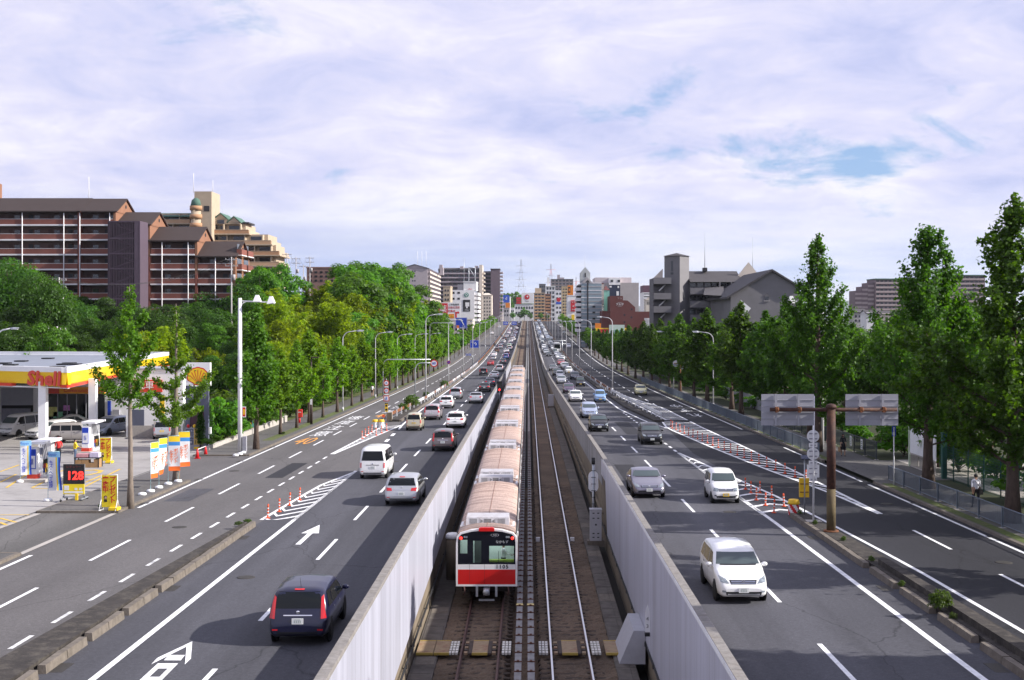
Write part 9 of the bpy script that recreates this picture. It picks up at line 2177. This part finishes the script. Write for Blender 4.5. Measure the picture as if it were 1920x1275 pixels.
B = slab('striped_hotel', 'white hotel with thin dark stripes under a maroon top behind the grey flats', 700, 1206, 1229, 550, 10, B_WH, B_WH, 20, 1.6, False, None); B.rbox('window_bands', B_WIN, B.X(1207), B.X(1228), 1.1, 1.25, 0, B.Z(551)); B.rbox('top_storey', bm('plum',(.12,.06,.085)), B.X(1206), B.X(1229), -.1, 19, B.Z(549), B.Z(535))
B = plain('small_cream_tower', 'small cream gabled tower with three slits before the striped hotel', 520, 1211, 1222.5, 563, B_CREAM, 8); B.gable('roof', B_CREAM, B.X(1211), B.X(1222.5), 0, 8, B.Z(563), B.Z(558), 'y', .05, B_CREAM)
for k in range(3): B.rbox('slit', B_DARK, B.X(1213.5+2.6*k), B.X(1214.5+2.6*k), -.06, .02, B.Z(571), B.Z(566))
def grey_flats():
 B = Bld('grey_apartments', 'grey gabled apartment block with a square pyramid roofed tower above the right trees', 240, 1300)
 # tower
 import_r = R_(-38); c = Vector((B.X(1273.5), 4, 0)); M = Matrix.Translation(c) @ Matrix.Rotation(import_r, 4, 'Z'); h = B.Z(478.5)
 b = MB(); b.box(-1.75,1.75,-1.75,1.75,0,h,M); b.build('tower', B_GREY, B.t); b = MB(); b.v += [tuple(M @ Vector(q)) for q in ((-2.0,-2.0,h),(2.0,-2.0,h),(2.0,2.0,h),(-2.0,2.0,h),(0,0,h+.65))]
 for f in ((0,1,4),(1,2,4),(2,3,4),(3,0,4),(3,2,1,0)): b.face(f)
 b.build('tower_roof', B_ROOFG, B.t); b = MB(); b.box(-.2,.2,-1.82,-1.74,h-3.0,h-1.0,M); b.box(-.28,.28,-1.82,-1.74,h-3.6,h-3.2,M); b.build('tower_window', B_WIN, B.t)
 # stair wing left of the tower
 B.rbox('stair_wing', B_GREYD, B.X(1229), B.X(1262), 4, 12, 0, B.Z(520))
 for y in (520,549,574): B.rbox('stair_parapet', B_GREY, B.X(1227), B.X(1260), 1.2, 1.5, B.Z(y+13), B.Z(y)); B.rbox('stair_slab', B_GREY, B.X(1227), B.X(1260), 1.2, 4, B.Z(y+13), B.Z(y+12)); b = MB(); b.tube([(B.X(1238),2.2,B.Z(y+25)),(B.X(1250),2.2,B.Z(y+13))],.14,4); b.build('stair_flight', B_WH, B.t)
 b = MB(); b.poly([(B.X(1229),4,B.Z(520)),(B.X(1247),4,B.Z(520)),(B.X(1247),4,B.Z(502))]); b.build('sloped_lit_gable', B_CREAM, B.t)  # cream on the grey wing paints sunlight onto this slope
 # main range
 x0, x1 = B.X(1297), B.X(1396); B.rbox('wall', B_GREYD, x0, x1, 4, 15, 0, B.Z(529)); b = MB(); zr_, ze = B.Z(505), B.Z(528); k=0; b.v += [(x0,2.2,ze),(x1,2.2,ze),(x1,9,zr_),(x0,9,zr_),(x0,16,ze),(x1,16,ze)]; b.face((0,1,2,3)); b.face((3,2,5,4)); b.build('roof', B_ROOFG, B.t)
 for y in (539,564.5,590): B.rbox('balcony_band', B_GREY, x0, x1, 2.2, 2.4, B.Z(y+11.5), B.Z(y)); B.rbox('floor_slab', B_GREYD, x0, x1, 2.2, 4, B.Z(y+12.5), B.Z(y+11.5))
 for y in (533,558,584):
  for k in range(7): u = x0 + (x1-x0)*(k+.5)/7; B.rbox('window', B_WIN, u-.55, u+.55, 3.93, 4.0, B.Z(y+4), B.Z(y-4))
 for px in (1353,1375): B.rbox('column', B_GREY, B.X(px)-.12, B.X(px)+.12, 2.1, 2.4, 0, B.Z(528))
 b = MB(); P = [(1390,519),(1414,489),(1434,514),(1434,560),(1390,560)]
 for d in (6,6.5): b.v += [(B.X(p),d,B.Z(q)) for p, q in P]
 b.face(range(5)); b.face([5+j for j in reversed(range(5))])
 for j in range(5): q=(j+1)%5; b.face((j,q,5+q,5+j))
 o = b.build('sunlit_gable', B_CREAM, B.t)  # grey flats' gable in cream: its sunlit look is put into the colour
 # front wing: gable end facing the camera
 d = -22; D2 = B.D + d; X = lambda px: PX(px, D2) - B.x; Z = lambda py: PZ(py, D2) - B.z
 P = [(1370,640),(1370,556),(1447,509),(1500,541),(1500,640)]; b = MB()
 for q in (d, d+30): b.v += [(X(p), q, max(0, Z(r))) for p, r in P]
 b.face(range(5)); b.face([5+j for j in reversed(range(5))])
 for j in range(5): q=(j+1)%5; b.face((j,q,5+q,5+j))
 b.build('front_wing', B_GREY, B.t)
 def roofp(p0, y0, p1, y1):
  b = MB(); b.v += [(X(p0),d-.6,Z(y0)+.05),(X(p1),d-.6,Z(y1)+.05),(X(p1),d+30,Z(y1)+.05),(X(p0),d+30,Z(y0)+.05),(X(p0),d-.6,Z(y0)+.4),(X(p1),d-.6,Z(y1)+.4),(X(p1),d+30,Z(y1)+.4),(X(p0),d+30,Z(y0)+.4)]
  for f in ((0,3,2,1),(4,5,6,7),(0,1,5,4),(1,2,6,5),(2,3,7,6),(3,0,4,7)): b.face(f)
  b.build('roof', B_ROOFG, B.t)
 roofp(1329, 580 if False else 556, 1372, 554) if False else None
 roofp(1362, 561, 1447, 509); roofp(1447, 509, 1503, 543)
 b = MB(); b.v += [(X(1331),d+8,Z(551)),(X(1372),d+8,Z(553)),(X(1400),d+26,Z(528)),(X(1362),d+26,Z(531))]; b.face((0,1,2,3)); b.build('lean_to_roof', B_ROOFG, B.t)
 B.rbox('wing_window', B_WIN, X(1434), X(1441), d-.06, d+.02, Z(563), Z(556)); b = MB(); b.v += [(X(1430),d-.08,Z(556)),(X(1445),d-.08,Z(556)),(X(1437.5),d-.08,Z(549))]; b.face((0,1,2)); b.build('window_hood', B_GREYD, B.t); B.rbox('wing_sill', B_CONCR, X(1432), X(1443), d-.12, d, Z(565), Z(563.5))
 b = MB(); b.v += [(X(1388),d-.5,Z(562)),(X(1407),d-.5,Z(578)),(X(1393),d-.5,Z(596)),(X(1388),d-.5,Z(596))]; b.face((0,1,2,3)); b.build('white_gable_end', B_WH, B.t)
 for px, y0, y1 in ((1332.5,500,428),(1425,520,440)): b = MB(); b.tube([(B.X(px),8,B.Z(y0)),(B.X(px),8,B.Z(y1))],[.07,.03],5); b.build('mast', M_GALV, B.t)
 B.rbox('roof_vent', B_DARK, B.X(1329), B.X(1336), 7, 9, B.Z(506), B.Z(499))
grey_flats()
gR = 'distant purple brown apartments at the right'
B = slab('far_apartments', 'distant purple brown apartment block with many balcony rows between the right spires', 650, 1641, 1722, 524, 10, bm('plum_grey',(.17,.125,.14)), bm('band_pink',(.36,.29,.29)), 16, 2.3, True, B_GREENR, base=CZ-4, group=gR, ncol=10)
for i, (p0, p1, y) in enumerate(((1605,1618,545),(1618,1629,537),(1629,1641,530))): B.rbox('step_wing', bm('plum_grey',(.17,.125,.14)), B.X(p0), B.X(p1), 2, 14, 0, B.Z(y)); [B.rbox('step_band', bm('band_pink',(.36,.29,.29)), B.X(p0)+.1, B.X(p1)-.1, 1.8, 2, B.Z(y+8.3*k+8), B.Z(y+8.3*k+4)) for k in range(5)]
B = slab('far_apartments', 'second distant purple brown apartment block beside the right edge trees', 680, 1775, 1847, 517, 9, bm('plum_grey',(.17,.125,.14)), bm('band_pink',(.36,.29,.29)), 16, 2.4, True, B_GREENR, base=CZ-4, group=gR, ncol=8)
for i, (px, y, D, w_, m) in enumerate(((1640,588,420,30,B_WH),(1672,590,400,34,B_CREAM),(1612,586,440,26,B_CONCR),(1235,600,300,40,B_WH))):
 B = plain('small_house', f"small {('white','cream','grey','white flat')[i]} house glimpsed {('left of','below','farthest left of','at the foot of')[i]} {'the distant purple brown apartments' if i < 3 else 'the grey flats'}", D, px-w_/2, px+w_/2, y, m, 8, 3, 2, 605, .4); B.gable('roof', B_ROOFG, B.X(px-w_/2), B.X(px+w_/2), 0, 8, B.Z(y), B.Z(y-6), 'x', .3, m) if i < 3 else None
# ------------------------------------------------------------------ pylons, poles and wires, far hills
def pylon(label, D, pxc, ytop, red):
 x = PX(pxc, D); z0 = CZ - 2; H = PZ(ytop, D) - z0; t = thing('pylon', label, 'pylon', (x, D, z0)); m = bm('pylon_grey',(.30,.30,.34)); mr = bm('pylon_red',(.55,.12,.10)); n = 9; W = H*.10
 for k in range(n):
  b = MB(); z0_, z1_ = H*k/n, H*(k+1)/n; w0, w1 = W*(1-k/n)**1.2+.5, W*(1-(k+1)/n)**1.2+.5; r = .00010*D
  for sx in (-1,1):
   for sy in (-1,1): b.tube([(sx*w0,sy*w0,z0_),(sx*w1,sy*w1,z1_)],r,4)
   b.tube([(sx*w0,-w0,z0_),(-sx*w1,-w1,z1_)],r*.7,4)
  b.tube([(-w1,-w1,z1_),(w1,-w1,z1_)],r*.7,4)
  if k in (4,5,6,7): q = H*.085*(1.2 - .08*(k-4)); b.tube([(-q,0,z1_),(0,0,z1_+H*.012),(q,0,z1_)],r,4)
  b.build('lattice', mr if red and k % 2 else m, t)
pylon('grey lattice pylon on the horizon left of centre', 2300, 977, 486, False); pylon('red and white lattice pylon on the horizon right of centre', 2600, 1033, 494, True); pylon('small red and white pylon on the horizon above the sand tower', 3800, 1080, 519, True)
def upole(label, px, y0, y1, D, arms=2, group='utility poles on the left slope'):
 x = PX(px, D); z = gz(x, D) - .3; t = thing('utility_pole', label, 'utility pole', (x, D, z), 0, group); H = PZ(y1, D) - z; b = MB(); b.tube([(0,0,0),(0,0,H)],[.17,.11],8); b.build('pole', B_CONCR, t)
 for k in range(arms): b = MB(); b.box(-1.1,1.1,-.06,.06,H-.5-1.1*k,H-.38-1.1*k); [b.lathe([(.07,0),(.05,.2)],(q,0,H-.38-1.1*k),6) for q in (-1,-.4,.4,1)]; b.build('cross_arm', B_CONCR, t)
 b = MB(); b.lathe([(.28,H-4),(.28,H-3)],(.4,0,0),10); b.build('transformer', B_CONCR, t); return (x, D, z+H-.4)
ends = [upole('utility pole with crossed arms before the right end of the brick flats', 434, 600, 482, 215), upole('utility pole rising from the dark trees at the left below the brick flats', 111, 640, 520, 190), upole('tall thin pole right of the beige flats, leftmost of four', 538, 545, 474, 300, 1), upole('pole with arms right of the beige flats, second of four', 555, 545, 482, 310), upole('short pole right of the beige flats, third of four', 569, 545, 497, 320, 1), upole('pole with arms right of the beige flats, rightmost of four', 581, 540, 481, 330), upole('pole among the dark trees behind the canopy', 107, 665, 612, 148)]
b = MB()
for a, c in ((1,0),(0,2),(2,3),(3,5)):
 for off in (-.9,0,.9):
  A, C_ = Vector(ends[a]), Vector(ends[c]); pts = [tuple(A.lerp(C_, q/8) + Vector((off,0,-2.2*(1-(q/4-1)**2)))) for q in range(9)]; b.tube(pts,.018,4,caps=False)
o = b.build('power_lines', M_TRIM); tag(o, 'thin power lines strung between the utility poles on the left slope', 'power lines'); o['kind'] = 'stuff'
def hills():
 rng = np.random.default_rng(5); b = MB(); n = 90
 for j, (D, sc) in enumerate(((7600,0),(8200,.6),(9000,1),(9800,.5))):
  for i in range(n):
   x = -5200 + 10400*i/(n-1); r = .5+.5*math.sin(i*.21+1.1)+.35*math.sin(i*.53+.4)+.2*math.sin(i*1.37)+.1*math.sin(i*2.9); pk = 1.0 if -1100 < x < 600 else .72; b.v.append((x, D, CZ - 6 + sc*max(20, 70+110*r)*pk*1.15))
 for j in range(3):
  for i in range(n-1): k=j*n+i; b.face((k,k+1,k+n+1,k+n),True)
 b.build('hills', bm('hill_green',(.05,.075,.05),vscale=.004), kind='structure')
hills()
for i in range(16):
 px = 941 + 3.4*i + random.uniform(-1,1); D = 1420 + random.uniform(-30,60); top = 544 + abs(px-966)*.35 + random.uniform(-2,4); plant('far_a', PX(px,D), D, CZ-2, (PZ(top,D)-CZ+2), .55, 'hill_tree', f"dark tree on the wooded mound behind the far centre, {ORD[i].replace('nearest','first')} from the left", 'tree', 'trees on the far wooded mound')
for i, (px, h, D) in enumerate(((983,13,1150),(975,9,1160),(994,8,1150),(962,9,1130),(1013,8,1140),(1027,7,1150))): plant('far_a', PX(px,D), D, gz(0,D), h, 1, 'street_tree', ('green tree just right of the road end trees\' middle','green tree left of the tallest at the road end','green tree right of the tallest at the road end','leftmost green tree at the road end','green tree before the tan apartments','rightmost green tree at the road end')[i], 'tree', 'trees at the end of the road')
# far air: one closed box of thin haze round the whole scene
hb = MB(); hb.box(-9000, 9000, -150, 12500, -6.5, 420)
hm = bpy.data.materials.new('haze'); hm.use_nodes = True; nt = hm.node_tree; nt.nodes.clear()
ho = nt.nodes.new('ShaderNodeOutputMaterial'); pv = nt.nodes.new('ShaderNodeVolumePrincipled'); pv.inputs['Color'].default_value = (0.80, 0.88, 1.0, 1); pv.inputs['Density'].default_value = 0.00004; pv.inputs['Anisotropy'].default_value = 0.2
nt.links.new(pv.outputs[0], ho.inputs['Volume'])
hb.build('haze', hm, kind='stuff')
bpy.data.scenes.remove(_tmp)
